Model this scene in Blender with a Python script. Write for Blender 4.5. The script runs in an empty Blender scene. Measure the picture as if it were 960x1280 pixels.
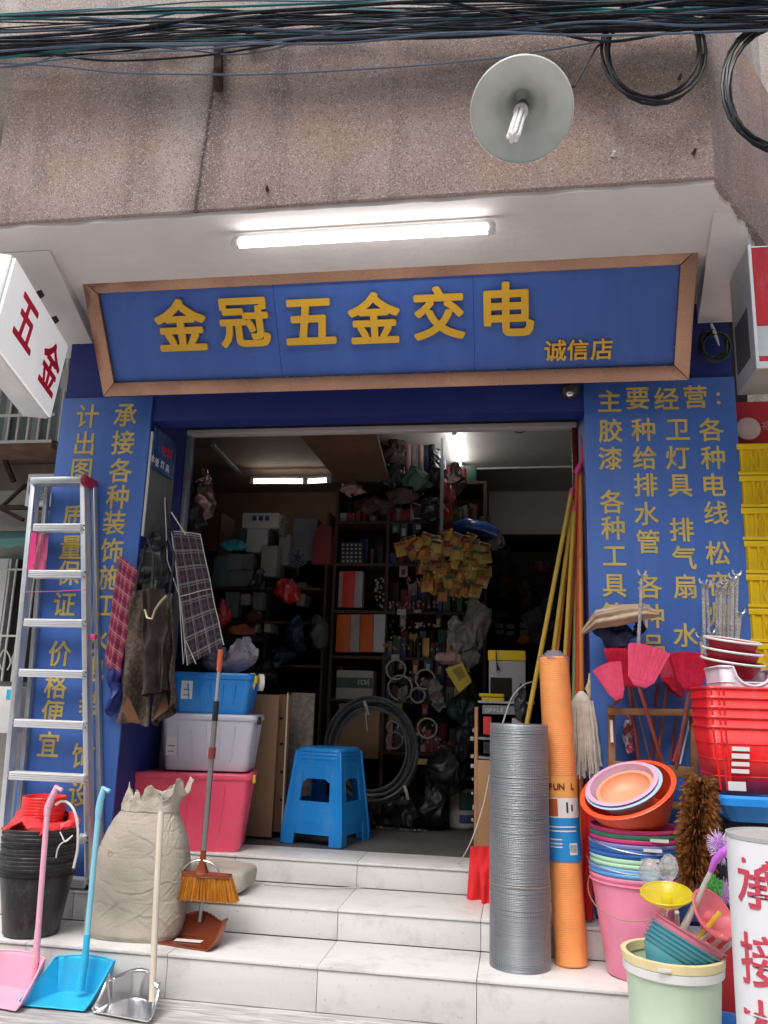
import bpy, bmesh, math, random
from mathutils import Vector, Matrix, noise
random.seed(7)
PI = math.pi
R = math.radians
SC = bpy.context.scene
COL = SC.collection
# ------------------------------------------------------------------ camera
CAM = Vector((0, 0, 1.2))
CR = Vector((0.98752, 0.15438, 0.03018)); CU = Vector((0.00491, -0.22190, 0.97506)); CF = CR.cross(CU) * -1
CF = Vector((-0.15726, 0.96278, 0.21989))
CR.normalize(); CF.normalize(); CU = CR.cross(CF); CU.normalize(); CR = CF.cross(CU)
FPX = 1040.0
cd = bpy.data.cameras.new('camera'); cam = bpy.data.objects.new('camera', cd); COL.objects.link(cam)
cam.matrix_world = Matrix(((CR.x, CU.x, -CF.x, CAM.x), (CR.y, CU.y, -CF.y, CAM.y), (CR.z, CU.z, -CF.z, CAM.z), (0, 0, 0, 1)))
cd.sensor_fit = 'VERTICAL'; cd.sensor_height = 36.0; cd.lens = FPX / 1280 * 36.0
cd.clip_start = 0.05; cd.clip_end = 500
SC.camera = cam
# ------------------------------------------------------------------ light
w = bpy.data.worlds.new('World'); SC.world = w; w.use_nodes = True
nt = w.node_tree; nt.nodes.clear()
sky = nt.nodes.new('ShaderNodeTexSky'); sky.sky_type = 'NISHITA'; sky.sun_disc = False
SUN_EL, SUN_AZ = R(58), R(200)
sky.sun_elevation = SUN_EL; sky.sun_rotation = SUN_AZ; sky.air_density = 1.0; sky.dust_density = 4.0; sky.ozone_density = 1.0
hs = nt.nodes.new('ShaderNodeHueSaturation'); hs.inputs['Saturation'].default_value = 0.5
bg = nt.nodes.new('ShaderNodeBackground'); bg.inputs['Strength'].default_value = 0.12
ow = nt.nodes.new('ShaderNodeOutputWorld')
nt.links.new(sky.outputs[0], hs.inputs['Color']); nt.links.new(hs.outputs[0], bg.inputs['Color']); nt.links.new(bg.outputs[0], ow.inputs[0])
sl = bpy.data.lights.new('sun', 'SUN'); sl.energy = 1.0; sl.angle = R(35); sl.color = (1, 0.97, 0.93)
so = bpy.data.objects.new('sun', sl); COL.objects.link(so)
sd = Vector((math.sin(SUN_AZ) * math.cos(SUN_EL), math.cos(SUN_AZ) * math.cos(SUN_EL), math.sin(SUN_EL)))
so.rotation_euler = (-sd).to_track_quat('-Z', 'Y').to_euler()
SC.view_settings.view_transform = 'Standard'; SC.view_settings.look = 'None'
SC.view_settings.exposure = 0.9; SC.view_settings.gamma = 1
SC.cycles.use_denoising = True; SC.cycles.max_bounces = 6; SC.cycles.transparent_max_bounces = 12

# ------------------------------------------------------------------ placement from the photograph
def ray(x, y):
    return CR * ((x - 480) / FPX) - CU * ((y - 640) / FPX) + CF
def at(x, y, Y=None, Z=None, X=None):
    r = ray(x, y)
    t = Y / r.y if Y is not None else (Z - CAM.z) / r.z if Z is not None else (X - CAM.x) / r.x
    return CAM + r * t
def on_plane(x, y, p, n):
    r = ray(x, y)
    return CAM + r * ((p - CAM).dot(n) / r.dot(n))
def px(n, p):                                    # pixels -> metres at point p
    return n * (p - CAM).dot(CF) / FPX

# ------------------------------------------------------------------ materials
MATS = {}
def mat(name, col, rough=.5, metal=0., var=.08, vs=7., bump=0., bs=60., spec=.5, trans=0., alpha=1., emit=0., col2=None, mix=(.45, .6), coat=0., ior=1.45, sss=0.):
    if name in MATS: return MATS[name]
    m = bpy.data.materials.new(name); m.use_nodes = True
    n, l = m.node_tree.nodes, m.node_tree.links
    b = n['Principled BSDF']
    tc = n.new('ShaderNodeTexCoord')
    nz = n.new('ShaderNodeTexNoise'); nz.inputs['Scale'].default_value = vs; nz.inputs['Detail'].default_value = 5
    l.new(tc.outputs['Object'], nz.inputs['Vector'])
    cr = n.new('ShaderNodeValToRGB')
    if col2 is None:
        a = [max(0, c * (1 - var)) for c in col]; d = [min(1, c * (1 + var)) for c in col]; mix = (.3, .7)
    else: a, d = col, col2
    cr.color_ramp.elements[0].position = mix[0]; cr.color_ramp.elements[1].position = mix[1]
    cr.color_ramp.elements[0].color = (*a, 1); cr.color_ramp.elements[1].color = (*d, 1)
    l.new(nz.outputs['Fac'], cr.inputs['Fac']); l.new(cr.outputs['Color'], b.inputs['Base Color'])
    b.inputs['Roughness'].default_value = rough; b.inputs['Metallic'].default_value = metal
    b.inputs['Specular IOR Level'].default_value = spec; b.inputs['Transmission Weight'].default_value = trans
    b.inputs['Alpha'].default_value = alpha; b.inputs['IOR'].default_value = ior; b.inputs['Coat Weight'].default_value = coat
    if sss:
        b.inputs['Subsurface Weight'].default_value = sss; b.inputs['Subsurface Radius'].default_value = (.02, .02, .02)
    mr = n.new('ShaderNodeMapRange'); mr.inputs['To Min'].default_value = max(.03, rough - .08); mr.inputs['To Max'].default_value = min(1, rough + .1)
    nz2 = n.new('ShaderNodeTexNoise'); nz2.inputs['Scale'].default_value = vs * 3; nz2.inputs['Detail'].default_value = 6
    l.new(tc.outputs['Object'], nz2.inputs['Vector']); l.new(nz2.outputs['Fac'], mr.inputs['Value']); l.new(mr.outputs[0], b.inputs['Roughness'])
    if emit:
        l.new(cr.outputs['Color'], b.inputs['Emission Color']); b.inputs['Emission Strength'].default_value = emit
    if rough < .4 and not metal and not emit and not trans and alpha == 1:   # handled plastic: dust and scuffs
        sf = tex(n, l, 'Noise', 14, mapping(n, l, tc.outputs['Object'], (1, 1, .45)), Detail=10.0, Roughness=.8)
        dz = mixcol(n, l, ramp(n, l, sf.outputs['Fac'], [(.52, 0), (.74, .22)]), cr.outputs['Color'], (.42, .40, .38)); l.new(dz, b.inputs['Base Color'])
    if bump:
        bn = n.new('ShaderNodeBump'); bn.inputs['Strength'].default_value = bump; bn.inputs['Distance'].default_value = .01
        nb = n.new('ShaderNodeTexNoise'); nb.inputs['Scale'].default_value = bs; nb.inputs['Detail'].default_value = 4
        l.new(tc.outputs['Object'], nb.inputs['Vector']); l.new(nb.outputs['Fac'], bn.inputs['Height']); l.new(bn.outputs[0], b.inputs['Normal'])
    MATS[name] = m
    return m
def nodes_of(m):
    return m.node_tree.nodes, m.node_tree.links, m.node_tree.nodes['Principled BSDF']
def mixcol(n, l, fac, a, b, mode='MIX'):
    x = n.new('ShaderNodeMix'); x.data_type = 'RGBA'; x.blend_type = mode
    for i, v in ((0, fac), (6, a), (7, b)):
        if hasattr(v, 'links'): l.new(v, x.inputs[i])
        elif i == 0: x.inputs[0].default_value = v
        else: x.inputs[i].default_value = (*v, 1)
    return x.outputs[2]
def ramp(n, l, src, stops):
    cr = n.new('ShaderNodeValToRGB'); l.new(src, cr.inputs['Fac'])
    while len(cr.color_ramp.elements) < len(stops): cr.color_ramp.elements.new(.5)
    for e, (p, c) in zip(cr.color_ramp.elements, stops):
        e.position = p; e.color = (c, c, c, 1) if isinstance(c, (int, float)) else (*c, 1)
    return cr.outputs['Color']
def tex(n, l, kind, scale, vec, **kw):
    t = n.new('ShaderNodeTex' + kind); t.inputs['Scale'].default_value = scale; l.new(vec, t.inputs['Vector'])
    for k, v in kw.items(): t.inputs[k].default_value = v
    return t
def mapping(n, l, src, sc=(1, 1, 1), rot=(0, 0, 0)):
    m = n.new('ShaderNodeMapping'); l.new(src, m.inputs['Vector']); m.inputs['Scale'].default_value = sc; m.inputs['Rotation'].default_value = rot
    return m.outputs[0]

def terrazzo(name, base=(.47, .36, .325), dark=(.29, .21, .19), seam=False):
    m = mat(name, base, rough=.85); n, l, b = nodes_of(m)
    tc = n.new('ShaderNodeTexCoord').outputs['Object']
    big = tex(n, l, 'Noise', 1.3, tc, Detail=6.0)
    c0 = mixcol(n, l, ramp(n, l, big.outputs['Fac'], [(.35, 0), (.68, 1)]), dark, base)
    st = tex(n, l, 'Noise', 2.2, mapping(n, l, tc, (2.5, 2.5, .35)), Detail=7.0)
    c1 = mixcol(n, l, ramp(n, l, st.outputs['Fac'], [(.50, 0), (.66, .5)]), c0, (.15, .12, .105))
    warm = tex(n, l, 'Noise', 1.9, mapping(n, l, tc, (1, 1, 1.6)), Detail=3.0)
    c1 = mixcol(n, l, ramp(n, l, warm.outputs['Fac'], [(.5, 0), (.7, .5)]), c1, (.4, .25, .17))
    if seam:                                            # rust run-off and mortar seam below the long iron bracket
        sx = n.new('ShaderNodeSeparateXYZ'); l.new(tc, sx.inputs[0])
        wob = tex(n, l, 'Noise', 6, tc, Detail=4.0)
        def line(x0, slope, width, k):
            a = n.new('ShaderNodeMath'); a.operation = 'MULTIPLY_ADD'; l.new(sx.outputs[2], a.inputs[0]); a.inputs[1].default_value = -slope; a.inputs[2].default_value = -x0 + slope * 3.8
            b_ = n.new('ShaderNodeMath'); b_.operation = 'ADD'; l.new(sx.outputs[0], b_.inputs[0]); l.new(a.outputs[0], b_.inputs[1])
            c_ = n.new('ShaderNodeMath'); c_.operation = 'MULTIPLY_ADD'; l.new(wob.outputs['Fac'], c_.inputs[0]); c_.inputs[1].default_value = width * 1.2; l.new(b_.outputs[0], c_.inputs[2])
            d_ = n.new('ShaderNodeMath'); d_.operation = 'SUBTRACT'; l.new(c_.outputs[0], d_.inputs[0]); d_.inputs[1].default_value = width * .6
            e_ = n.new('ShaderNodeMath'); e_.operation = 'ABSOLUTE'; l.new(d_.outputs[0], e_.inputs[0])
            f_ = n.new('ShaderNodeMapRange'); l.new(e_.outputs[0], f_.inputs['Value']); f_.inputs['From Min'].default_value = 0; f_.inputs['From Max'].default_value = width; f_.inputs['To Min'].default_value = k; f_.inputs['To Max'].default_value = 0
            f_.interpolation_type = 'SMOOTHSTEP'
            return f_.outputs[0]
        c1 = mixcol(n, l, line(SEAMX - .09, .10, .16, .45), c1, (.56, .50, .47))
        c1 = mixcol(n, l, line(SEAMX + .02, .05, .09, .55), c1, (.12, .09, .08))
        c1 = mixcol(n, l, line(SEAMX, .05, .016, .85), c1, (.05, .04, .036))
        c1 = mixcol(n, l, line(1.0 - 2.25, .0, .05, .25), c1, (.14, .11, .10))
    v = tex(n, l, 'Voronoi', 210, tc)
    sep = n.new('ShaderNodeSeparateColor'); l.new(v.outputs['Color'], sep.inputs[0])
    chips = ramp(n, l, sep.outputs[0], [(.84, 0), (.93, .7)])
    c2 = mixcol(n, l, chips, c1, (.62, .55, .50))
    darkch = ramp(n, l, sep.outputs[1], [(.82, 0), (.92, .6)])
    c3 = mixcol(n, l, darkch, c2, (.12, .08, .075))
    l.new(c3, b.inputs['Base Color'])
    bn = n.new('ShaderNodeBump'); bn.inputs['Strength'].default_value = .5; bn.inputs['Distance'].default_value = .006
    l.new(v.outputs['Distance'], bn.inputs['Height']); l.new(bn.outputs[0], b.inputs['Normal'])
    return m
def tile_mat(name, base, vein):
    m = mat(name, base, rough=.32, spec=.5); n, l, b = nodes_of(m)
    tc = n.new('ShaderNodeTexCoord').outputs['Object']
    oi = n.new('ShaderNodeObjectInfo')
    add = n.new('ShaderNodeVectorMath'); add.operation = 'MULTIPLY_ADD'; l.new(oi.outputs['Random'], add.inputs[0]); add.inputs[1].default_value = (7, 5, 3); l.new(tc, add.inputs[2])
    a = tex(n, l, 'Noise', 3, mapping(n, l, add.outputs[0], (1, 8, 8)), Detail=8.0, Distortion=.6)
    c = mixcol(n, l, ramp(n, l, a.outputs['Fac'], [(.35, 0), (.75, 1)]), base, vein)
    d = tex(n, l, 'Noise', 5, add.outputs[0], Detail=9.0, Roughness=.7)
    c = mixcol(n, l, ramp(n, l, d.outputs['Fac'], [(.52, 0), (.76, .6)]), c, (.33, .30, .265))
    sc = tex(n, l, 'Noise', 7, mapping(n, l, add.outputs[0], (1, 2.2, 1), (0, 0, .7)), Detail=10.0, Roughness=.8, Distortion=1.5)
    c = mixcol(n, l, ramp(n, l, sc.outputs['Fac'], [(.60, 0), (.70, .45)]), c, (.40, .38, .35))
    e = tex(n, l, 'Noise', 60, add.outputs[0], Detail=3.0)
    c = mixcol(n, l, ramp(n, l, e.outputs['Fac'], [(.66, 0), (.76, .35)]), c, (.2, .17, .15))
    l.new(c, b.inputs['Base Color'])
    return m
def plaid(name, base, c1, c2, s=24.):
    m = mat(name, base, rough=.8); n, l, b = nodes_of(m)
    uv = n.new('ShaderNodeTexCoord').outputs['UV']
    sx = n.new('ShaderNodeSeparateXYZ'); l.new(uv, sx.inputs[0])
    def band(out, k, lo, hi, ph=0.):
        a = n.new('ShaderNodeMath'); a.operation = 'MULTIPLY_ADD'; l.new(out, a.inputs[0]); a.inputs[1].default_value = k; a.inputs[2].default_value = ph
        f = n.new('ShaderNodeMath'); f.operation = 'FRACT'; l.new(a.outputs[0], f.inputs[0])
        return ramp(n, l, f.outputs[0], [(lo - .02, 0), (lo, 1), (hi, 1), (hi + .02, 0)])
    col = mixcol(n, l, .0, base, base)
    for ax in (0, 1):
        k = s if ax == 0 else s * 1.9
        for lo, hi, c, f in ((.1, .2, c1, .7), (.3, .34, c1, .6), (.65, .85, c2, .55)):
            bb = band(sx.outputs[ax], k / 6, lo, hi)
            mm = n.new('ShaderNodeMath'); mm.operation = 'MULTIPLY'; l.new(bb, mm.inputs[0]); mm.inputs[1].default_value = f
            col = mixcol(n, l, mm.outputs[0], col, c)
    l.new(col, b.inputs['Base Color'])
    return m

SEAMX = at(262, 160, Y=2.99).x
M_TERR = terrazzo('weathered_terrazzo', seam=True)
M_TERR2 = terrazzo('pale_terrazzo', (.58, .53, .50), (.42, .37, .34))
M_PLASTER = mat('white_plaster', (.70, .655, .63), .85, var=.07, vs=2.5, bump=.25, bs=30)
M_TILE = tile_mat('white_tile', (.69, .68, .665), (.655, .64, .625))
M_TILE2 = tile_mat('worn_tile', (.74, .73, .715), (.69, .675, .655))
M_GROUT = mat('grout', (.12, .11, .10), .95)
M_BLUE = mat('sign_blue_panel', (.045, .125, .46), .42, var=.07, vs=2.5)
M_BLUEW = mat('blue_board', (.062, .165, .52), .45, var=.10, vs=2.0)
n_, l_, b__ = nodes_of(M_BLUEW); tc_ = n_.new('ShaderNodeTexCoord').outputs['Object']
st_ = tex(n_, l_, 'Noise', 3, mapping(n_, l_, tc_, (5, 5, .5)), Detail=6.0); dst = tex(n_, l_, 'Noise', 9, tc_, Detail=9.0, Roughness=.75)
c_ = mixcol(n_, l_, ramp(n_, l_, st_.outputs['Fac'], [(.45, 0), (.75, .30)]), (.058, .150, .48), (.12, .24, .56))
c_ = mixcol(n_, l_, ramp(n_, l_, dst.outputs['Fac'], [(.56, 0), (.72, .35)]), c_, (.04, .085, .27)); l_.new(c_, b__.inputs['Base Color'])
def fade(m, base, pale, grime):
    n_, l_, b__ = nodes_of(m); tc_ = n_.new('ShaderNodeTexCoord').outputs['Object']
    a_ = tex(n_, l_, 'Noise', 2.5, mapping(n_, l_, tc_, (4, 1, .8)), Detail=6.0); d_ = tex(n_, l_, 'Noise', 10, tc_, Detail=9.0, Roughness=.75)
    c_ = mixcol(n_, l_, ramp(n_, l_, a_.outputs['Fac'], [(.42, 0), (.75, .35)]), base, pale); c_ = mixcol(n_, l_, ramp(n_, l_, d_.outputs['Fac'], [(.54, 0), (.72, .4)]), c_, grime); l_.new(c_, b__.inputs['Base Color'])
fade(M_BLUE, (.040, .11, .42), (.08, .17, .48), (.03, .06, .2))
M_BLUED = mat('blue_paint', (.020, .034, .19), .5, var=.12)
M_GOLD = mat('yellow_letter', (.72, .40, .022), .45, var=.06)
M_GOLD2 = mat('printed_yellow', (.60, .45, .12), .5, var=.15, vs=12)
M_COPPER = mat('copper_trim', (.37, .205, .14), .26, metal=.85, var=.18, vs=3)
M_WHITE = mat('white_plastic', (.78, .78, .76), .35)
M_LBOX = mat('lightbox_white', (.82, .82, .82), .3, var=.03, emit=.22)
M_RED = mat('red_letter', (.72, .015, .05), .4)
M_ALU = mat('aluminium', (.70, .72, .74), .34, metal=.8, var=.07, vs=12)
M_ALUD = mat('dull_aluminium', (.42, .44, .46), .45, metal=.7)
M_STEEL = mat('stainless_steel', (.72, .72, .73), .2, metal=1., var=.05)
M_WIRE = mat('galvanised_wire', (.47, .49, .53), .42, metal=.75, var=.1)
M_BLACK = mat('black_plastic', (.018, .018, .02), .38, var=.3)
M_BLACKR = mat('black_rubber', (.012, .013, .016), .42, var=.3)
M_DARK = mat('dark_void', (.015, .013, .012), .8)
M_REDP = mat('red_plastic', (.78, .012, .014), .35, coat=.2)
M_PINKP = mat('hot_pink_plastic', (.96, .10, .19), .32, sss=.1)
M_PINK = mat('pink_plastic', (.88, .27, .42), .32, sss=.1)
M_LPINK = mat('pale_pink_plastic', (.86, .42, .55), .35)
M_CYAN = mat('cyan_plastic', (.035, .48, .75), .32)
M_LBLUE = mat('light_blue_plastic', (.25, .60, .74), .35)
M_BLUEP = mat('blue_plastic', (.02, .25, .70), .33, sss=.05)
M_BLUEP2 = mat('bucket_blue', (.03, .16, .52), .35)
M_BLUEP3 = mat('sky_blue_plastic', (.15, .42, .80), .35)
M_GREENP = mat('pale_green_plastic', (.45, .72, .50), .38)
M_GREENB = mat('mint_bucket', (.60, .74, .56), .36, sss=.1)
M_CREAM = mat('cream_plastic', (.80, .66, .36), .38)
M_MAG = mat('magenta_plastic', (.72, .05, .22), .35)
M_ORANGE = mat('orange_red_plastic', (.85, .10, .03), .34, sss=.08)
M_PEACH = mat('peach_plastic', (.86, .38, .22), .38)
M_LILAC = mat('lilac_plastic', (.66, .42, .58), .38)
M_PALEB = mat('ice_blue_plastic', (.42, .60, .78), .38)
M_TEAL = mat('teal_plastic', (.10, .36, .42), .38)
M_YEL = mat('yellow_plastic', (.80, .55, .008), .38, var=.1)
M_CLEAR = mat('frosted_plastic', (.80, .79, .90), .3, var=.04, trans=.25, spec=.5)
M_FILM = mat('clear_film', (.85, .85, .88), .15, trans=.7, alpha=.5)
M_FILMG = mat('grey_film', (.22, .195, .19), .28, alpha=.75)
M_SACK = mat('woven_sack', (.42, .375, .315), .8, var=.16, vs=5, bump=.3, bs=220)
M_SACK2 = mat('grey_sack', (.46, .415, .35), .8, var=.12, vs=5, bump=.3, bs=90)
M_WOOD = mat('brown_wood', (.24, .12, .055), .6, var=.3, vs=9, bump=.2)
M_PLY = mat('plywood', (.44, .24, .12), .6, var=.15, vs=6)
M_CARD = mat('cardboard', (.30, .19, .11), .85, var=.12, vs=5)
M_CARDW = mat('white_carton', (.50, .51, .50), .7, var=.06)
M_CARDG = mat('grey_carton', (.20, .215, .225), .7, var=.1)
M_BRIS = mat('amber_bristle', (.50, .185, .014), .5, var=.2, vs=30)
M_BRONZE = mat('bronze_plastic', (.27, .06, .025), .22, metal=.35, coat=.4)
M_BROWN = mat('brown_plastic', (.20, .035, .025), .35)
M_BEIGE = mat('beige_handle', (.66, .58, .47), .5, var=.05)
M_MOP = mat('cotton_mop', (.74, .69, .62), .95, var=.15, vs=30)
M_FEATH = mat('brown_feather', (.11, .035, .010), .6, var=.5, vs=60, col2=(.38, .15, .035), mix=(.4, .62))
M_PBRUSH = mat('pink_bristle', (.98, .12, .25), .45, var=.10, vs=40, sss=.25)
M_PBRUSH2 = mat('deep_pink_bristle', (.72, .02, .075), .5, var=.15, vs=40)
M_PURP = mat('purple_plastic', (.50, .12, .62), .35)
M_PURPB = mat('lilac_bristle', (.70, .50, .80), .6)
M_GREEN = mat('green_bristle', (.12, .50, .12), .6)
M_TRY = mat('clear_yellow', (.85, .72, .02), .12, trans=.3, alpha=.62, var=.03)
M_TRP = mat('clear_pink', (.90, .22, .26), .12, trans=.3, alpha=.62, var=.03)
M_TUBE = mat('lit_tube', (1, 1, 1), .3, var=0, emit=4.5)
M_TUBEI = mat('lit_tube_inside', (1, .98, .93), .3, var=0, emit=6.0)
M_LAMP = mat('lamp_enamel', (.62, .65, .61), .4, var=.10, vs=9)
M_CFL = mat('cfl_glass', (.80, .78, .78), .25, var=.03)
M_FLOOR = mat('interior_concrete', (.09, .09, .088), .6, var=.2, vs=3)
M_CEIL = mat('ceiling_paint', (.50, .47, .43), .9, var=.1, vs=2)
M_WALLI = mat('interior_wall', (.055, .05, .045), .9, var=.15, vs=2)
M_LOFT = mat('loft_board', (.13, .065, .035), .7, var=.2, vs=4)
M_GREYW = mat('neighbour_render', (.40, .38, .35), .9, var=.25, vs=1.6, bump=.3)
M_BROWNW = mat('rusty_shelf', (.22, .13, .09), .85, var=.3)
M_RUST = mat('rusty_iron', (.07, .04, .03), .75, metal=.3, var=.4, vs=20)
M_GLASS = mat('window_glass', (.10, .14, .14), .12, var=.1, spec=.8)
M_AWN = mat('awning_green', (.09, .24, .21), .6)
M_REDW = mat('red_board', (.38, .012, .02), .5)
M_PAPER = mat('paper_label', (.72, .70, .68), .7, var=.04)
M_INK = mat('black_ink', (.03, .03, .035), .6)
M_CABLE = mat('black_cable', (.012, .013, .018), .35, var=.3)
M_CABLEG = mat('grey_cable', (.10, .135, .20), .32)
M_CABLET = mat('teal_cable', (.03, .22, .22), .45)
M_CABLEW = mat('white_cable', (.52, .50, .46), .5)
M_GRAN = None
M_CREAMM = mat('brassy_metal', (.50, .42, .28), .35, metal=.7)
def granite():
    m = mat('paving_granite', (.5, .49, .48), rough=.55); n, l, b = nodes_of(m)
    tc = n.new('ShaderNodeTexCoord').outputs['Object']
    a = tex(n, l, 'Noise', 4, mapping(n, l, tc, (1.2, 11, 1), (0, 0, .12)), Detail=9.0, Distortion=1.2)
    c = mixcol(n, l, ramp(n, l, a.outputs['Fac'], [(.38, 0), (.66, 1)]), (.34, .33, .32), (.62, .61, .59))
    l.new(c, b.inputs['Base Color'])
    return m
M_GRAN = granite()

# ------------------------------------------------------------------ mesh helpers
def basis(z, up=None):
    z = z.normalized(); up = up or (Vector((0, 0, 1)) if abs(z.z) < .95 else Vector((1, 0, 0)))
    x = up.cross(z).normalized(); y = z.cross(x)
    return x, y, z
def frame(o, x, y, z):
    return Matrix(((x.x, y.x, z.x, o.x), (x.y, y.y, z.y, o.y), (x.z, y.z, z.z, o.z), (0, 0, 0, 1)))
class MB:
    def __init__(s): s.v = []; s.f = []; s.uv = None
    def add(s, vs, fs, M=None):
        o = len(s.v)
        s.v += [(M @ Vector(p)) if M else Vector(p) for p in vs]
        s.f += [tuple(i + o for i in f) for f in fs]
        return s
    def box(s, c, d, M=None, rz=0, tx=1, ty=1):          # tx,ty: scale of the bottom face
        hx, hy, hz = d[0] / 2, d[1] / 2, d[2] / 2; vs = []
        cs, sn = math.cos(rz), math.sin(rz)
        for z, kx, ky in ((-hz, tx, ty), (hz, 1, 1)):
            for a, b in ((-1, -1), (1, -1), (1, 1), (-1, 1)):
                x, y = a * hx * kx, b * hy * ky
                vs.append((c[0] + x * cs - y * sn, c[1] + x * sn + y * cs, c[2] + z))
        return s.add(vs, [(3, 2, 1, 0), (4, 5, 6, 7), (0, 1, 5, 4), (1, 2, 6, 5), (2, 3, 7, 6), (3, 0, 4, 7)], M)
    def bx(s, x0, x1, y0, y1, z0, z1):
        return s.box(((x0 + x1) / 2, (y0 + y1) / 2, (z0 + z1) / 2), (x1 - x0, y1 - y0, z1 - z0))
    def beam(s, p, q, w, h, up=None):
        p, q = Vector(p), Vector(q); x, y, z = basis(q - p, up)
        return s.box((0, 0, (q - p).length / 2), (w, h, (q - p).length), frame(p, x, y, z))
    def tube(s, pts, r, n=8, closed=False, cap=True):
        pts = [Vector(p) for p in pts]; k = len(pts); o = len(s.v)
        rs = r if isinstance(r, (list, tuple)) else [r] * k
        up = None
        for i, p in enumerate(pts):
            a = pts[(i - 1) % k] if (closed or i > 0) else p; b = pts[(i + 1) % k] if (closed or i < k - 1) else p
            t = (b - a).normalized()
            if up is None: x, y, _ = basis(t)
            else:
                x = (up - t * up.dot(t))
                x = x.normalized() if x.length > 1e-5 else basis(t)[0]
                y = t.cross(x)
            up = x
            for j in range(n):
                an = 2 * PI * j / n; s.v.append(p + x * (math.cos(an) * rs[i]) + y * (math.sin(an) * rs[i]))
        for i in range(k if closed else k - 1):
            for j in range(n):
                a = o + i * n + j; b = o + i * n + (j + 1) % n; i2 = (i + 1) % k
                s.f.append((a, b, o + i2 * n + (j + 1) % n, o + i2 * n + j))
        if cap and not closed:
            s.f.append(tuple(o + j for j in range(n))[::-1]); s.f.append(tuple(o + (k - 1) * n + j for j in range(n)))
        return s
    def cyl(s, p, q, r, r2=None, n=16):
        return s.tube([p, q], [r, r if r2 is None else r2], n)
    def lathe(s, prof, n=32, M=None, sx=1, sy=1, arc=(0, 2 * PI), wob=None):
        o = len(s.v); full = abs(arc[1] - arc[0] - 2 * PI) < 1e-6; m = n if full else n + 1
        for r, z in prof:
            for j in range(m):
                a = arc[0] + (arc[1] - arc[0]) * j / n
                rr = r * (1 + (wob(a, z) if wob else 0))
                p = Vector((rr * math.cos(a) * sx, rr * math.sin(a) * sy, z)); s.v.append(M @ p if M else p)
        for i in range(len(prof) - 1):
            for j in range(n):
                a = o + i * m + j; b = o + i * m + (j + 1) % m
                s.f.append((a, b, b + m, a + m))
        return s
    def prism(s, poly, d0, d1, M=None):                  # polygon in xy, extruded d0..d1 along z
        k = len(poly)
        vs = [(x, y, d0) for x, y in poly] + [(x, y, d1) for x, y in poly]
        fs = [tuple(range(k))[::-1], tuple(range(k, 2 * k))] + [(i, (i + 1) % k, (i + 1) % k + k, i + k) for i in range(k)]
        return s.add(vs, fs, M)
    def hexa(s, b4, t4):
        return s.add(list(b4) + list(t4), [(3, 2, 1, 0), (4, 5, 6, 7), (0, 1, 5, 4), (1, 2, 6, 5), (2, 3, 7, 6), (3, 0, 4, 7)])
    def sheet(s, fn, nu, nv, th=0., uv=True):
        o = len(s.v); s.uv = s.uv or {}
        for i in range(nu + 1):
            for j in range(nv + 1):
                s.uv[len(s.v)] = (i / nu, j / nv); s.v.append(Vector(fn(i / nu, j / nv)))
        for i in range(nu):
            for j in range(nv):
                a = o + i * (nv + 1) + j; s.f.append((a, a + nv + 1, a + nv + 2, a + 1))
        return s
    def strand(s, p, q, w, w2=None, sag=0.):
        p, q = Vector(p), Vector(q); w2 = w if w2 is None else w2
        x, y, z = basis(q - p); th = random.random() * PI; u = x * math.cos(th) + y * math.sin(th); v = z.cross(u)
        L = (q - p).length
        a = []
        for t, ww in ((0, w), (1, w2)):
            c = p.lerp(q, t)
            a += [c + u * ww, c + v * ww, c - u * ww, c - v * ww]
        return s.add(a, [(0, 1, 5, 4), (1, 2, 6, 5), (2, 3, 7, 6), (3, 0, 4, 7)])
    def build(s, name, m, parent=None, loc=None, smooth=False, bevel=0., thick=0., subd=0, jit=0., ang=35):
        base = WP[parent.name] if parent else None
        if parent is not None: off = base
        else: off = Vector(loc) if loc is not None else Vector((0, 0, 0))
        me = bpy.data.meshes.new(name)
        me.from_pydata([tuple(p - off) for p in s.v], [], s.f)
        if s.uv:
            ul = me.uv_layers.new(name='UVMap')
            for lp in me.loops: ul.data[lp.index].uv = s.uv.get(lp.vertex_index, (0, 0))
        bm = bmesh.new(); bm.from_mesh(me); bmesh.ops.recalc_face_normals(bm, faces=bm.faces)
        if bevel:
            bmesh.ops.bevel(bm, geom=[e for e in bm.edges if e.is_manifold and e.calc_face_angle(0) > R(40)], offset=bevel, segments=2, affect='EDGES', profile=.5, clamp_overlap=True)
        if thick:
            pass
        bm.to_mesh(me); bm.free()
        me.materials.append(m)
        o = bpy.data.objects.new(name, me); COL.objects.link(o)
        if parent is not None: o.parent = parent; WP[o.name] = Vector(base)
        else: o.location = off; WP[o.name] = Vector(off)
        if smooth or bevel:
            me.polygons.foreach_set('use_smooth', [True] * len(me.polygons))
            try: me.set_sharp_from_angle(angle=R(ang))
            except Exception: pass
        if thick:
            md = o.modifiers.new('solid', 'SOLIDIFY'); md.thickness = thick; md.offset = 0
        if subd:
            md = o.modifiers.new('sub', 'SUBSURF'); md.levels = subd; md.render_levels = subd
        return o
WP = {}
def tag(o, label=None, cat=None, group=None, kind=None):
    if label: o['label'] = label
    if cat: o['category'] = cat
    if group: o['group'] = group
    if kind: o['kind'] = kind
    return o
def thing(name, label, cat, loc=(0, 0, 0), group=None):
    o = bpy.data.objects.new(name, None); COL.objects.link(o); o.location = loc; o.empty_display_size = .05
    WP[o.name] = Vector(loc)
    return tag(o, label, cat, group)
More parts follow.
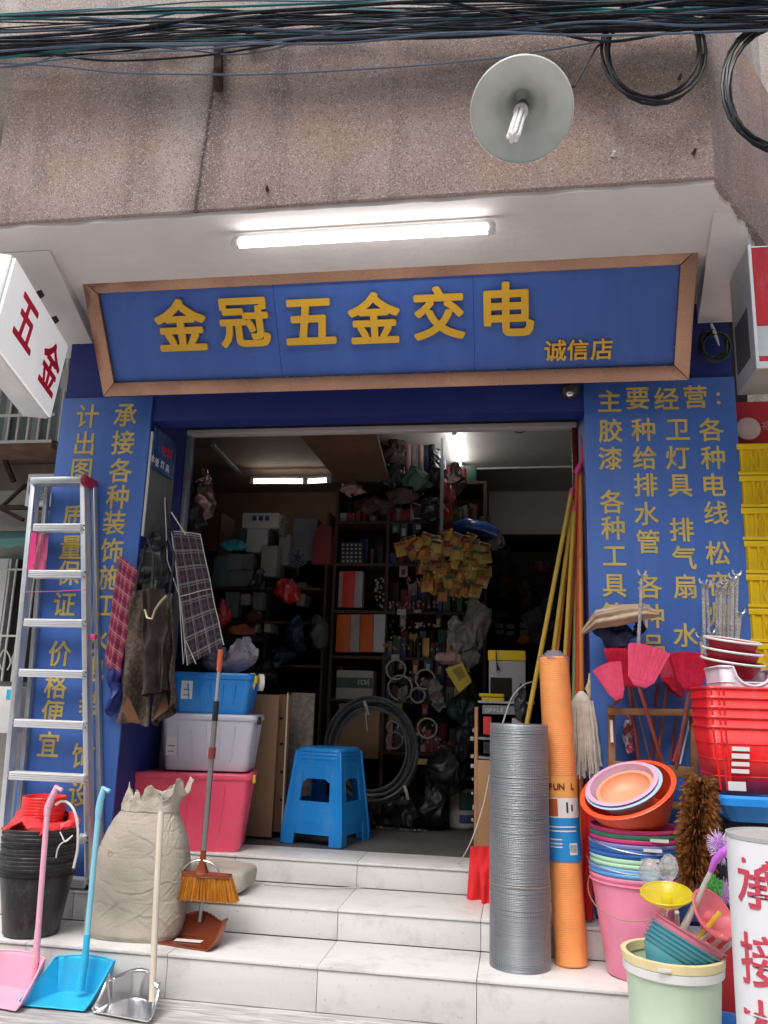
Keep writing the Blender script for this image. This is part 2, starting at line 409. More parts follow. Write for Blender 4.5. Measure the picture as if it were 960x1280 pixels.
def copy_tree(o, loc=None, rz=None, label=None, scale=None, parent=None, mat_=None):
    c = o.copy(); COL.objects.link(c)
    if parent is not None: c.parent = parent
    WP[c.name] = Vector(loc) if loc is not None else WP[o.name]
    if loc is not None: c.location = loc
    if rz is not None: c.rotation_euler[2] = rz
    if scale: c.scale = (scale,) * 3
    if label: c['label'] = label
    for ch in list(o.children): copy_tree(ch, parent=c)
    return c
def struct(o): o['kind'] = 'structure'; return o
ORD = ['topmost', 'second', 'third', 'fourth', 'fifth', 'sixth', 'seventh', 'eighth', 'ninth', 'tenth', 'eleventh', 'twelfth', 'thirteenth', 'fourteenth']
def nth(i): return 'topmost' if i == 0 else ORD[i] + ' from the top'
# glyphs ------------------------------------------------------------
GC = {}
def glyph_data(ch, bold, ext):
    k = (ch, bold, ext)
    if k not in GC:
        cu = bpy.data.curves.new('g', 'FONT'); cu.body = ch; cu.size = 1; cu.offset = bold; cu.extrude = ext; cu.resolution_u = 3
        ob = bpy.data.objects.new('g', cu); COL.objects.link(ob)
        dg = bpy.context.evaluated_depsgraph_get(); me = bpy.data.meshes.new_from_object(ob.evaluated_get(dg))
        vs = [v.co.copy() for v in me.vertices]; fs = [tuple(p.vertices) for p in me.polygons]
        bpy.data.objects.remove(ob); bpy.data.curves.remove(cu); bpy.data.meshes.remove(me)
        if vs:
            x0, x1 = min(v.x for v in vs), max(v.x for v in vs); y0, y1 = min(v.y for v in vs), max(v.y for v in vs)
            c = Vector(((x0 + x1) / 2, (y0 + y1) / 2, 0)); vs = [v - c for v in vs]
            GC[k] = (vs, fs, x1 - x0, y1 - y0)
        else: GC[k] = ([], [], 1, 1)
    return GC[k]
def glyph(name, ch, c, x, y, h, m, parent, bold=.018, depth=.002, sx=1., warp=None):
    """one character, centred at c, height h (of a full-size character), x/y = its right and up directions"""
    vs, fs, gw, gh = glyph_data(ch, 0, .5)
    x, y = x.normalized(), y.normalized(); z = x.cross(y)
    b = MB()
    for k in range(8):                                  # shifted copies thicken the stroke
        dx, dy, dz = bold * math.cos(PI * k / 4 + .39), bold * math.sin(PI * k / 4 + .39), k * .00012
        pts = []
        for v in vs:
            X_, Y_, Z_ = (v.x + dx) * h * sx, (v.y + dy) * h, (v.z + .5) * depth + dz
            pts.append(warp(X_, Y_, Z_) if warp else c + x * X_ + y * Y_ + z * Z_)
        b.add(pts, fs)
    return b.build(name, m, parent)
XV, YV, ZV = Vector((1, 0, 0)), Vector((0, 1, 0)), Vector((0, 0, 1))
# ================================================================== SETTING
YF, YD = 4.02, 4.52                # pillar fronts, door plane
Y1, Y2, Y3 = 3.518, 3.88, 4.31     # step noses
Z1, Z2, Z3 = .168, .297, .416
struct(MB().bx(-40, 40, -40, 40, -.25, -.012).build('ground', M_GRAN))
b = struct(MB().bx(-3.4, 2.2, 1.9, Y1 + .05, -.03, 0).build('pavement', M_GRAN))
# steps: a grout core and a tile each
def steps():
    xs = [-2.655 + .624 * i for i in range(-1, 8)]
    for nm, y, z, zb, dep in (('low_step', Y1, Z1, 0, Y2 - Y1), ('middle_step', Y2, Z2, Z1, Y3 - Y2), ('threshold_step', Y3, Z3, Z2, .30)):
        core = struct(MB().bx(-3.2, 1.95, y + .012, y + dep + .02, -.02, z - .012).build(nm, M_GROUT))
        for i in range(len(xs) - 1):
            a, c = xs[i] + .0012, xs[i + 1] - .0012
            a, c = max(a, -3.2), min(c, 1.95)
            if c - a < .05: continue
            MB().bx(a, c, y - .006, y + dep - .002 + random.uniform(-.001, 0), z - .012, z + random.uniform(-.0006, .0006)).build('tread_tile', M_TILE2, core, bevel=.0016)
            MB().bx(a, c, y + random.uniform(0, .0012), y + .012, zb + .0025, z - .0145).build('riser_tile', M_TILE, core, bevel=.0012)
steps()
# interior shell
XL, XR, YB, ZC = -2.75, 1.04, 9.2, 3.0
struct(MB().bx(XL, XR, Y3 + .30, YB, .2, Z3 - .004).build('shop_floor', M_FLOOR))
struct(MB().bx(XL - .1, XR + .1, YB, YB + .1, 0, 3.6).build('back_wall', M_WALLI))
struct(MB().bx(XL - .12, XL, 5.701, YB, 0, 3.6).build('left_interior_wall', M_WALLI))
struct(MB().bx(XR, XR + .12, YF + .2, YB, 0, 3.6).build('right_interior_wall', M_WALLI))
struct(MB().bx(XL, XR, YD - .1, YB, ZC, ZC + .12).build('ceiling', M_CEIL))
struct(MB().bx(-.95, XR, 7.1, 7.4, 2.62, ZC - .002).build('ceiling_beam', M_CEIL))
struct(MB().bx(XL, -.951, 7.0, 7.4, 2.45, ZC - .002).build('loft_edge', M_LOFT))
# pillars
xl0, xl1 = at(82, 498, Y=YF).x, at(192, 498, Y=YF).x
xr0, xr1 = at(731, 540, Y=YF).x, at(920, 540, Y=YF).x
ztopL = at(130, 498, Y=YF).z; ztopR = at(820, 475, Y=YF).z; zlin = at(480, 519, Y=YF).z
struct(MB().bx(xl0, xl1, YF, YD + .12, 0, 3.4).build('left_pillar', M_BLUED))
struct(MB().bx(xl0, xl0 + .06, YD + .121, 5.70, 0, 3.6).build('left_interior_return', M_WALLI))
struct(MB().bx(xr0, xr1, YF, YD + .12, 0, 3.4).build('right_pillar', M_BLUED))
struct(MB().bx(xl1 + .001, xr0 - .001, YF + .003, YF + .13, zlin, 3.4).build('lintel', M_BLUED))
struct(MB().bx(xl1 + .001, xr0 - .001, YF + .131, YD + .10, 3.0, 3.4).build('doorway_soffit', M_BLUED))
# blue facing boards
def board(nm, label, x0, x1, z0, z1):
    return tag(MB().bx(x0, x1, YF - .016, YF - .002, z0, z1).build(nm, M_BLUEW, loc=(x0, YF, z0), bevel=.002), label, 'sign board')
bl = board('text_board', 'tall blue board with two columns of yellow characters on the left pillar behind the ladder', xl0 - .004, xl1 + .002, Z2 + .02, ztopL)
brd = board('text_board', 'tall blue board with a heading and four columns of yellow characters on the right pillar', xr0 - .002, xr1 + .004, Z2 + .02, ztopR)
def write(par, cols, size, m, Y=YF - .0165, sx=.95):
    for ch, x, y in cols:
        c = at(x, y, Y=Y); glyph('character', ch, c, XV, ZV, px(size, c), m, par, bold=.016, depth=.0015, sx=sx)
write(bl, [('承', 157, 519), ('接', 154, 553), ('各', 151, 588), ('种', 147, 621), ('装', 143, 653), ('饰', 140, 688), ('施', 137, 722), ('工', 133, 757), ('水', 122, 800), ('电', 118, 836), ('装', 113, 880), ('饰', 104, 945), ('设', 100, 992),
           ('计', 110, 520), ('出', 106, 554), ('图', 102, 588), ('质', 92, 646), ('量', 89, 684), ('保', 86, 716), ('证', 81, 755), ('价', 75, 817), ('格', 70, 857), ('便', 66, 891), ('宜', 61, 930)], 33, M_GOLD2)
write(brd, [('主', 762, 501), ('要', 797, 498), ('经', 833, 498), ('营', 869, 496), (':', 898, 498),
            ('胶', 763, 538), ('漆', 763, 573), ('各', 765, 627), ('种', 766, 660), ('工', 768, 695), ('具', 768, 732), ('等', 768, 768),
            ('种', 804, 537), ('给', 806, 572), ('排', 807, 606), ('水', 808, 642), ('管', 810, 677), ('各', 812, 733), ('种', 815, 770), ('品', 817, 808),
            ('卫', 847, 537), ('灯', 847, 572), ('具', 850, 607), ('排', 852, 662), ('气', 855, 697), ('扇', 856, 733), ('水', 857, 794), ('泵', 858, 835),
            ('各', 889, 537), ('种', 891, 572), ('电', 893, 606), ('线', 895, 641), ('松', 897, 691), ('夜', 899, 730), ('灯', 901, 768)], 32, M_GOLD2)
# door frame
M_DARKM = mat('shutter_metal', (.05, .04, .045), .5, metal=.3, var=.3)
M_RAIL = mat('painted_rail', (.55, .50, .48), .5)
t = thing('door_frame', 'pale metal frame round the wide open shop doorway', 'door frame', (xl1, YD, Z3))
zh = at(480, 538, Y=YD).z
MB().bx(xl1 + .004, xr0 - .004, YD - .03, YD + .03, zh - .012, zh + .018).build('head_rail', M_RAIL, t, bevel=.002)
MB().bx(xl1 + .003, xl1 + .03, YD - .025, YD + .03, Z3 + .001, zh - .0125).build('jamb', M_ALUD, t, bevel=.002)
MB().bx(xr0 - .03, xr0 - .003, YD - .025, YD + .03, Z3 + .001, zh - .0125).build('jamb', M_BROWN, t, bevel=.002)
MB().bx(xl1 + .004, xr0 - .004, YD - .02, YD + .09, zh + .019, 2.998).build('shutter_box', M_DARKM, t)
for k_, x_ in enumerate((300, 395, 540, 610)): p_ = at(x_, 527 - (x_ - 480) * .028, Y=YD - .03); MB().box(p_, (.05 + .03 * (k_ % 2), .02, .02)).build('shutter_clip', M_RUST, t, bevel=.002)
# canopy / upper floor front
ZS = 3.18; YC = 2.99
cx0, cx1 = -2.30, .76
P3 = (1.26, 3.79)
poly = [(cx0, YC), (cx1, YC), P3, (P3[0], 5.0), (cx0, 5.0)]
up = struct(MB().prism(poly, ZS + .02, 4.12).build('upper_wall', M_TERR, bevel=.004))
poly2 = [(cx0 - .6, YC + .07), (cx0 + .1, YC + .06), (cx1 - .02, YC + .06), (P3[0] - .04, P3[1] + .03), (P3[0] - .04, 5.0), (cx0 - .6, 5.0)]
struct(MB().prism([(x, y) for x, y in poly2], 4.12, 6.5).build('upper_wall_recess', M_TERR2))
b = MB()
# plaster soffit with a ragged edge against the terrazzo
e = []
for i in range(61):
    x = cx0 + (cx1 - cx0) * i / 60; e.append((x, YC + .020 + .008 * noise.noise(Vector((x * 6, 0, 0))) + .006 * noise.noise(Vector((x * 31, 3, 0)))))
rag = []
for i in range(1, 60):
    t_ = i / 59
    if t_ < .4: k = t_ / .4; x, y = cx1 + (1.045 - cx1) * k, YC + .02 + (3.46 - YC) * k
    else: k = (t_ - .4) / .6; x, y = 1.045 + .02 * k, 3.48 + (YF - 3.48) * k
    rag.append((x - .012 + .030 * noise.noise(Vector((t_ * 9, 9, 0))) + .014 * noise.noise(Vector((t_ * 40, 9, 0))), y))
e += rag
poly = e + [(1.06, 4.4), (-2.75, 4.4), (-2.75, YC + .02)]
struct(b.prism(poly, ZS, ZS + .019).build('canopy_soffit', M_PLASTER))
struct(MB().prism([(cx0 + .002, YC + .004), (cx1 - .001, YC + .004), (P3[0] - .004, P3[1] + .002), (P3[0] - .004, 4.9), (cx0 + .002, 4.9)], ZS + .0005, ZS + .0195).build('drip_edge', M_BROWNW)) if False else None
# plastered haunches
def haunch(nm, x0, x1, x2, ya, yb, za, zb, xa=None):
    xa = x0 if xa is None else xa
    return struct(MB().hexa([(xa, ya, za), (x1, ya, za), (x2, yb, zb), (x0, yb, zb)], [(xa, ya, ZS - .001), (x1, ya, ZS - .001), (x2, yb, ZS - .001), (x0, yb, ZS - .001)]).build(nm, M_PLASTER, bevel=.006))
zr = at(895, 403, Y=YF).z; zl = at(108, 430, Y=YF).z
rg_pts = [p_ for p_ in rag if p_[1] > 3.2]
def hz(y): return ZS - .002 + (zr - ZS) * min(1, (y - 3.2) / (YF - 3.2))
hp2 = [(.80, 3.2)] + [(x - .003, y) for x, y in rg_pts] + [(1.06, YF - .002), (at(872, 404, Y=YF).x, YF - .002)]
mbh = MB(); k_ = len(hp2)
mbh.add([(x, y, hz(y)) for x, y in hp2] + [(x, y, ZS - .001) for x, y in hp2], [tuple(range(k_))[::-1], tuple(range(k_, 2 * k_))] + [(i, (i + 1) % k_, (i + 1) % k_ + k_, i + k_) for i in range(k_)])
struct(mbh.build('right_haunch', M_PLASTER))
haunch('left_haunch', -2.55, at(62, 312, Z=ZS).x, at(116, 430, Y=YF).x, at(62, 312, Z=ZS).y, YF - .002, ZS - .006, zl)

# ================================================================== MAIN SIGN
ya, za = 3.80 * YF / 4.02, None
pBL, pBR = at(133, 497, Y=3.86), at(862, 471, Y=3.86)
pTL, pTR = at(103, 348, Y=3.525), at(870, 310, Y=3.525)
def sign():
    u = XV.copy(); bot = (pBL + pBR) / 2; top = (pTL + pTR) / 2
    v = (top - bot); v.x = 0; H = v.length; v.normalize(); n = u.cross(v)          # n faces the street
    x0 = (pBL.x + pTL.x) / 2; x1 = (pBR.x + pTR.x) / 2
    o = Vector((x0, bot.y, bot.z)); W = x1 - x0
    F = frame(o, u, v, n)
    s = thing('shop_sign', 'wide blue fascia sign in a copper frame with raised yellow characters over the doorway', 'shop sign', o)
    MB().box((W / 2, H / 2, -.03), (W - .02, H - .02, .05), F).build('panel', M_BLUE, s)
    fw, pr = px(17, o), .022
    def rail(poly): MB().prism(poly, -.045, pr, F).build('frame_rail', M_COPPER, s, bevel=.003)
    g = .0006
    rail([(0 + g, 0), (W - g, 0), (W - fw - g, fw - g), (fw + g, fw - g)]); rail([(g, H), (fw + g, H - fw + g), (W - fw - g, H - fw + g), (W - g, H)])
    rail([(0, g), (fw, fw + g), (fw, H - fw - g), (0, H - g)]); rail([(W, g), (W, H - g), (W - fw, H - fw - g), (W - fw, fw + g)])
    for ch, x, y, k in (('金', 227, 406, 67), ('冠', 306, 403, 66), ('五', 388, 402, 68), ('金', 468, 397, 66), ('交', 549, 391, 67), ('电', 636, 386, 70), ('诚', 694, 438, 28), ('信', 722, 437, 27), ('店', 752, 436, 28)):
        c = on_plane(x, y, o + n * .004, n); big = k > 40
        glyph('character', ch, c, u, v, px(k, c) * 1.0, M_GOLD, s, bold=.030 if big else .018, depth=.016 if big else .008)
    for X_ in (.33, .66):
        MB().box((W * X_, H / 2, -.0045), (.0025, H - 2 * fw, .0012), F).build('panel_joint', M_BLUED, s)
sign()

# ================================================================== LIGHTBOX SIGN LEFT
def lightbox():
    TL, TR, BL, BR = at(15, 316, Y=2.95), at(85, 432, Y=3.7), at(-5, 432, Y=2.95), at(63, 522, Y=3.7)
    u = (TR - TL + BR - BL) / 2; W = u.length; u.normalize(); v = (TL - BL + TR - BR) / 2; v -= u * v.dot(u); H = v.length; v.normalize()
    n = u.cross(v); c = (TL + TR + BL + BR) / 4; F = frame(c, u, v, n)
    s = thing('lightbox_sign', 'small white hanging lightbox with two red characters at the upper left', 'lightbox sign', c)
    MB().box((0, 0, -.075), (W + .02, H + .02, .13), F).build('case', M_WHITE, s, bevel=.012)
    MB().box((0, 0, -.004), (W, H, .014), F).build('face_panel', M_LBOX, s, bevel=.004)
    for ch, x, y, k in (('五', 33, 404, 1), ('金', 63, 458, .86)):
        p = on_plane(x, y, c + n * .004, n); glyph('character', ch, p, u, v, H * .66, M_RED, s, bold=.024, depth=.0015, sx=.88)
    for x, z in ((-.05, .5), (.25, .5)):
        MB().beam(F @ Vector((W * x, H / 2, -.07)), F @ Vector((W * x + .03, H / 2 + .06, -.02)), .03, .03).build('bracket', M_RUST, s)
lightbox()

# ================================================================== FLUORESCENT TUBES
def fluo(label, p, q, r, m, body=M_WHITE, drop=.03):
    d = (q - p).normalized(); t = thing('fluorescent_lamp', label, 'lamp', p)
    MB().beam(p - d * .03 + ZV * drop, q + d * .03 + ZV * drop, .018, .02).build('batten', body, t, bevel=.002)
    for a, s in ((p, -1), (q, 1)): MB().beam(a + d * (s * .002), a + d * (s * .035), .03, .04).build('end_cap', M_PAPER, t, bevel=.003)
    MB().cyl(p, q, r, n=16).build('tube', m, t, smooth=True)
fluo('bright fluorescent tube under the white canopy above the shop sign', at(300, 304, Z=3.125), at(609, 286, Z=3.125), .021, M_TUBE)
p = at(318, 602, Y=6.2); fluo('longest lit tube on the left wall inside the shop', p, at(380, 602, Y=6.2), .015, M_TUBEI)
p = at(384, 602, Y=6.2); fluo('short lit tube at the right end of the left row inside the shop', p, at(408, 601, Y=6.2), .013, M_TUBEI)
fluo('lit tube running back along the ceiling near the shop door on the right', at(568, 541, Z=2.955), at(575, 584, Z=2.955), .014, mat('lit_tube_bright', (1, 1, 1), .3, var=0, emit=9.0))
# ================================================================== STREET LAMP
def lamp():
    c = at(652, 139, Y=2.55); r = px(64, c); ax = (Vector((c.x, c.y, c.z)) - CAM); ax = (CAM - c).normalized() * .78 + Vector((0, -.1, -.5)); ax.normalize()
    x, y, z = basis(ax); F = frame(c, x, y, z)
    t = thing('street_lamp', 'round enamel lamp shade with a bare spiral bulb hanging before the upper wall', 'lamp', c)
    pr = [(r, 0), (r * .99, -.008), (r * .8, -.028), (r * .55, -.055), (r * .46, -.075), (r * .42, -.085), (r * .30, -.10), (r * .2, -.14), (.028, -.17), (.02, -.2)]
    prin = [(a * .985, b_ + .004) for a, b_ in pr[::-1]]
    MB().lathe(pr + [(0, -.2)], 48, F).build('shade_back', M_LAMP, t, smooth=True)
    MB().lathe([(0, -.196)] + prin + [(r, .001), (r * 1.006, -.003)], 48, F).build('shade', M_LAMP, t, smooth=True)
    bq = F @ Vector((.004, -.01, -.10)); q = at(641, 172, Y=c.y - .17)
    dd = (q - bq).normalized(); bx_, by_, bz_ = basis(dd); G = frame(bq, bx_, by_, bz_); L = (q - bq).length
    MB().lathe([(0, 0), (.022, 0), (.024, .03), (.026, .05), (.018, .056), (0, .056)], 20, G).build('bulb_holder', M_BLACK, t, smooth=True)
    MB().lathe([(0, .056), (.025, .057), (.026, .085), (.018, .095), (0, .096)], 20, G).build('bulb_base', M_CFL, t, smooth=True)
    tb = MB()
    for k in range(3):
        a = PI * k / 3; co, si = math.cos(a), math.sin(a); pts = []
        for i in range(13):
            s_ = PI * i / 12
            if i == 0: pts.append(G @ Vector((.016 * co, .016 * si, .09)))
            pts.append(G @ Vector((.016 * co * math.cos(s_), .016 * si * math.cos(s_), L - .02 + .016 * math.sin(s_))))
            if i == 12: pts.append(G @ Vector((-.016 * co, -.016 * si, .09)))
        tb.tube(pts, .0075, 8)
    tb.build('bulb_tube', M_CFL, t, smooth=True)
    top = F @ Vector((0, 0, -.2))
    MB().tube([top, top + Vector((.05, .04, .06)), at(718, 108, Y=2.75), at(745, 60, Y=2.85), at(778, 32, Y=2.93)], .005, 6).build('arm', M_CABLE, t, smooth=True)
lamp()

# ================================================================== CABLES
def cable(name, label, pts, r, m, group=None, n=6):
    w_ = [Vector(p) for p in pts]
    # Catmull-Rom
    P = [w_[0] * 2 - w_[1]] + w_ + [w_[-1] * 2 - w_[-2]]; out = []
    for i in range(1, len(P) - 2):
        for k in range(8):
            t_ = k / 8; a, b_, c_, d_ = P[i - 1], P[i], P[i + 1], P[i + 2]
            out.append(.5 * ((2 * b_) + (c_ - a) * t_ + (2 * a - 5 * b_ + 4 * c_ - d_) * t_ ** 2 + (3 * b_ - a - 3 * c_ + d_) * t_ ** 3))
    out.append(w_[-1])
    return tag(MB().tube(out, r, n).build(name, m, loc=w_[0], smooth=True), label, 'cable', group)
G_C = 'cables in the overhead bundle'
LC = 'thin cable in the overhead bundle crossing the top of the upper wall'
rng = random.Random(3)
for i in range(37):
    yl = rng.uniform(20, 74); yr = rng.uniform(-8, 36) + 3; ym = (yl + yr) / 2 + rng.uniform(-14, 14) - 8
    if i % 4 == 0: yl += rng.uniform(8, 26); ym += rng.uniform(0, 22)
    Yc = rng.uniform(2.80, 2.93); m = M_CABLE if rng.random() < .55 else (M_CABLEG if rng.random() < .8 else M_CABLET)
    pts = [at(-60, yl, Y=Yc)]
    for k, x in enumerate((110, 260, 420, 580, 740, 880)):
        t_ = (x + 60) / 1090; pts.append(at(x, yl + (yr - yl) * t_ + (ym - (yl + yr) / 2) * 4 * t_ * (1 - t_) + rng.uniform(-7.5, 7.5), Y=Yc + rng.uniform(-.02, .02)))
    pts.append(at(1030, yr, Y=Yc))
    cable('cable', LC, pts, rng.choice((.0035, .0045, .0055, .0075)), m, G_C)
for lab, ps, r, m in (
    ('lowest sagging cable running alone below the overhead bundle', ((-40, 78), (60, 82), (150, 91), (250, 93), (330, 93), (480, 85), (600, 75), (690, 62), (760, 50)), .0035, M_CABLEG),
    ('cable dipping from the left into a shallow curve under the bundle', ((-40, 86), (30, 82), (90, 64), (160, 57), (230, 62), (300, 68), (370, 54), (430, 32)), .0035, M_CABLEG),
    ('second cable arching under the bundle at the upper left', ((-40, 60), (60, 68), (140, 76), (250, 70), (330, 58), (420, 44), (520, 48), (600, 34)), .0045, M_CABLE),
    ('grey cable drawn straight across under the dark bundle', ((100, 22), (240, 32), (400, 40), (560, 42), (700, 36), (830, 20), (1000, 4)), .0065, M_CABLEG),
    ('cable looping down between the lamp and the coil', ((600, 16), (650, 24), (700, 42), (760, 52), (830, 42), (900, 30), (1000, 40)), .0055, M_CABLE),
    ('cable hanging in a long curve to the right end of the wall', ((560, 2), (640, 20), (740, 36), (830, 35), (900, 20), (960, 36), (1010, 60)), .0055, M_CABLE)):
    cable('cable', lab, [at(x, y, Y=2.83) for x, y in ps], r, m)
def coil(label, c, rx, ry, turns, r, m, Y, jit=4, name='cable_coil'):
    rg = random.Random(int(c[0])); pts = []
    for i in range(turns * 24 + 1):
        a = 2 * PI * i / 24; k = 1 + .02 * math.sin(i * .31); pts.append(at(c[0] + rx * k * math.cos(a) + jit * math.sin(i * .05), c[1] + ry * k * math.sin(a) + jit * math.cos(i * .043), Y=Y + .012 * math.sin(i * .4)))
    return tag(MB().tube(pts, r, 6).build(name, m, loc=pts[0], smooth=True), label, 'cable coil')
coil('round coil of black cable hanging on the upper wall right of the lamp', (817, 64), 61, 62, 5, .0055, M_CABLE, 2.88)
coil('larger coil of black cable at the far right edge below the bundle', (975, 108), 68, 78, 5, .006, M_CABLE, 2.86)
coil('small tangled black hoop of wire on the blue wall under the right haunch', (893, 432), 17, 17, 6, .006, M_CABLE, 3.96, 3, 'wire_hoop')
c = at(889, 405, Y=3.95); tag(MB().tube([c, at(893, 415, Y=3.95), at(899, 432, Y=3.95)], [.006, .01, .003], 6).build('cable_tie', M_PAPER, loc=c), 'pale strip of tape holding the wire hoop under the right haunch', 'tape')
# iron brackets on the upper wall
def bracket(label, x, y0, y1, w_):
    a, b_ = at(x, y0, Y=2.965), at(x, y1, Y=2.965); t = thing('cable_bracket', label, 'bracket', a)
    MB().beam(a, b_, w_, .035).build('bar', M_RUST, t, bevel=.003)
    MB().beam(b_ + Vector((0, .02, .02)), b_ + Vector((0, -.06, .035)), .02, .02).build('hook', M_RUST, t)
bracket('long rusty iron bracket with a dark stain below it under the cables', 273, 42, 112, .03)
bracket('short iron bracket just right of the long rusty one', 312, 30, 54, .02)
for lab, x, y in (('small stub of broken fixing low on the upper wall near its right corner', 867, 192), ('pale plug of broken fixing in the upper wall below the cable coil', 766, 195), ('bent nail in the upper wall above the left end of the lit tube', 334, 238), ('dark fixing in the wall just under the black coil', 849, 99)):
    c = at(x, y, Y=YC - .002); tag(MB().cyl(c, c + Vector((.004, -.02, .008)), .008, .005, 8).build('wall_fixing', M_RUST if x != 766 else M_PAPER, loc=c), lab, 'fixing')

# ================================================================== LEFT SIDE
M_RUNG = mat('bright_aluminium', (.84, .85, .86), .35, metal=.35, var=.04)
M_CAPR = mat('dark_red_cap', (.38, .015, .05), .4)
def ladder():
    Ya, Yb = 3.915, 3.965
    def ln(a, b_, Y, z):                                 # through two pixels, down to height z
        p, q = at(*a, Y=Y), at(*b_, Y=Y); t_ = (z - p.z) / (q.z - p.z); return p, p + (q - p) * t_
    l0, l1 = ln((45, 602), (10, 980), Ya, Z2); r0, r1 = ln((106, 600), (111, 980), Ya, Z2)
    t = thing('stepladder', 'tall aluminium stepladder with a dark red top cap leaning folded on the left pillar', 'ladder', (l0 + r0) / 2 * 1)
    for a, b_ in ((l0, l1), (r0, r1)):
        rb = MB(); rb.beam(a, b_, .026, .058, YV); rb.build('rail', M_ALU, t, bevel=.003)
    for y in (660, 718, 779, 842, 905, 971, 1046, 1100):
        xa = 47 + (10 - 47) * (y - 602) / 378; xb = 106 + 5 * (y - 600) / 380
        a, b_ = at(xa, y + 2, Y=Ya - .02), at(xb, y - 2, Y=Ya - .02)
        z = (a.z + b_.z) / 2; rg_ = MB(); rg_.bx(a.x + .012, b_.x - .012, Ya - .045, Ya + .02, z - .019, z + .019); rg = rg_.build('rung', M_RUNG, t, bevel=.004)
        gr = MB()
        for k in (-.009, 0, .009): gr.bx(a.x + .014, b_.x - .014, Ya - .0462, Ya - .0448, z + k - .001, z + k + .001)
        gr.build('rung_groove', M_ALUD, rg)
        for X_ in (a.x + .002, b_.x - .002):
            rv = MB()
            for dz in (-.011, .011): rv.cyl((X_, Ya - .0295, z + dz), (X_, Ya - .034, z + dz), .0045, n=8)
            tag(rv.build('rivets', M_STEEL, rg), kind='stuff')
    MB().bx(l0.x - .004, r0.x + .006, Ya - .05, Ya + .03, l0.z - .022, l0.z + .012).build('top_step', M_ALU, t, bevel=.004)
    cz = l0.z
    tr = at(128, 612, Y=YF - .03)
    MB().bx(r0.x + .008, r0.x + .03, Ya - .05, YF - .02, cz - .032, cz + .022).build('cap', M_CAPR, t, bevel=.006)
    MB().bx(l0.x - .012, l0.x - .005, Ya - .045, Ya + .03, cz - .014, cz + .006).build('cap', M_CAPR, t, bevel=.003)
    for dx, a, b_ in ((.03, l0, l1), (.022, r0, r1)):
        MB().beam(a + Vector((dx, .065, -.02)), b_ + Vector((dx * 1.2, .065, 0)), .022, .032, YV).build('rear_rail', M_ALUD, t, bevel=.003)
    a, b_ = at(117, 610, Y=Ya + .045), at(121, 880, Y=Ya + .03)
    MB().tube([a, at(119, 730, Y=Ya), at(114, 790, Y=Ya)], .003, 6).build('spreader_rod', M_STEEL, t)
    c = at(116, 796, Y=Ya); MB().bx(c.x - .012, c.x + .016, c.y - .01, c.y + .02, c.z - .012, c.z + .012).build('rod_clip', M_MAG, t, bevel=.003)
    # stretch-film wrap with a red label
    y0, y1 = at(40, 665, Y=Ya - .034), at(35, 716, Y=Ya - .034)
    MB().add([at(39, 666, Y=Ya - .033), at(46, 666, Y=Ya - .036), at(42, 716, Y=Ya - .036), at(34, 716, Y=Ya - .033)], [(0, 1, 2, 3)]).build('red_label', M_MAG, t, thick=.001)
    MB().sheet(lambda u, v: at(42 + 19 * u - 4 * v, 667 + 48 * v + (1 - u) * 0, Y=Ya - .026 + .014 * math.sin(u * 9 + v * 4)), 8, 10).build('wrapping_film', M_MAGF, t, smooth=True)
    a, b_ = at(32, 740, Y=Ya - .052), at(108, 737, Y=Ya - .052); MB().tube([a, a.lerp(b_, .5) - ZV * .003, b_], .0022, 6).build('string', M_MAG, t)
    for a in (l1, r1): MB().box((a.x, a.y, Z2 + .012), (.034, .066, .022)).build('foot', M_BLACKR, t, bevel=.003)
M_MAGF = mat('magenta_film', (.75, .12, .25), .2, alpha=.6)
ladder()

# buckets ------------------------------------------------------------
def bucket_prof(rt, rb, h, th=.003, lip=.006, band=0):
    pr = [(0, 0), (rb * .93, 0), (rb, .006), (rb + (rt - rb) * .5, h * .5), (rt - .002, h - .022 - band)]
    if band: pr += [(rt + .006, h - band - .02), (rt + .006, h - .028), (rt, h - .026)]
    pr += [(rt, h - .018), (rt + lip * .6, h - .016), (rt + lip, h - .010), (rt + lip, h - .004), (rt + lip * .5, h), (rt - .001, h - .001), (rt - th, h - .006),
           (rb + (rt - rb) * .5 - th, h * .5), (rb - th, .006), (0, .005)]
    return pr
def bucket(name, label, cat, c, rt, rb, h, m, group=None, F=None, ribs=0, n=40, band=0):
    """base centre c"""
    G = (Matrix.Translation(Vector(c)) @ F) if F else Matrix.Translation(Vector(c))
    return tag(MB().lathe(bucket_prof(rt, rb, h, band=band), n, G).build(name, m, loc=c, smooth=True, ang=50), label, cat, group)
def bail(par, c, r, z, tilt, m, arc=1.0, F=None, ang=0., rr=.0025):
    """wire handle hanging from two ears"""
    pts = []
    for i in range(25):
        a = PI * i / 24; p = Matrix.Rotation(ang, 4, 'Z') @ Vector((r * 1.035 * math.cos(a), -r * 1.045 * math.sin(a), z - tilt * math.sin(a)))
        pts.append(Vector(c) + p)
    return MB().tube(pts, rr, 6).build('handle', m, par, smooth=True)
bc = at(46, 1093, Y=3.64); bc.z = Z1 + .001
BH, BN, PIT = .27, 12, .0265
top_y = at(50, 1032, Y=3.64).z
PIT = (top_y - Z1 - BH) / (BN - 1)
proto = None
for i in range(BN):
    lab = 'black plastic bucket, %s in the tall stack in front of the ladder' % (nth(BN - 1 - i) if i else 'at the bottom')
    cc = bc + Vector((random.uniform(-.003, .003), random.uniform(-.003, .003), PIT * i))
    if proto is None: proto = bucket('bucket', lab, 'bucket', cc, .155, .115, BH, M_BLACK, 'black buckets stacked before the ladder', band=.006)
    else: copy_tree(proto, cc, rz=random.uniform(0, 6), label=lab)
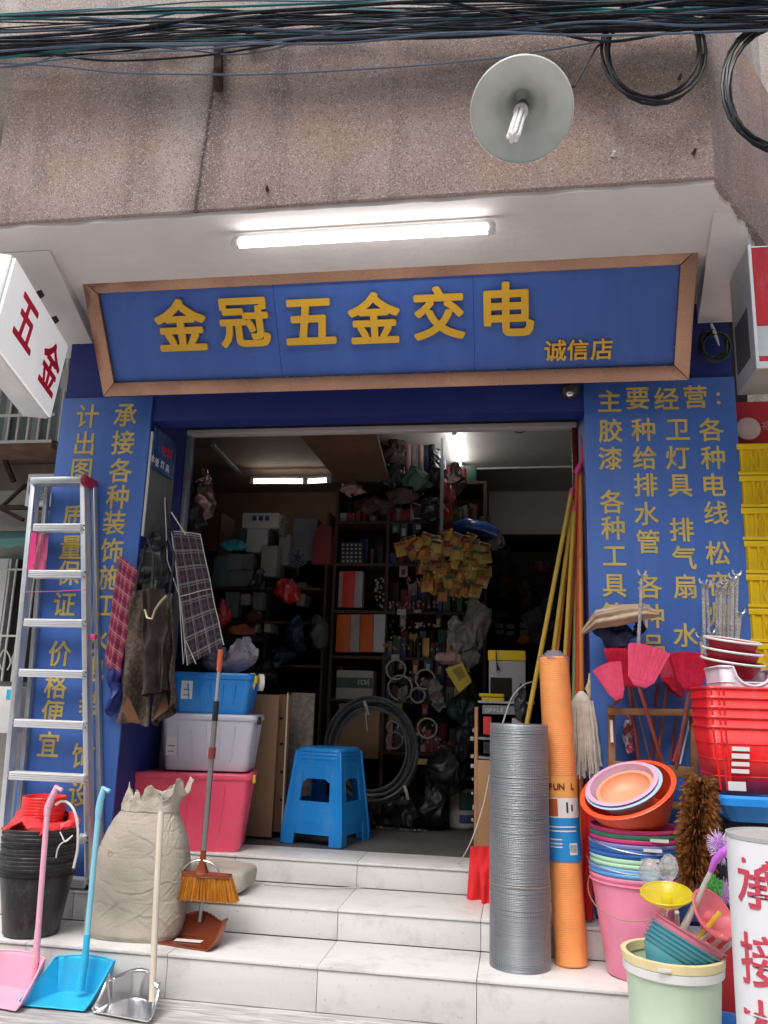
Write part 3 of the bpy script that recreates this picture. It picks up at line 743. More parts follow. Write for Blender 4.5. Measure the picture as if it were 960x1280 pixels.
# red pots in a pink bag on top
c0 = bc + Vector((.0, 0, PIT * (BN - 1) + .05))
rc = at(52, 1030, Y=3.64); rc.z = c0.z + .12
pz0 = at(50, 1033, Y=3.6).z - .05; pz1 = at(50, 996, Y=3.6).z; N = 11; pp = None
for i in range(N):
    lab = 'small red pot, %s in the nested stack above the black buckets' % (nth(N - 1 - i) if i else 'lowest')
    cc = Vector((rc.x - .0, bc.y, pz0 - .03 + (pz1 - pz0 - .05) * i / (N - 1)))
    if pp is None: pp = bucket('pot', lab, 'pot', cc, .088, .07, .08, M_REDP, 'small red pots nested on the black buckets', n=32)
    else: copy_tree(pp, cc, rz=random.uniform(0, 6), label=lab)
def crumple(p, amp, f, s=0.):
    q = Vector(p) * f + Vector((s, s * 2, s * 3)); return Vector(p) + Vector(noise.noise_vector(q)) * amp + Vector(noise.noise_vector(q * 2.7)) * amp * .4
def bagfn(c, rx, ry, h, fold=8, amp=.1, s=0., neck=1.):
    def f(u, v):
        a = 2 * PI * u; k = (math.sin(PI * min(1, v * 1.05)) ** .5 if neck < 1 else 1) * (1 + amp * math.sin(a * fold + s) * v)
        return crumple((c[0] + rx * k * math.cos(a), c[1] + ry * k * math.sin(a), c[2] + h * v), .018, 14, s)
    return f
M_PBAG = mat('red_film_bag', (.85, .06, .07), .3, alpha=.9, var=.1)
bz = top_y
def ragged(u, v):
    a = 2 * PI * u; r = .10 + .055 * math.sin(PI * v) + .02 * math.sin(5 * a + 1)
    return crumple((bc.x + r * math.cos(a), bc.y + r * math.sin(a), bz - .03 + .07 * v + .02 * math.sin(3 * a) * v), .03, 16, 2.)
tag(MB().sheet(ragged, 48, 10).build('plastic_bag', M_PBAG, loc=(bc.x, bc.y, bz - .02), smooth=True, thick=.001), 'crumpled red plastic bag round the small pots on the black bucket stack', 'plastic bag')
o_ = cable('packing_strap', 'white plastic strap curving over the red bag on the black buckets', [at(70, 1006, Y=3.5), at(76, 1002, Y=3.49), at(84, 1003, Y=3.49), at(92, 1012, Y=3.48), at(97, 1030, Y=3.48), at(97, 1060, Y=3.49), at(92, 1085, Y=3.5)], .0055, M_PAPER); o_['category'] = 'strap'
o_ = cable('white_string', 'white knotted string on the side of the black bucket stack', [at(70, 1072, Y=3.465), at(72, 1062, Y=3.46), at(76, 1055, Y=3.458), at(84, 1050, Y=3.46), at(91, 1044, Y=3.465), at(82, 1052, Y=3.455), at(78, 1046, Y=3.455), at(75, 1040, Y=3.458)], .0028, M_PAPER); o_['category'] = 'string'

# long-handled dustpans ----------------------------------------------
def dustpan(name, label, quad, back, m, hp, hm, hr, grip=True, back_h=.10, Zg=0., metal=False, hook=None):
    """quad: front-left, front-right, back-right, back-left pixels on the paving; back: height of the rear wall"""
    fl, fr = at(*quad[0], Z=Zg + .006), at(*quad[1], Z=Zg + .006); w = (fr - fl); W = w.length; u = w.normalized(); v = Vector((-u.y, u.x, 0)); D = quad[2]
    if len(quad) > 3: v = (at(*quad[4], Z=Zg) - at(*quad[3], Z=Zg)); D = v.length; v.normalize()
    t = thing(name, label, 'dustpan', fl)
    F = frame(fl, u, v, ZV); inset = .02
    def surf(a, b_):      # floor, steep sides and a back wall
        sg = 1 if a > .5 else -1; e = abs(a * 2 - 1); sd = max(0, (e - .72) / .28); fx = min(e / .72, 1); bf = min(b_ / .68, 1); bk = max(0, (b_ - .68) / .32)
        sd_ = sd ** 1.35; bk_ = bk ** 1.35
        if metal: dd = D * bf * (1 - .50 * (fx ** 2.4) * bf)
        else: dd = D * bf * (1 - .10 * fx ** 5 * bf)
        x = sg * (fx * (.5 - .105 * bf) * W + sd * .012 * (1 + bf)); y = dd + bk * .012
        h = back_h * max(sd_ * (.10 + .90 * bf ** 1.1), bk_ * (1 if not metal else 1.0 - .25 * e ** 2))
        h = min(h, back_h * (1 - .06 * e))
        return F @ Vector((W / 2 + x, y, h + .004))
    body = MB().sheet(surf, 50, 34).build('pan', m, t, smooth=True, thick=.003, ang=60)
    rim = [surf(0, i / 26) + ZV * .001 for i in range(27)] + [surf(i / 36, 1) + ZV * .001 for i in range(1, 36)] + [surf(1, 1 - i / 26) + ZV * .001 for i in range(27)]
    MB().tube(rim, .0038, 6).build('rim', m, t, smooth=True)
    pts = [Vector(p) for p in hp]
    ax = (pts[-1] - pts[0]).normalized()
    MB().tube(pts, hr, 12).build('handle', hm, t, smooth=True)
    base = pts[0]
    if not metal: MB().cyl(base - ax * .02, base + ax * .10, hr * 1.35, hr * 1.1, 14).build('socket', m, t, smooth=True)
    return t, pts, ax
def hpts(a, ya, b_, yb, k=2):
    p, q = at(*a, Y=ya), at(*b_, Y=yb); return [p.lerp(q, i / k) for i in range(k + 1)]
for lab, fl, fr, D, m, hm, ha, hb, tip in (
    ('pale pink long-handled dustpan standing at the lower left corner', (-12, 1262), (19, 1265), .145, M_LPINK, M_LPINK, (45, 1196), (59, 1016), (71, 984)),
    ('bright blue long-handled dustpan between the pink and the steel one', (27, 1258), (104, 1265), .145, M_CYAN, M_LBLUE, (106, 1202), (123, 1018), (130, 985))):
    if lab.startswith('pale pink'): fl = (-52, 1252)
    fp, fq = at(*fl, Z=0), at(*fr, Z=0); yb = 3.435
    b0 = at(*ha, Y=yb - .0); top = at(*hb, Y=yb + .02); tp = at(*tip, Y=yb + .02); tp2 = tp + Vector((.025, 0, -.012))
    t, pts, ax = dustpan('dustpan', lab, (fl, fr, D) + (((20, 1265), (56, 1243)) if lab.startswith('pale pink') else ((65, 1262), (105, 1243))), None, m, [b0, b0.lerp(top, .5), top], hm, .0115, back_h=.135)
    g = MB(); mid = top.lerp(tp, .5) - Vector((.004, 0, -.004))
    g.tube([top - ax * .01, top + ax * .02, mid, tp, tp2], [.013, .0145, .014, .013, .010], 12).build('grip', hm, t, smooth=True)
    cc = on = b0; MB().cyl(b0 + Vector((-.004, -.012, -.10)), b0 + ax * .02, .020, .014, 14).build('handle_boss', m, t, smooth=True)
yb = at(120, 1262, Z=0).y + .20
t, pts, ax = dustpan('dustpan', 'steel dustpan with a plain beige stick handle on the grey paving', ((118, 1267), (184, 1279), .19, (151, 1273), (176, 1250)), None, M_STEEL,
    [at(190, 1252, Y=3.36), at(195, 1130, Y=3.43), at(201, 1018, Y=3.44), at(201, 1014, Y=3.44)], M_BEIGE, [.0125, .0125, .013, .009], metal=True, back_h=.105)

# beige sack ----------------------------------------------------------
_rs = random.Random(21)
SCR = [(_rs.gauss(-.75, .55), _rs.uniform(-.22, .30), _rs.uniform(.05, .50), _rs.uniform(.0008, .0028), _rs.uniform(.0035, .007)) for _ in range(42)]
def sack():
    c = at(168, 1160, Y=3.72); c.z = Z1; zt = at(170, 1012, Y=3.7).z; H = zt - Z1
    wb = px(62, c); cx = c.x
    def f(u, v):
        a = 2 * PI * u; z = v * H
        k = 1.0 - .05 * abs(v * 2 - .6) ** 2.2; k = min(k, .93 + .07 * (v / .05)) if v < .05 else k
        k *= (1 - max(0, (v - .55) / .45) ** 1.8 * .36)
        e = 2 / 2.8; cs, sn = math.cos(a), math.sin(a)
        x = wb * k * abs(cs) ** e * (1 if cs > 0 else -1); y = .125 * k * abs(sn) ** e * (1 if sn > 0 else -1)
        x += .03 * v - .01
        p = Vector((cx + x, c.y + .01 + y, Z1 + .002 + z))
        q = p * 3.0; d = noise.noise(Vector((q.x * 1.5 + p.z * 5, q.y, q.z * 2.3))) * .011 * (v > .02)
        cr = abs(noise.noise(Vector((p.x * 6 + p.z * 9, p.y * 3, p.z * 14 - p.x * 7)))); d -= max(0, .10 - cr) * .02 * min(1, v * 4)
        cr2 = abs(noise.noise(Vector((p.x * 3, 4, p.z * 30)))); d -= max(0, .12 - cr2) * .03 * max(0, (v - .45))
        for (az, sl, z0, am, wd) in SCR:                 # sharp diagonal creases
            da = (a - az + PI) % (2 * PI) - PI
            if abs(da) < .7:
                dz = p.z - (Z1 + z0 + sl * da + .02 * math.sin(da * 5 + z0 * 30)); fall = math.cos(da / .7 * PI / 2)
                d += am * fall * (math.exp(-(dz / wd) ** 2) - .8 * math.exp(-((dz + wd * 1.5) / wd) ** 2))
        out = Vector((cs, sn, 0)); return p + out * d
    t = thing('sack', 'full beige woven sack with a crumpled open top beside the dustpans', 'sack', c)
    MB().sheet(f, 170, 150).build('body', M_SACK, t, smooth=True, ang=180)
    def g(u, v):
        a = 2 * PI * u; p = f(u, .985); k = v
        o = Vector((math.cos(a) * .9, math.sin(a), 0))
        ca, sa = math.cos(a), math.sin(a)
        n1 = noise.noise(Vector((ca * 1.6 + 4, sa * 1.6, 0))); n2 = noise.noise(Vector((ca * 4.5, sa * 4.5, 7)))
        hh = .085 + .07 * n1 + .05 * n2 + .02 * ca
        p = p + ZV * (hh * k) + o * (k * (.02 * n2 - .012 + .05 * max(0, ca) * k) + .03 * (.25 - min(.25, abs(noise.noise(Vector((ca * 6, sa * 6, k * 2)))))) * k) + Vector((.022 * k * k, 0, 0))
        return crumple(p, .020 * k, 17)
    MB().sheet(g, 120, 14).build('open_top', M_SACK2, t, smooth=True, thick=.002, ang=180)
    st = MB(); p = at(148, 1070, Y=3.6)
    pz = f(.68, .64); x, y, z = XV, ZV, -YV
    MB().lathe([(.010, 0), (.013, 0), (.013, .0008), (.010, .0008)], 20, frame(f(.685, .66) + Vector((0, -.003, 0)), XV, ZV, -YV)).build('stamp_ring', M_STAMP, t)
M_STAMP = mat('red_stamp', (.48, .28, .22), .8, var=.2, vs=60)
sack()
def cushion(name, label, cat, c, sx, sy, sz, m, s=1., rz=0.):
    def f(u, v):
        a = 2 * PI * u; b_ = PI * (v - .5); e = .45
        cs = lambda t_: abs(math.cos(t_)) ** e * (1 if math.cos(t_) > 0 else -1); sn = lambda t_: abs(math.sin(t_)) ** e * (1 if math.sin(t_) > 0 else -1)
        p = Vector((sx / 2 * cs(b_) * cs(a), sy / 2 * cs(b_) * sn(a), sz / 2 * sn(b_)))
        p = Matrix.Rotation(rz, 3, 'Z') @ p
        d = crumple(p, .012, 10, s) ; d.z = max(d.z, -sz / 2)
        return d + Vector(c) + Vector((0, 0, sz / 2))
    return tag(MB().sheet(f, 64, 24).build(name, m, loc=c, smooth=True, ang=180), label, cat)
c = at(272, 1128, Y=3.98); c.z = Z2
cushion('folded_sack', 'grey flattened sack lying on the middle step behind the broom', 'sack', (at(262, 1100, Y=4.05).x, 4.08, Z2), .38, .30, .115, M_SACK2, 3.)

# storage tubs --------------------------------------------------------
def rrect(w_, d, r, n=6):
    pts = []
    for cx_, cy_, a0 in ((w_ / 2 - r, d / 2 - r, 0), (-w_ / 2 + r, d / 2 - r, PI / 2), (-w_ / 2 + r, -d / 2 + r, PI), (w_ / 2 - r, -d / 2 + r, 1.5 * PI)):
        for i in range(n + 1):
            a = a0 + PI / 2 * i / n; pts.append((cx_ + r * math.cos(a), cy_ + r * math.sin(a)))
    return pts
def loft(mb, secs, F=None, cap0=True, cap1=True):
    o = len(mb.v); k = len(secs[0][0])
    for poly, z in secs:
        for x, y in poly:
            p = Vector((x, y, z)); mb.v.append(F @ p if F else p)
    for i in range(len(secs) - 1):
        for j in range(k):
            a = o + i * k + j; b_ = o + i * k + (j + 1) % k; mb.f.append((a, b_, b_ + k, a + k))
    if cap0: mb.f.append(tuple(range(o, o + k))[::-1])
    if cap1: mb.f.append(tuple(range(o + (len(secs) - 1) * k, o + len(secs) * k)))
    return mb
def tub(label, c, w_, d, h, m, latch, sticker, rz=0.):
    t = thing('storage_tub', label, 'storage box', c); F = Matrix.Translation(Vector(c)) @ Matrix.Rotation(rz, 4, 'Z')
    kb = .86
    loft(MB(), [(rrect(w_ * kb * .97, d * kb * .97, .03), 0), (rrect(w_ * kb, d * kb, .035), .012), (rrect(w_ * .955, d * .955, .035), h - .045), (rrect(w_ * .96, d * .96, .035), h - .034)], F).build('body', m, t, smooth=True, ang=40)
    loft(MB(), [(rrect(w_ * .985, d * .985, .038), h - .0335), (rrect(w_, d, .04), h - .030), (rrect(w_, d, .04), h - .012), (rrect(w_ * .98, d * .97, .035), h - .002), (rrect(w_ * .93, d * .92, .03), h), (rrect(w_ * .9, d * .88, .03), h - .006)], F).build('lid', m, t, smooth=True, ang=50)
    for s, n_, wh in ((0, 5, w_), (1, 4, d)):      # ribs on the front and on the right side
        for k in range(n_):
            a = (k + 1) / (n_ + 1) - .5 + random.uniform(-.01, .01); rb = MB()
            if s == 0: p, q = Vector((a * w_ * .80, -d * kb / 2 - .001, h * .22)), Vector((a * w_ * .88, -d * .95 / 2 - .001, h - .06))
            else: p, q = Vector((w_ * kb / 2 + .001, a * d * .8, h * .14)), Vector((w_ * .95 / 2 + .001, a * d * .88, h - .06))
            rb.beam(F @ p, F @ q, .012, .006).build('rib', m, t, bevel=.0025)
    for s in (1, -1):
        MB().box((s * (w_ / 2 + .004), -.28 * d * 0 - d * .30, h - .03), (.016, .055, .04), F).build('latch', latch, t, bevel=.004)
    if sticker:
        x, z, sw, sh = sticker; yy = -(d * kb / 2 + (d * .955 / 2 - d * kb / 2) * (z / h)) - .0028; al = math.atan2(d * (.955 - kb) / 2, h)
        G = F @ frame(Vector((x * w_, yy, z)), XV, Vector((0, -math.sin(al), math.cos(al))), Vector((0, -math.cos(al), -math.sin(al))))
        lb = MB().box((0, 0, 0), (sw, sh, .001), G).build('label', M_PAPER, t)
        for k in range(3): MB().box((-.011 + .011 * k, .002, .0009), (.008, .007, .001), G).build('print', M_INK, lb)
        MB().box((0, -sh * .28, .0009), (sw * .6, .006, .001), G).build('print', M_TRP, lb)
    return t
cP = Vector((at(236, 960, Y=4.5).x, 4.54, Z3)); 
def tubpx(label, x0, x1, ytop, zb, yc, d, m, latch, stk, rz):
    a, b_ = at(x0, ytop, Y=yc - d / 2), at(x1, ytop, Y=yc - d * .5)
    return tub(label, Vector(((a.x + b_.x) / 2, yc, zb)), (b_.x - a.x), d, a.z - zb, m, latch, stk, rz)
tubpx('big hot pink plastic storage box at the bottom of the three stacked boxes', 152, 304, 962, Z3 + .001, 4.445, .34, M_PINKP, M_YEL, None, R(12))
z1 = at(230, 962, Y=4.32).z - .004
tubpx('translucent white storage box in the middle of the three stacked boxes', 197, 313, 890, z1, 4.50, .34, M_CLEAR, M_INK, (-.36, .12, .055, .095), R(9))
z2 = at(230, 890, Y=4.34).z - .004
tubpx('blue plastic storage box on top of the three stacked boxes', 211, 310, 839, z2, 4.50, .32, M_BLUEP, M_YEL, (-.30, .12, .060, .095), R(9))
z3 = at(230, 839, Y=4.36).z
cf = at(284, 836, Y=4.50)
def filmbag(u, v):
    a = 2 * PI * u; k = math.sin(PI * (.03 + .95 * v)) ** .5
    p = Vector((cf.x + .16 * k * math.cos(a) + .03 * v, cf.y + .09 * k * math.sin(a), z3 + .10 * v * (1 + .8 * max(0, math.cos(a)) + .25 * math.sin(a * 4)))); q_ = crumple(p, .03 * v, 11, 5.)
    return q_ + Vector((math.cos(a) * .3, math.sin(a), .8)) * ((.25 - min(.25, abs(noise.noise(p * 17)))) * .10 * v + (.2 - min(.2, abs(noise.noise(p * 38 + Vector((3, 0, 0)))))) * .03 * v)
M_FILM2 = mat('cloudy_film', (.30, .27, .35), .28, alpha=.6, var=.1, vs=14)
tag(MB().sheet(filmbag, 110, 50).build('plastic_bag', M_FILM2, loc=(cf.x, cf.y, z3), smooth=True), 'cloudy plastic bag slumped on top of the blue storage box', 'plastic bag')
for k, (x, y, m, lab) in enumerate(((315, 852, M_CREAM, 'roll of yellow masking tape hanging beside the blue box'), (326, 853, M_PAPER, 'roll of white tape hanging beside the yellow roll'))):
    c = at(x, y, Y=4.47); tag(MB().lathe([(.022, -.012), (.045, -.012), (.045, .012), (.022, .012), (.022, -.012)], 28, frame(c, YV, ZV, XV) @ Matrix.Rotation(.5, 4, 'Y')).build('tape_roll', m, loc=c, smooth=True, ang=40), lab, 'tape')

# broom standing in its brown dustpan ----------------------------------
def broom():
    Y = 3.70; top = at(276, 812, Y=Y); hd = at(252, 1092, Y=Y); t = thing('broom', 'broom with amber bristles and a telescopic steel handle clipped upright over the brown dustpan', 'broom', (hd.x, Y, Z1))
    L = lambda k: top.lerp(hd, k)
    MB().tube([L(0), L(.10)], .0125, 12).build('grip', M_BROWN2, t, smooth=True)
    MB().tube([L(.10), L(.60)], .0085, 12).build('upper_tube', M_ALUD, t, smooth=True)
    MB().tube([L(.24), L(.33)], .0135, 12).build('collar', M_BLACK, t, smooth=True)
    MB().tube([L(.33), L(.90)], .0125, 12).build('lower_tube', M_STEELD, t, smooth=True)
    MB().tube([L(.45), L(.50)], .0165, 12).build('clip', M_BROWN, t, smooth=True)
    MB().tube([L(.90), L(.955), L(1)], [.012, .015, .035], 12).build('neck', M_BRONZE, t, smooth=True)
    hb = at(252, 1094, Y=Y); wl, wr = at(219, 1090, Y=Y), at(289, 1096, Y=Y)
    u = (wr - wl).normalized()
    MB().beam(wl, wr, .045, .018).build('head', M_BRONZE, t, bevel=.005)
    bl_, br_ = at(208, 1122, Y=Y), at(297, 1128, Y=Y); b = MB(); rg = random.Random(5)
    for i in range(900):
        a = rg.random(); dy = rg.uniform(-.018, .018); p = wl.lerp(wr, a) + Vector((0, dy, -.004)); q = bl_.lerp(br_, a + rg.uniform(-.012, .012)) + Vector((0, dy * 1.7, rg.uniform(-.005, .004)))
        b.strand(p, q, .0019, .0011)
    b.add([wl.lerp(wr, .02) - ZV * .006, wl.lerp(wr, .98) - ZV * .006, bl_.lerp(br_, .97) + ZV * .014, bl_.lerp(br_, .03) + ZV * .014], [(0, 1, 2, 3)])
    tag(b.build('bristles', M_BRIS, t), kind='stuff')
    pts = [hb + u * (.085 * math.cos(PI * i / 12)) + ZV * (.003 + .06 * math.sin(PI * i / 12)) + Vector((0, -.01, 0)) for i in range(13)]
    MB().tube(pts, .0022, 6).build('wire_hoop', M_STEEL, t, smooth=True)
    # dustpan
    c = at(232, 1186, Z=Z1); dt = thing('dustpan', 'glossy bronze-brown dustpan with a toothed rim on the low step under the broom', 'dustpan', (c.x, c.y, Z1))
    bkL = at(240, 1150, Y=3.74)
    fl, fr = at(186, 1179, Z=Z1), at(258, 1190, Z=Z1); W = (fr - fl).length; uu = (fr - fl).normalized(); vv = Vector((-uu.y, uu.x, 0)); F = frame(fl, uu, vv, ZV)
    def s_(a, b_):
        sg = 1 if a > .5 else -1; e = abs(a * 2 - 1); sd = max(0, (e - .72) / .28); fx = min(e / .72, 1); bf = min(b_ / .66, 1); bk = max(0, (b_ - .66) / .34)
        y = .15 * bf * (1 - .42 * fx ** 2.4 * bf) + bk * .035; x = sg * (fx * W * (.5 + .02 * bf) + sd * .014)
        h = .085 * max(sd ** 1.3 * (.16 + .84 * bf), bk ** 1.3) * (1 + .12 * math.cos(a * 4 * PI) * bf)
        return F @ Vector((W / 2 + x, y, h + .004))
    MB().sheet(s_, 60, 34).build('pan', M_BRONZE, dt, smooth=True, thick=.003, ang=60)
    rim = [s_(0, i / 26) for i in range(27)] + [s_(i / 40, 1) for i in range(1, 40)] + [s_(1, 1 - i / 26) for i in range(27)]
    MB().tube(rim, .0045, 6).build('rim', M_BRONZE, dt, smooth=True)
    tb = MB()
    for i in range(0, len(rim), 2): p = rim[i]; tb.box((p.x, p.y, p.z + .004), (.0045, .0045, .005))
    tag(tb.build('teeth', M_BRONZE, dt), kind='stuff')
    MB().tube([at(252, 1128, Y=3.76), at(250, 1152, Y=3.76)], .009, 10).build('pole', M_ALUD, dt, smooth=True)
    MB().box((at(234, 1180, Z=Z1).x, at(234, 1180, Z=Z1).y + .015, Z1 + .0095), (.12, .035, .0015)).build('label', M_PAPER, dt)
M_STEELD = mat('worn_steel_tube', (.30, .27, .27), .35, metal=.7)
M_BROWN2 = mat('orange_brown_grip', (.45, .09, .04), .4)
broom()

# jamb boards, bags ------------------------------------------------------
XJ = xl1 + .004
def jamb_quad(name, label, cat, y0, z0, y1, z1, m, th=.006, x=XJ): return tag(MB().bx(x, x + th, y0, y1, z0, z1).build(name, m, loc=(x, (y0 + y1) / 2, z0), bevel=.001), label, cat)
M_SLATE = mat('grey_board', (.12, .125, .125), .35, var=.2, vs=3)
a = at(178, 530, X=XJ); b_ = at(172, 669, X=XJ)
gb = thing('grey_board', 'grey board with a white edge strip on the side of the left pillar', 'board', (XJ, YF, b_.z))
MB().bx(XJ, XJ + .006, YF + .012, YF + .33, at(172, 668, X=XJ).z, at(190, 540, X=XJ).z).build('panel', M_SLATE, gb)
MB().bx(XJ - .001, XJ + .010, YF - .001, YF + .0115, at(172, 668, X=XJ).z, at(190, 540, X=XJ).z).build('edge_strip', M_PAPER, gb, bevel=.001)
M_POST = mat('dark_blue_poster', (.02, .07, .22), .25, var=.3, vs=4, col2=(.05, .16, .35), mix=(.4, .7))
ps = thing('poster', 'small dark blue notice with red and white writing above the grey board', 'poster', (XJ + .008, YF + .1, 2.3))
zt, zb2 = at(186, 530, X=XJ).z, at(186, 590, X=XJ).z
MB().bx(XJ + .0105, XJ + .016, YF + .014, YF + .30, zb2 + .03, zt).build('sheet', M_POST, ps)
for ch, x, y, k, m in (('电', 205, 563, 13, M_RED), ('料', 212, 568, 13, M_RED), ('水', 191, 573, 9, M_PAPER), ('管', 196, 578, 9, M_PAPER), ('灯', 203, 581, 9, M_PAPER), ('具', 209, 586, 9, M_PAPER)):
    c = at(x, y, X=XJ + .0165); glyph('character', ch, c, YV, ZV, px(k, c) * 1.2, m, ps, bold=.02, depth=.001)
M_PLAID = plaid('grey_plaid', (.028, .022, .028), (.28, .25, .26), (.10, .06, .08))
M_PLAIDR = plaid('red_plaid', (.30, .015, .03), (.36, .22, .27), (.05, .012, .07))
M_PAT = mat('brown_patterned_cloth', (.055, .038, .028), .75, var=.2, vs=60, col2=(.12, .085, .062), mix=(.42, .60), bump=.3, bs=30)
M_LEATH = mat('tan_leather', (.22, .10, .05), .6, var=.2)
def hangbag(name, label, cat, quad, Y, th, m, wav=.012, seed=0., group=None, nu=24, nv=30, Yr=None):
    """quad of pixels tl,tr,br,bl ; a soft flat bag hanging at depth Y"""
    Yr = Yr or Y
    tl, tr, br, bl_ = at(*quad[0], Y=Y), at(*quad[1], Y=Yr), at(*quad[2], Y=Yr), at(*quad[3], Y=Y)
    c = (tl + tr) / 2; t = thing(name, label, cat, c, group)
    n = (tr - tl).cross(bl_ - tl).normalized(); n = n if n.y < 0 else -n
    def f(s):
        def g(u, v):
            p = tl.lerp(tr, u).lerp(bl_.lerp(br, u), v)
            puff = th / 2 * (math.sin(PI * min(1, max(0, u))) ** .5) * (.35 + .65 * v)
            return p + n * (s * puff + wav * math.sin(u * 9 + seed + v * 2) * v + wav * noise.noise(Vector((u * 3, v * 4, seed))))
        return g
    MB().sheet(f(1), nu, nv).build('front', m, t, smooth=True, ang=180); MB().sheet(f(-1), nu, nv).build('back', m, t, smooth=True, ang=180)
    e = [f(1)(0, i / nv) for i in range(nv + 1)]; e2 = [f(1)(1, i / nv) for i in range(nv + 1)]
    return t, f(1), n
t, f, n = hangbag('shopping_bag', 'long grey plaid shopping bag with white piping hanging above the blue box', 'bag', ((214, 664), (250, 668), (280, 806), (234, 832)), 4.22, .05, M_PLAID, .012, 1., Yr=4.32)
for uu in (0, 1):
    MB().tube([f(uu, i / 30) + n * .002 for i in range(31)], .0028, 6).build('piping', M_PAPER, t, smooth=True)
MB().tube([f(i / 12, .0) + n * .002 for i in range(13)], .0025, 6).build('piping', M_PAPER, t, smooth=True)
MB().tube([f(i / 12, .50) + n * .003 for i in range(13)], .0025, 6).build('piping', M_PAPER, t, smooth=True)
MB().tube([at(206, 622, Y=4.16), at(209, 700, Y=4.17), at(224, 745, Y=4.16), at(229, 830, Y=4.15), at(232, 800, Y=4.15), at(245, 830, Y=4.16)], .0028, 6).build('piping', M_PAPER, t, smooth=True)
MB().tube([at(206, 622, Y=4.18), at(212, 655, Y=4.2), at(217, 668, Y=4.22)], .006, 6).build('strap', M_BLACK, t, smooth=True)
MB().tube([at(214, 640, Y=4.18), at(232, 668, Y=4.24)], .004, 6).build('strap', M_PAPER, t, smooth=True)
t, f, n = hangbag('plaid_bag', 'narrow red plaid bag hanging at the edge of the left pillar', 'bag', ((149, 694), (172, 712), (150, 845), (130, 826)), 3.96, .05, M_PLAIDR, .01, 2.)
for i, (q, Y, lab) in enumerate(((((166, 740), (196, 735), (190, 908), (142, 900)), 3.96, 'brown patterned cloth bag with tan corners hanging lowest behind the red plaid bag'), (((192, 745), (216, 742), (222, 880), (196, 908)), 4.02, 'narrow brown patterned cloth bag hanging next to the blue storage box'))):
    t, f, n = hangbag('cloth_bag', lab, 'bag', q, Y, .10, M_PAT, .045, 3. + i, nu=40)
    tl = f(0, 0); 
    MB().add([f(.25, .99) + n * .004, f(.75, .99) + n * .004, f(.5, .80) + n * .005], [(0, 1, 2)]).build('leather_corner', M_LEATH, t, thick=.002)
    hp_ = at(q[0][0] + 18, 672, Y=Y)
    MB().tube([f(.2, 0), at(q[0][0] + 14, 690, Y=Y), hp_, at(q[0][0] + 26, 695, Y=Y), f(.85, 0)], .008, 8).build('handle', M_BLACK, t, smooth=True)
    MB().tube([f(.1 + .8 * k / 8, .02) + n * (.01 + .01 * math.sin(k * 2)) for k in range(9)], .006, 6).build('metal_trim', M_CREAMM, t, smooth=True) if False else None
def blob(name, label, cat, cpx, Y, w_, h_, d, m, s=0., amp=.04, f=9, group=None, top=.6, nu=56, nv=30):
    c = at(*cpx, Y=Y)
    W_, H_ = px(w_, c), px(h_, c)
    def g(u, v):
        a = 2 * PI * u; k = math.sin(PI * (.02 + .96 * v)) ** .55 * (1 - (1 - top) * v)
        p = Vector((c.x + W_ / 2 * k * math.cos(a), c.y + d / 2 * k * math.sin(a), c.z - H_ / 2 + H_ * v)); q_ = crumple(p, amp, f, s); rr_ = abs(noise.noise(Vector((p.x * f * 2.2 + s, p.y * f * 2.2, p.z * f * 1.1)))); return q_ + Vector((math.cos(a), math.sin(a), 0)) * ((.22 - min(.22, rr_)) * amp * 1.6 * (v * 4 if v < .25 else 1))
    return tag(MB().sheet(g, nu, nv).build(name, m, loc=c, smooth=True, ang=180), label, cat, group)
M_FOIL = mat('dark_foil', (.20, .12, .11), .22, metal=.6, var=.5, vs=6)
blob('foil_bag', 'shiny dark foil wrapped bundle hanging at the top left inside the doorway', 'bundle', (253, 618), 4.75, 28, 62, .12, M_FOIL, 1., .05, 8)
blob('cloth_bundle', 'dark quilted bundle hanging under the foil bundle inside the doorway', 'bundle', (240, 655), 4.7, 34, 50, .12, M_BLACK, 2., .05, 8)
t, f, n = hangbag('cloth_bag', 'dark brown cloth bag bunched between the two patterned bags', 'bag', ((178, 738), (206, 736), (208, 862), (180, 872)), 3.90, .12, mat('dark_brown_cloth', (.035, .022, .018), .7, var=.3, vs=30), .05, 9., nu=40)
tag(MB().tube([at(181, 762, Y=3.82), at(184, 772, Y=3.81), at(190, 774, Y=3.81), at(194, 762, Y=3.82), at(201, 752, Y=3.82), at(208, 745, Y=3.83)], .006, 8).build('bag_zip', M_CREAMM, loc=at(190, 770, Y=3.82), smooth=True), 'pale zip edge curving across the top of the dark bunched bag', 'zip')
blob('backpack', 'black backpack hanging among the cloth bags on the left', 'bag', (186, 715), 4.08, 46, 100, .12, M_BLACK, 3., .05, 8)
blob('cloth_bundle', 'blue plastic sheet bunched against the left pillar below the bags', 'cloth', (142, 860), 4.02 - .06, 22, 70, .05, M_BLUED, 4., .03, 9)

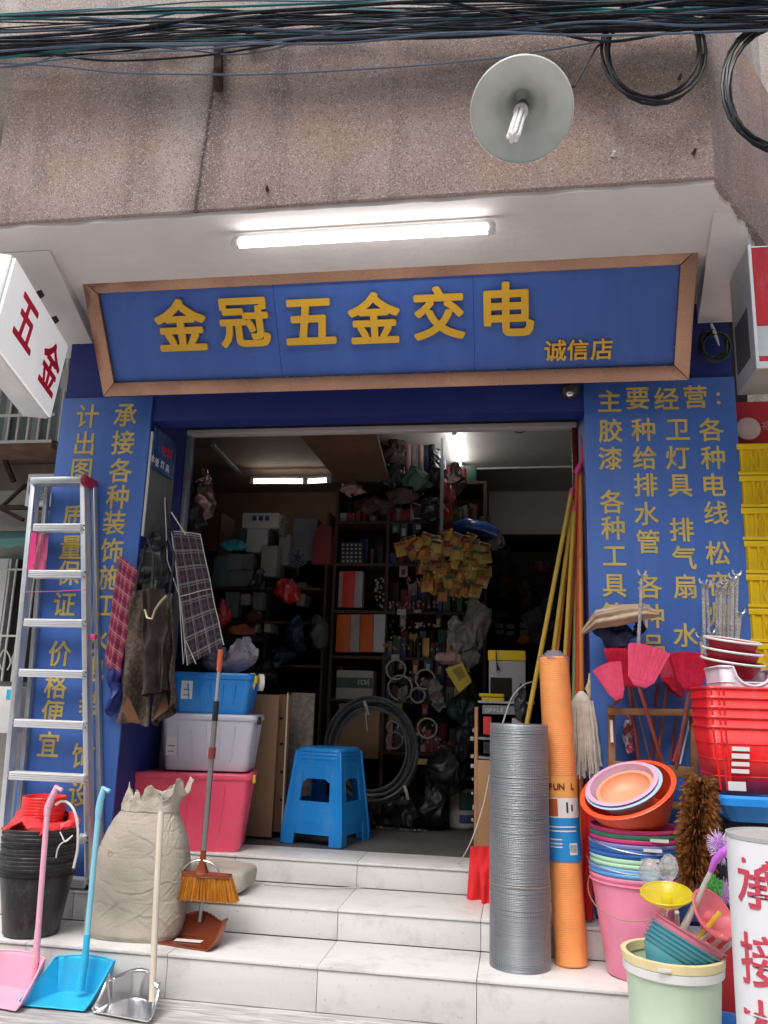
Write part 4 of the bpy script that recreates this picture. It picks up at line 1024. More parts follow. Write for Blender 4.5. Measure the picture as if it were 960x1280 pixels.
# ================================================================== INTERIOR
def pbox(name, label, cat, x0, y0, x1, y1, Y, d, m, group=None, bev=.004, parent=None, rz=0):
    """box whose front face covers the pixels x0..x1, y0..y1 at depth Y"""
    a, b_ = at(x0, (y0 + y1) / 2, Y=Y), at(x1, (y0 + y1) / 2, Y=Y); xm = (x0 + x1) / 2; zt, zb = at(xm, y0, Y=Y).z, at(xm, y1, Y=Y).z
    mb = MB().box(((a.x + b_.x) / 2, Y + d / 2, (zt + zb) / 2), (b_.x - a.x, d, zt - zb), rz=rz)
    o = mb.build(name, m, parent, loc=((a.x + b_.x) / 2, Y, zb) if parent is None else None, bevel=bev)
    return o if parent is not None else tag(o, label, cat, group)
struct(MB().bx(XL + .001, -1.32, YD + .3, 7.0, 2.84, 2.99).build('loft_floor', M_CEIL)) if False else None
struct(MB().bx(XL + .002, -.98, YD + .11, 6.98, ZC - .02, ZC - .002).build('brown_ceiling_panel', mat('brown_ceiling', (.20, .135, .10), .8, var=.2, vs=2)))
p_ = at(266, 556, Z=2.95); tag(MB().beam(p_, at(300, 592, Z=2.95), .03, .02).build('ceiling_batten', M_CARDG, loc=p_), 'pale batten running diagonally under the brown ceiling on the left', 'batten')
# slanting boards under the ceiling
a = thing('loft_board', 'dark brown board slanting under the ceiling above the parts rack', 'board', at(430, 570, Y=5.2))
q = [at(372, 541, Y=4.9), at(470, 541, Y=4.9), at(486, 600, Y=5.6), at(424, 604, Y=5.6)]
MB().hexa([p for p in q], [p + ZV * .03 for p in q]).build('board', M_LOFT, a)
# conduit across the ceiling
tag(MB().tube([at(580, 586, Y=6.3), at(722, 583, Y=6.3)], .008, 8).build('conduit', M_PAPER, loc=at(580, 586, Y=6.3)), 'thin white conduit running along the ceiling beside the tube', 'conduit')
tag(MB().tube([at(640, 533, Y=4.8), at(644, 540, Y=4.8), at(652, 541, Y=4.8), at(657, 538, Y=4.8)], .004, 6).build('wire_hook', M_BLACK, loc=at(640, 535, Y=4.8)), 'little black hook of wire under the ceiling on the right of the doorway', 'hook')
ORD2 = ('dull red', 'dark brown', 'tall dark green', 'narrow brown', 'wide black', 'low green', 'tall black', 'slim brown', 'long flat brown', 'pinkish', 'lowest brown', 'lowest black')
# central parts rack
YR = 5.75; DR = .45
rk = thing('parts_rack', 'tall dark shelving rack packed with small hardware in the middle of the shop', 'shelving rack', (at(500, 900, Y=YR).x, YR, Z3))
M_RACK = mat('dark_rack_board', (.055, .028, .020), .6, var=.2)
zt = at(480, 606, Y=YR).z; zf = Z3 + .005
XA, XB, XC = at(416, 760, Y=YR).x, at(482, 760, Y=YR).x, at(606, 740, Y=YR).x
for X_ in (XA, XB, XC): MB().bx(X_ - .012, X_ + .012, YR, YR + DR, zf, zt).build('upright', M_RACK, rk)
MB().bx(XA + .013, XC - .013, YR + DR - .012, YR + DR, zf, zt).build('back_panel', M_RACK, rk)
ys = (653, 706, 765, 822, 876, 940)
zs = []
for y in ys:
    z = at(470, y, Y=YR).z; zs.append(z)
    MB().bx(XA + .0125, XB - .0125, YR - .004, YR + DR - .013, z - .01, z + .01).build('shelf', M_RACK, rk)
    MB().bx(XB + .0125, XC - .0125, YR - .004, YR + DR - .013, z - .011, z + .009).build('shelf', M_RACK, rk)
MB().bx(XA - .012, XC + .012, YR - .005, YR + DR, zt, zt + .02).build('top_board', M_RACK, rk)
M_DRED = mat('dull_red_part', (.25, .03, .03), .45); M_DBL = mat('dull_blue_part', (.04, .07, .16), .45); M_DGR = mat('dull_green_part', (.04, .10, .07), .5)
M_DPK = mat('dull_pink_part', (.38, .22, .22), .6); M_DWH = mat('dull_white_part', (.38, .355, .34), .6); M_DBR = mat('brass_part', (.45, .28, .10), .4, metal=.6)
rg = random.Random(11)
# jars and cartons on the two upper shelves of the rack and along its top
def jar(c, r, h, m, lab, grp):
    t = thing('jar', lab, 'jar', c, grp)
    MB().lathe([(0, 0), (r, 0), (r, h * .82), (r * .8, h * .86), (0, h * .86)], 12, Matrix.Translation(c)).build('body', m, t, smooth=True)
    MB().cyl(c + ZV * (h * .865), c + ZV * h, r * .85, n=12).build('cap', rg.choice((M_DRED, M_DWH, M_BLACK)), t)
    return t
def row(xa, xb, Yr, z, n, hmin, hmax, mats_, where, grp, wmin=.03, wmax=.07, kind='carton'):
    x = xa + .015; k = 0
    while x < xb - wmax and k < n:
        w_ = rg.uniform(wmin, wmax); h_ = rg.uniform(hmin, hmax); m = rg.choice(mats_)
        if rg.random() < .35: jar(Vector((x + w_ / 2, Yr + .05, z)), w_ / 2 * .9, h_, m, 'small lidded jar among the cartons ' + where, grp + ' jars')
        else:
            o = MB().box((x + w_ / 2, Yr + .05 + rg.uniform(0, .02), z + h_ / 2), (w_ * .92, .08, h_), rz=rg.uniform(-.1, .1)).build(kind, m, loc=(x + w_ / 2, Yr, z), bevel=.002)
            tag(o, 'small carton among the jars ' + where, 'carton', grp + ' cartons')
        x += w_ + .004; k += 1
row(XA, XB - .02, YR + .02, zs[0] + .0105, 9, .05, .09, (M_DPK, M_DWH, M_DRED), 'on the left upper shelf of the parts rack', 'upper left rack')
row(XB, XC, YR + .02, zs[0] + .0105, 14, .05, .12, (M_DRED, M_DGR, M_DPK, M_DBL, M_RACK), 'on the right upper shelf of the parts rack', 'upper right rack')
row(XA, XC, YR + .0, zt + .0205, 22, .06, .13, (M_DPK, M_DWH, M_DRED, M_DGR, M_BROWN), 'along the top of the parts rack', 'rack top')
row(XA + .02, XC - .05, YR + .15, zt + .0205, 16, .15, .24, (M_DGR, M_RACK, M_DRED, M_BLACK, M_DBL), 'in the taller back row on the rack top', 'rack top back row', .04, .09)
row(XB, XC, YR + .02, zs[1] + .0105, 12, .05, .10, (M_DRED, M_BLACK, M_DBL, M_RACK), 'on the second shelf behind the yellow packets', 'second shelf')
row(XA, XB - .02, YR + .02, zs[1] + .0105 , 0, .05, .10, (M_DPK,), 'x', 'x')
row(XB, XC, YR + .03, zs[4] + .0105, 12, .04, .09, (M_DWH, M_BLACK, M_CARDG, M_RACK), 'on the low shelf behind the pipe rings', 'low shelf')
row(XB, XC, YR + .02, zs[5] + .0105, 12, .04, .10, (M_DWH, M_BLACK, M_CARDG, M_DBL), 'on the lowest shelf beside the wire coil', 'lowest shelf')
GS = [zs[i - 1] - zs[i] if i else zt - zs[0] for i in range(len(zs))]
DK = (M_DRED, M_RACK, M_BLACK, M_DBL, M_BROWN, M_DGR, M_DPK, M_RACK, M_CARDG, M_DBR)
WH = ('upper', 'second', 'third', 'fourth', 'fifth', 'lowest')
for i, z_ in enumerate(zs):
    for side, (xa_, xb_) in enumerate(((XA, XB), (XB, XC))):
        if side == 0 and i in (2, 3): continue
        g_ = GS[i]
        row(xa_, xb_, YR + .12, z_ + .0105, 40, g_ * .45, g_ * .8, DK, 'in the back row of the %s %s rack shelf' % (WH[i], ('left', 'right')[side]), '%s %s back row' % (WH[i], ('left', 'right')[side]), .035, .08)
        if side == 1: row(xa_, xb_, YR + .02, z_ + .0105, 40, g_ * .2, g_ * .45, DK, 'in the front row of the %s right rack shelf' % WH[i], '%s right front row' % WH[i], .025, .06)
# dark cards hanging from the shelf edges
for i, z_ in enumerate(zs[:5]):
    for k in range(8):
        if rg.random() < .25: continue
        x = XB + (XC - XB) * (k + .5) / 8 + rg.uniform(-.02, .02); h_ = rg.uniform(.06, .12); c = Vector((x, YR - .022 - rg.uniform(0, .012), z_ - .012 - h_ / 2))
        hc = thing('hanging_card', 'small dark blister card hanging from the %s right shelf edge of the rack' % WH[i], 'display card', c, 'cards on the %s right shelf edge' % WH[i])
        MB().box(c, (rg.uniform(.035, .06), .003, h_), rz=rg.uniform(-.2, .2)).build('card', rg.choice(DK), hc)
        MB().box(c + Vector((0, -.009, -h_ * .1)), (.026, .012, h_ * .5)).build('blister', rg.choice((M_DPK, M_CARDG, M_DWH, M_DBR, M_BLACK)), hc, bevel=.003)
# jumble above the rack
for k, (x, y, w_, h_, m) in enumerate(((432, 585, 30, 30, M_DRED), (452, 590, 26, 24, M_BROWN), (474, 575, 30, 44, M_DGR), (492, 560, 22, 40, M_RACK), (490, 592, 40, 26, M_BLACK), (522, 600, 36, 24, M_DGR), (545, 585, 24, 50, M_BLACK), (570, 600, 22, 40, M_RACK), (505, 618, 60, 22, M_RACK), (440, 612, 40, 18, M_DPK), (470, 632, 60, 24, M_RACK), (540, 640, 40, 26, M_BLACK))):
    blob('goods_bundle', ORD2[k] + ' wrapped bundle of goods piled at the top of the parts rack', 'bundle', (x, y), 5.60 + .02 * (k % 3), w_, h_, .14, m, 60. + k, .05, 9)
# upright rolls on the top
zt2 = at(520, 600, Y=5.7).z
for i, (x, y, m) in enumerate(((510, 556, M_DPK), (518, 546, M_DWH), (526, 552, M_DPK), (534, 556, M_DBL), (540, 549, M_BLACK))):
    p, q = at(x, y, Y=5.72 + .02 * (i % 2)), at(x, 600, Y=5.72 + .02 * (i % 2)); 
    tag(MB().cyl(q, p, .022, n=14).build('paper_roll', m, loc=q, smooth=True), ['pale pink roll at the left of', 'tallest white roll in', 'pink roll in the middle of', 'blue roll in', 'black roll at the right end of'][i] + ' the upright rolls above the rack', 'roll')
p, q = at(553, 548, Y=5.5), at(552, 668, Y=5.5); tag(MB().beam(q, p, .03, .02).build('post', M_CARDG, loc=q), 'slim pale post standing at the right end of the parts rack', 'post')
# peg card of white pegs, striped packs
pc = thing('peg_card', 'black card with five rows of small white fittings on the rack', 'display card', at(440, 690, Y=YR - .02))
pbox('card', '', '', 426, 678, 454, 704, YR - .015, .006, M_BLACK, parent=pc, bev=0)
for i in range(5):
    for j in range(5):
        c = at(429 + j * 5.3, 681 + i * 5.1, Y=YR - .018); MB().box(c, (.014, .006, .012), rz=0).build('fitting', M_DWH, pc)
def striped(label, x0, y0, x1, y1, cols):
    t = thing('striped_pack', label, 'package', at((x0 + x1) / 2, y1, Y=YR)); n_ = sum(k for k, _ in cols); x = x0
    for k, m in cols:
        w_ = (x1 - x0) * k / n_; pbox('stripe_panel', '', '', x + .15, y0, x + w_ - .15, y1, YR - .02, .09, m, parent=t, bev=.002); x += w_
M_DR2 = mat('red_carton', (.62, .04, .03), .5); M_OR2 = mat('orange_carton', (.62, .12, .02), .55)
striped('red and white striped pack on the rack below the card of fittings', 423, 714, 453, 759, ((1, M_DPK), (3, M_DR2), (2, M_DWH)))
striped('wide orange and white striped pack on the rack shelf below the red one', 420, 768, 481, 815, ((3, M_OR2), (2, M_DWH), (3, M_OR2), (2.4, M_CARDW)))
g = thing('carton', 'white and green printed carton on the lower left rack shelf', 'carton', at(443, 874, Y=YR))
pbox('body', '', '', 420, 838, 466, 874, YR - .01, .2, M_DWH, parent=g)
pbox('print_band', '', '', 420.3, 847, 465.7, 860, YR - .0125, .003, M_DGR, parent=g, bev=0)
for ch, x in (('n', 450), ('o', 454), ('v', 458), ('i', 461)):
    c = at(x, 853 + (0), Y=YR - .013); glyph('character', ch, c, XV, ZV, px(13, c), M_DWH, g, bold=.02, depth=.001)
pbox('carton', 'big plain brown carton behind the coil of black pipe', 'carton', 422, 880, 474, 948, YR - .01, .3, M_CARD)
# hooks with small parts on the right half : rings, hoses
def ring(name, label, cat, x, y, r, rr, Y, m, n=3, grp=None):
    c = at(x, y, Y=Y); t = MB(); R_ = px(r, c)
    for k in range(n):
        o = Vector((rg.uniform(-.006, .006), -.012 * k, rg.uniform(-.006, .006)))
        t.tube([c + o + Vector((R_ * math.cos(2 * PI * i / 24), .01 * math.sin(i), R_ * math.sin(2 * PI * i / 24))) for i in range(24)], rr, 6, closed=True)
    o = t.build(name, m, loc=c, smooth=True); tag(o, label, cat, grp)
    if n > 1: o['kind'] = 'stuff' if False else o.get('kind', '') ; 
    if 'kind' in o and not o['kind']: del o['kind']
    return o
for i, (x, y, r, lab) in enumerate(((494, 838, 12, 'ring of pale hose at the upper left of the hanging rings'), (500, 860, 15, 'largest pale hose ring under the upper left one'), (532, 848, 12, 'hose ring at the upper right of the hanging rings'), (522, 868, 9, 'small hose ring between the two larger upper rings'), (493, 926, 10, 'pale ring of hose low on the rack beside the big coil'), (535, 910, 12, 'pale ring of hose low on the rack right of the big coil'), (490, 908, 7, 'small dull ring above the low left hose ring'))):
    ring('hose_ring', lab, 'hose ring', x, y, r, .0065, 5.60, M_DWH, 1)
for i, (x, y, w_, h_, m, lab) in enumerate(((541, 861, 20, 20, M_FILMG, 'small clear bag hanging right of the hose rings'), (548, 880, 18, 22, M_FILMG, 'cloudy bag hanging lowest beside the hose rings'), (503, 866, 14, 18, M_FILMG, 'grey bag inside the largest hose ring'), (532, 849, 9, 9, M_FILMG, 'grey fitting inside the upper right hose ring'))):
    blob('packet', lab, 'packet', (x, y), 5.58, w_, h_, .04, m, i, .03, 16)
# small strands of fittings
for k, (x0, y0, x1, y1, n_, m, lab) in enumerate(((484, 752, 550, 760, 26, M_DPK, 'string of tiny pink fittings hanging across the rack under the yellow packets'), (520, 776, 548, 784, 22, M_DWH, 'cluster of tiny white fittings on the rack'), (484, 774, 520, 800, 12, M_DBR, 'scatter of tiny brass fittings on the left of the rack'), (508, 722, 528, 736, 20, M_DPK, 'patch of tiny pale fittings under the yellow packets'), (468, 722, 480, 760, 22, M_DWH, 'column of tiny white fittings beside the red striped pack'), (478, 804, 552, 812, 20, M_DBR, 'row of tiny brass fittings above the hose rings'), (512, 840, 530, 856, 10, M_DWH, 'few tiny fittings between the hose rings'), (528, 905, 552, 935, 16, M_DWH, 'tiny pale fittings round the low right hose ring'))):
    mb = MB()
    for i in range(n_): 
        c = at(rg.uniform(x0, x1), rg.uniform(y0, y1), Y=5.68 - rg.uniform(0, .03)); mb.box(c, (rg.uniform(.008, .016), .01, rg.uniform(.008, .018)), rz=rg.uniform(0, 3))
    o = mb.build('fittings', m, loc=at(x0, y0, Y=5.68)); tag(o, lab, 'fittings', kind='stuff')
for i, (x, y, w_, h_, m, lab) in enumerate(((502, 765, 11, 7, M_DWH, 'white price tag on the shelf edge under the pink fittings'), (522, 764, 9, 4, M_DPK, 'pink price tag on the shelf edge'), (494, 822, 10, 8, M_DWH, 'white price tag above the hose rings'), (523, 659, 6, 6, M_DWH, 'square white tag at the top of the rack'), (528, 952, 16, 7, M_GOLD2, 'yellowed tag low on the rack'))):
    pbox('price_tag', lab, 'price tag', x - w_ / 2, y - h_ / 2, x + w_ / 2, y + h_ / 2, 5.64, .004, m, bev=0)
q = [(513, 628), (536, 634), (536, 648), (517, 648)]
tag(MB().tube([at(x, y, Y=5.66) for x, y in q], .006, 6, closed=True).build('empty_frame', M_DWH, loc=at(513, 640, Y=5.66)), 'small empty white frame leaning on the upper rack', 'frame')
# yellow packets
pks = []
M_YPK = mat('yellow_packet', (.50, .27, .03), .3, var=.14, vs=14); M_YPK2 = mat('yellow_green_packet', (.38, .30, .07), .3, var=.14, vs=14); M_OPK = mat('orange_packet', (.33, .13, .035), .3, var=.14, vs=14)
k = 0
PL = [(502, 686, 0), (509, 681, 0), (516, 690, 2), (522, 680, 0), (528, 688, 1), (514, 677, 0)]
for r_ in range(8):
    for c_ in range(9):
        x = 532 + c_ * 9.5 + (r_ % 2) * 4 + rg.uniform(-3, 3); y = 674 + r_ * 9.5 + c_ * 1.2 + rg.uniform(-3, 3) - (6 if c_ > 2 else 0)
        if x > 608 + (r_ > 3) * 4 or (r_ == 0 and c_ > 6) or (r_ > 5 and c_ > 6) or (r_ > 6 and c_ < 2): continue
        PL.append((x, y, (0, 1, 2)[(r_ + c_ * 2 + rg.randint(0, 1)) % 3]))
for k, (x, y, mi) in enumerate(PL):
    c = at(x, y, Y=5.45 + .03 * math.sin(k * 1.7) + (y - 700) * -.0006); w_, h_ = px(rg.uniform(13, 17), c), px(rg.uniform(15, 19), c); al = rg.uniform(-.38, .32) + (.5 if x < 525 else -.15)
    G = Matrix.Translation(c) @ Matrix.Rotation(rg.uniform(-.4, .4), 4, 'Z') @ Matrix.Rotation(PI / 2 + rg.uniform(-.35, .1), 4, 'X') @ Matrix.Rotation(al, 4, 'Z')
    def fn(u, v, G=G, w_=w_, h_=h_): return G @ Vector(((u - .5) * w_, (v - .5) * h_, .012 * math.sin(PI * u) * math.sin(PI * v) + .004 * math.sin(u * 14)))
    m = (M_YPK, M_YPK2, M_OPK)[mi]
    o = MB().sheet(fn, 6, 6).build('packet', m, loc=c, smooth=True, thick=.003)
    MB().add([G @ Vector((a_ * w_, b_ * h_, .0175)) for a_, b_ in ((-.36, .2), (.36, .2), (.36, .40), (-.36, .40))], [(0, 1, 2, 3)]).build('header_print', (M_DRED, M_DGR, M_RACK)[k % 3], o)
    MB().add([G @ Vector((a_ * w_, b_ * h_, .0165)) for a_, b_ in ((-.2, -.3), (.2, -.3), (.2, .1), (-.2, .1))], [(0, 1, 2, 3)]).build('print', (M_DBR, M_OPK, M_YPK)[(k + mi) % 3], o)
    tag(o, ('amber', 'greenish yellow', 'orange brown')[mi] + ' flat packet hanging in the dense cluster right of the rack', 'packet', ('amber', 'greenish', 'orange')[mi] + ' packets in the hanging cluster')
# grey plastic bag, pink bag, yellow box etc right of the rack
blob('plastic_bag', 'large translucent grey plastic bag hanging below the yellow packets', 'plastic bag', (594, 778), 5.4, 46, 66, .14, M_FILMG, 5., .07, 7, top=.5)
blob('plastic_bag', 'narrow grey plastic bag to the left of the large grey one', 'plastic bag', (572, 790), 5.38, 22, 46, .08, M_FILMG, 6., .05, 8, top=.5)
blob('plastic_bag', 'dull pink and green bag under the grey plastic bags', 'plastic bag', (563, 822), 5.4, 38, 18, .10, M_DPK, 7., .03, 10)
blob('plastic_bag', 'small pale bag at the end of the dull pink bag', 'plastic bag', (590, 822), 5.38, 20, 24, .08, M_FILMG, 8., .03, 10)
yc = thing('plastic_tray', 'tilted olive yellow plastic tray hanging beside the rack', 'tray', at(574, 846, Y=5.3)); 
q = [at(556, 836, Y=5.3), at(578, 828, Y=5.3), at(590, 852, Y=5.3), at(574, 866, Y=5.3)]
M_OLY = mat('olive_yellow', (.45, .36, .03), .45)
MB().hexa(q, [p + Vector((0, .10, 0)) for p in q]).build('tray_body', M_OLY, yc, bevel=.004)
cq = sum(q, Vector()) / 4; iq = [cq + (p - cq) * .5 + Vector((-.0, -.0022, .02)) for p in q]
MB().add(iq, [(0, 1, 2, 3)]).build('painted_recess_shade', mat('olive_shadow', (.22, .17, .02), .6), yc)  # flat quad in darker olive, shade of a hollow put into the colour
blob('dark_bag', 'black refuse bag under the yellow tray', 'bag', (580, 885), 5.5, 40, 44, .2, mat('teal_black_film', (.012, .03, .03), .35), 9., .06, 7)
tb = thing('pipe_roll', 'yellowish cardboard tube lying above the blue wrapped roll', 'roll', at(575, 652, Y=5.9)); MB().cyl(at(570, 651, Y=5.9), at(613, 650, Y=5.9), .028, n=20).build('tube', mat('tan_tube', (.30, .27, .17), .7), tb, smooth=True)
tag(MB().hexa([at(568, 640, Y=5.95), at(611, 641, Y=5.95), at(611, 641, Y=6.2), at(568, 640, Y=6.2)], [at(566, 626, Y=5.95), at(600, 625, Y=5.95), at(600, 625, Y=6.2), at(566, 626, Y=6.2)]).build('board', M_LOFT, loc=at(590, 640, Y=5.95)), 'dark brown cardboard flap above the yellowish tube', 'cardboard')
M_BFILM = mat('blue_wrapped_roll', (.02, .07, .28), .2, var=.3, vs=9, coat=.6)
tag(MB().tube([at(565, 662, Y=5.75), at(585, 657, Y=5.72), at(605, 662, Y=5.7), at(622, 668, Y=5.7)], [.05, .06, .06, .045], 16).build('wrapped_roll', M_BFILM, loc=at(590, 660, Y=5.7), smooth=True), 'roll wrapped in shiny dark blue film right of the rack top', 'roll')
blob('plastic_bag', 'clear crumpled plastic tail hanging from the blue wrapped roll', 'plastic bag', (623, 672), 5.68, 20, 30, .06, M_FILMG, 10., .04, 9)
blob('bundle', 'dark red and brown bundle between the rack top and the post', 'bundle', (560, 628), 5.6, 24, 66, .12, M_BROWN, 11., .06, 8)
# big coil of black pipe
cc = thing('pipe_coil', 'large upright coil of grey-black pipe behind the blue stools', 'pipe coil', at(465, 1000, Y=5.35))
for k in range(14):
    R1 = 51 + rg.uniform(-7, 7); c0_ = (465 + rg.uniform(-2, 2), 938 + rg.uniform(-2, 3)); Yk = 5.32 + rg.uniform(-.05, .05)
    pts = [at(c0_[0] + R1 * math.cos(2 * PI * i / 40), c0_[1] + (R1 + 8) * math.sin(2 * PI * i / 40), Y=Yk + .015 * math.sin(i * .6 + k)) for i in range(40)]
    MB().tube(pts, .0085, 6, closed=True).build('turn', mat('grey_black_pipe', (.07, .075, .08), .35, var=.3), cc, smooth=True)
for x, y in ((455, 884), (505, 990)):
    MB().tube([at(x, y - 8, Y=5.2), at(x + 3, y, Y=5.2), at(x + 5, y + 9, Y=5.22)], .01, 6).build('tie', M_DWH, cc)
MB().tube([at(457, 890, Y=5.2), at(459, 914, Y=5.2)], .003, 6).build('tag_string', M_DWH, cc)
# low dark clutter behind coil
for i, (x, y, w_, h_, m, lab) in enumerate(((500, 1010, 60, 40, M_BLACK, 'black bag slumped on the floor at the foot of the rack'), (540, 1000, 40, 60, M_BLACKR, 'dark bag beside the white printed sack'), (560, 960, 40, 60, M_BLACK, 'dark bag above the white printed sack'), (450, 1015, 60, 30, M_BLACK, 'low black bundle on the floor behind the stools'), (585, 930, 30, 80, M_BLACKR, 'dark hanging bag left of the brown cabinet'))):
    blob('bag', lab, 'bag', (x, y), 5.5, w_, h_, .25, m, 20 + i, .06, 7)
mb = MB()
for i in range(60): c = at(rg.uniform(478, 540), rg.uniform(1020, 1034), Z=Z3 + .012); c.y = min(c.y, 5.45) - rg.uniform(.0, .1); mb.box((c.x, c.y, Z3 + .01), (.018, .012, .012), rz=rg.uniform(0, 3))
tag(mb.build('loose_fittings', M_STEEL, loc=at(505, 1030, Z=Z3)), 'loose shiny metal fittings scattered on the shop floor', 'fittings', kind='stuff')
# printed sack
ws = thing('printed_sack', 'white sack printed green and blue standing on the shop floor', 'sack', at(575, 1036, Z=Z3)); Yw = ws.location.y
def sk(x0, x1, y0, y1, m, nm, pr, d=.1):
    a_, b_ = at(x0, (y0 + y1) / 2, Y=Yw), at(x1, (y0 + y1) / 2, Y=Yw); zt_, zb_ = at((x0 + x1) / 2, y0, Y=Yw).z, at((x0 + x1) / 2, y1, Y=Yw).z
    def fn(u, v): p = Vector((a_.x + (b_.x - a_.x) * u, Yw - pr - .03 * math.sin(PI * u), zb_ + (zt_ - zb_) * v)); return p + Vector((0, .012 * noise.noise(p * 9), 0))
    return MB().sheet(fn, 12, 12).build(nm, m, ws, smooth=True, thick=.003)
sk(562, 593, 985, 1036, M_DWH, 'front', 0); sk(566, 592, 990, 1012, M_DGR, 'print', .003); sk(566, 592, 1018, 1028, M_DBL, 'print', .003); sk(555, 562, 985, 1036, M_DBR2 if False else M_RACK, 'side', -.02)
# left wall goods
grp = 'cartons on the left wall shelf'
LX = 5.9
for i, (x0, y0, x1, y1, m, Y, lab) in enumerate((
    (303, 641, 348, 659, M_CARDW, 5.6, 'white carton with three blue squares on top of the left stack'),
    (296, 660, 304, 680, M_DGR, 5.6, 'green edge of a carton below the white one'), (308, 660, 334, 690, M_CARDW, 5.65, 'plain white carton under the carton with blue squares'),
    (326, 682, 346, 720, M_DWH, 5.62, 'pale carton standing to the right of the plain white one'), (284, 692, 300, 712, M_CARDG, 5.6, 'grey-brown carton under the teal packet'), (300, 692, 316, 712, M_CARDG, 5.62, 'grey carton right of the grey-brown one'),
    (284, 713, 315, 733, M_CARDG, 5.6, 'wide grey carton on the left wall shelf'), (266, 695, 283, 733, mat('blue_grey_carton', (.10, .15, .18), .6), 5.58, 'blue-grey carton at the left end of the shelf'),
    (366, 648, 396, 700, M_CARDG, 5.8, 'tall grey carton at the back of the left wall'), (348, 668, 362, 706, M_DWH, 5.75, 'tall pale carton between the stacks'),
    (281, 740, 298, 772, M_CARDG, 5.6, 'small tan carton on the lower left shelf'), (301, 742, 312, 756, M_DWH, 5.6, 'small white carton on the lower left shelf'), (316, 740, 328, 762, M_CARDG, 5.6, 'grey carton on the lower left shelf'),
    (360, 728, 369, 738, M_DWH, 5.8, 'small white carton above the dark counter'), (371, 728, 381, 757, M_DWH, 5.8, 'tall narrow white carton behind the red bag'), (406, 735, 414, 752, M_CARDG, 5.85, 'grey carton against the side of the rack'),
    (330, 778, 338, 790, M_DWH, 5.6, 'little white carton near the tan basin'), (316, 764, 322, 790, M_DWH, 5.6, 'thin pale carton standing on the low shelf'))):
    o = pbox('carton', lab, 'carton', x0, y0, x1, y1, Y, .22, m, bev=.003)
    if i == 0:
        for k in range(3):
            c = at(318 + 8 * k, 648, Y=Y - .002); MB().box(c, (px(5.5, c), .002, px(6, c))).build('print', M_DBL, o)
sh = thing('wall_shelf', 'dark shelf unit along the left interior wall carrying cartons', 'shelf', at(320, 800, Y=5.9))
for y in (734, 776, 830): pbox('shelf_board', '', '', 262, y, 402, y + 3, 5.58, .4, M_RACK, parent=sh, bev=0)
for x in (262, 330, 402): pbox('post', '', '', x, 640, x + 3, 960, 5.66, .3, M_RACK, parent=sh, bev=0)
blob('packet', 'shiny teal packet lying on the grey cartons', 'packet', (293, 681), 5.5, 40, 14, .1, mat('teal_film', (.05, .32, .38), .2), 30., .02, 12)
blob('plastic_bag', 'red glossy plastic bag near the middle of the dark interior', 'plastic bag', (358, 738), 5.4, 34, 30, .12, mat('dark_red_film', (.42, .02, .02), .2), 31., .04, 9)
blob('plastic_bag', 'small red bag behind the grey plaid bag', 'plastic bag', (279, 768), 5.2, 20, 34, .08, mat('dark_red_film', (.42, .02, .02), .2), 32., .03, 9)
blob('bag', 'black drawstring bag on the cartons', 'bag', (322, 726), 5.45, 32, 30, .12, M_BLACK, 33., .04, 9)
blob('silver_bag', 'silver grey crumpled packet beside the top left cartons', 'packet', (354, 658), 5.7, 18, 26, .08, M_FILMG, 34., .03, 12)
def fan():
    c = at(372, 696, Y=5.6); t = thing('fan', 'small dark desk fan on the left wall shelf', 'fan', c)
    for k in (.5, .75, 1): MB().tube([c + Vector((.07 * k * math.cos(PI * i / 12), 0, .07 * k * math.sin(PI * i / 12))) for i in range(24)], .003, 6, closed=True).build('guard_ring', M_CARDG, t)
    for k in range(5):
        a = 2 * PI * k / 5; MB().prism([(0, 0), (.055 * math.cos(a), .055 * math.sin(a)), (.055 * math.cos(a + .7), .055 * math.sin(a + .7))], 0, .002, frame(c + Vector((0, .01, 0)), XV, ZV, -YV)).build('blade', M_DBL, t)
    MB().cyl(c + Vector((0, -.012, 0)), c + Vector((0, .03, 0)), .016, n=14).build('motor', M_BLACK, t); MB().cyl(c + Vector((0, .02, -.02)), c + Vector((0, .02, -.13)), .012, n=10).build('stand', M_BLACK, t)
fan()
tag(MB().prism([(px(x - 404, Vector((-1, 5.7, 2))), px(700 - y, Vector((-1, 5.7, 2)))) for x, y in ((393, 708), (418, 708), (418, 660), (402, 658), (396, 668))], 0, .12, frame(at(404, 700, Y=5.75), XV, ZV, -YV)).build('garment', mat('dull_maroon', (.20, .035, .04), .8), loc=at(404, 700, Y=5.75), bevel=.01), 'dull maroon cloth hanging against the left side of the rack', 'cloth')
bs = at(312, 803, Y=5.2); tag(MB().lathe([(0, 0), (.09, .01), (.13, .035), (.135, .04), (.125, .038), (0, .015)], 32, Matrix.Translation(bs)).build('metal_bowl', M_STEEL, loc=bs, smooth=True), 'metal bowl glinting in the dark behind the blue box', 'bowl')
blob('bundle', 'reddish brown bundle behind the cloudy plastic bag', 'bundle', (300, 792), 5.3, 44, 26, .15, mat('rust_cloth', (.25, .07, .03), .7), 35., .04, 8)
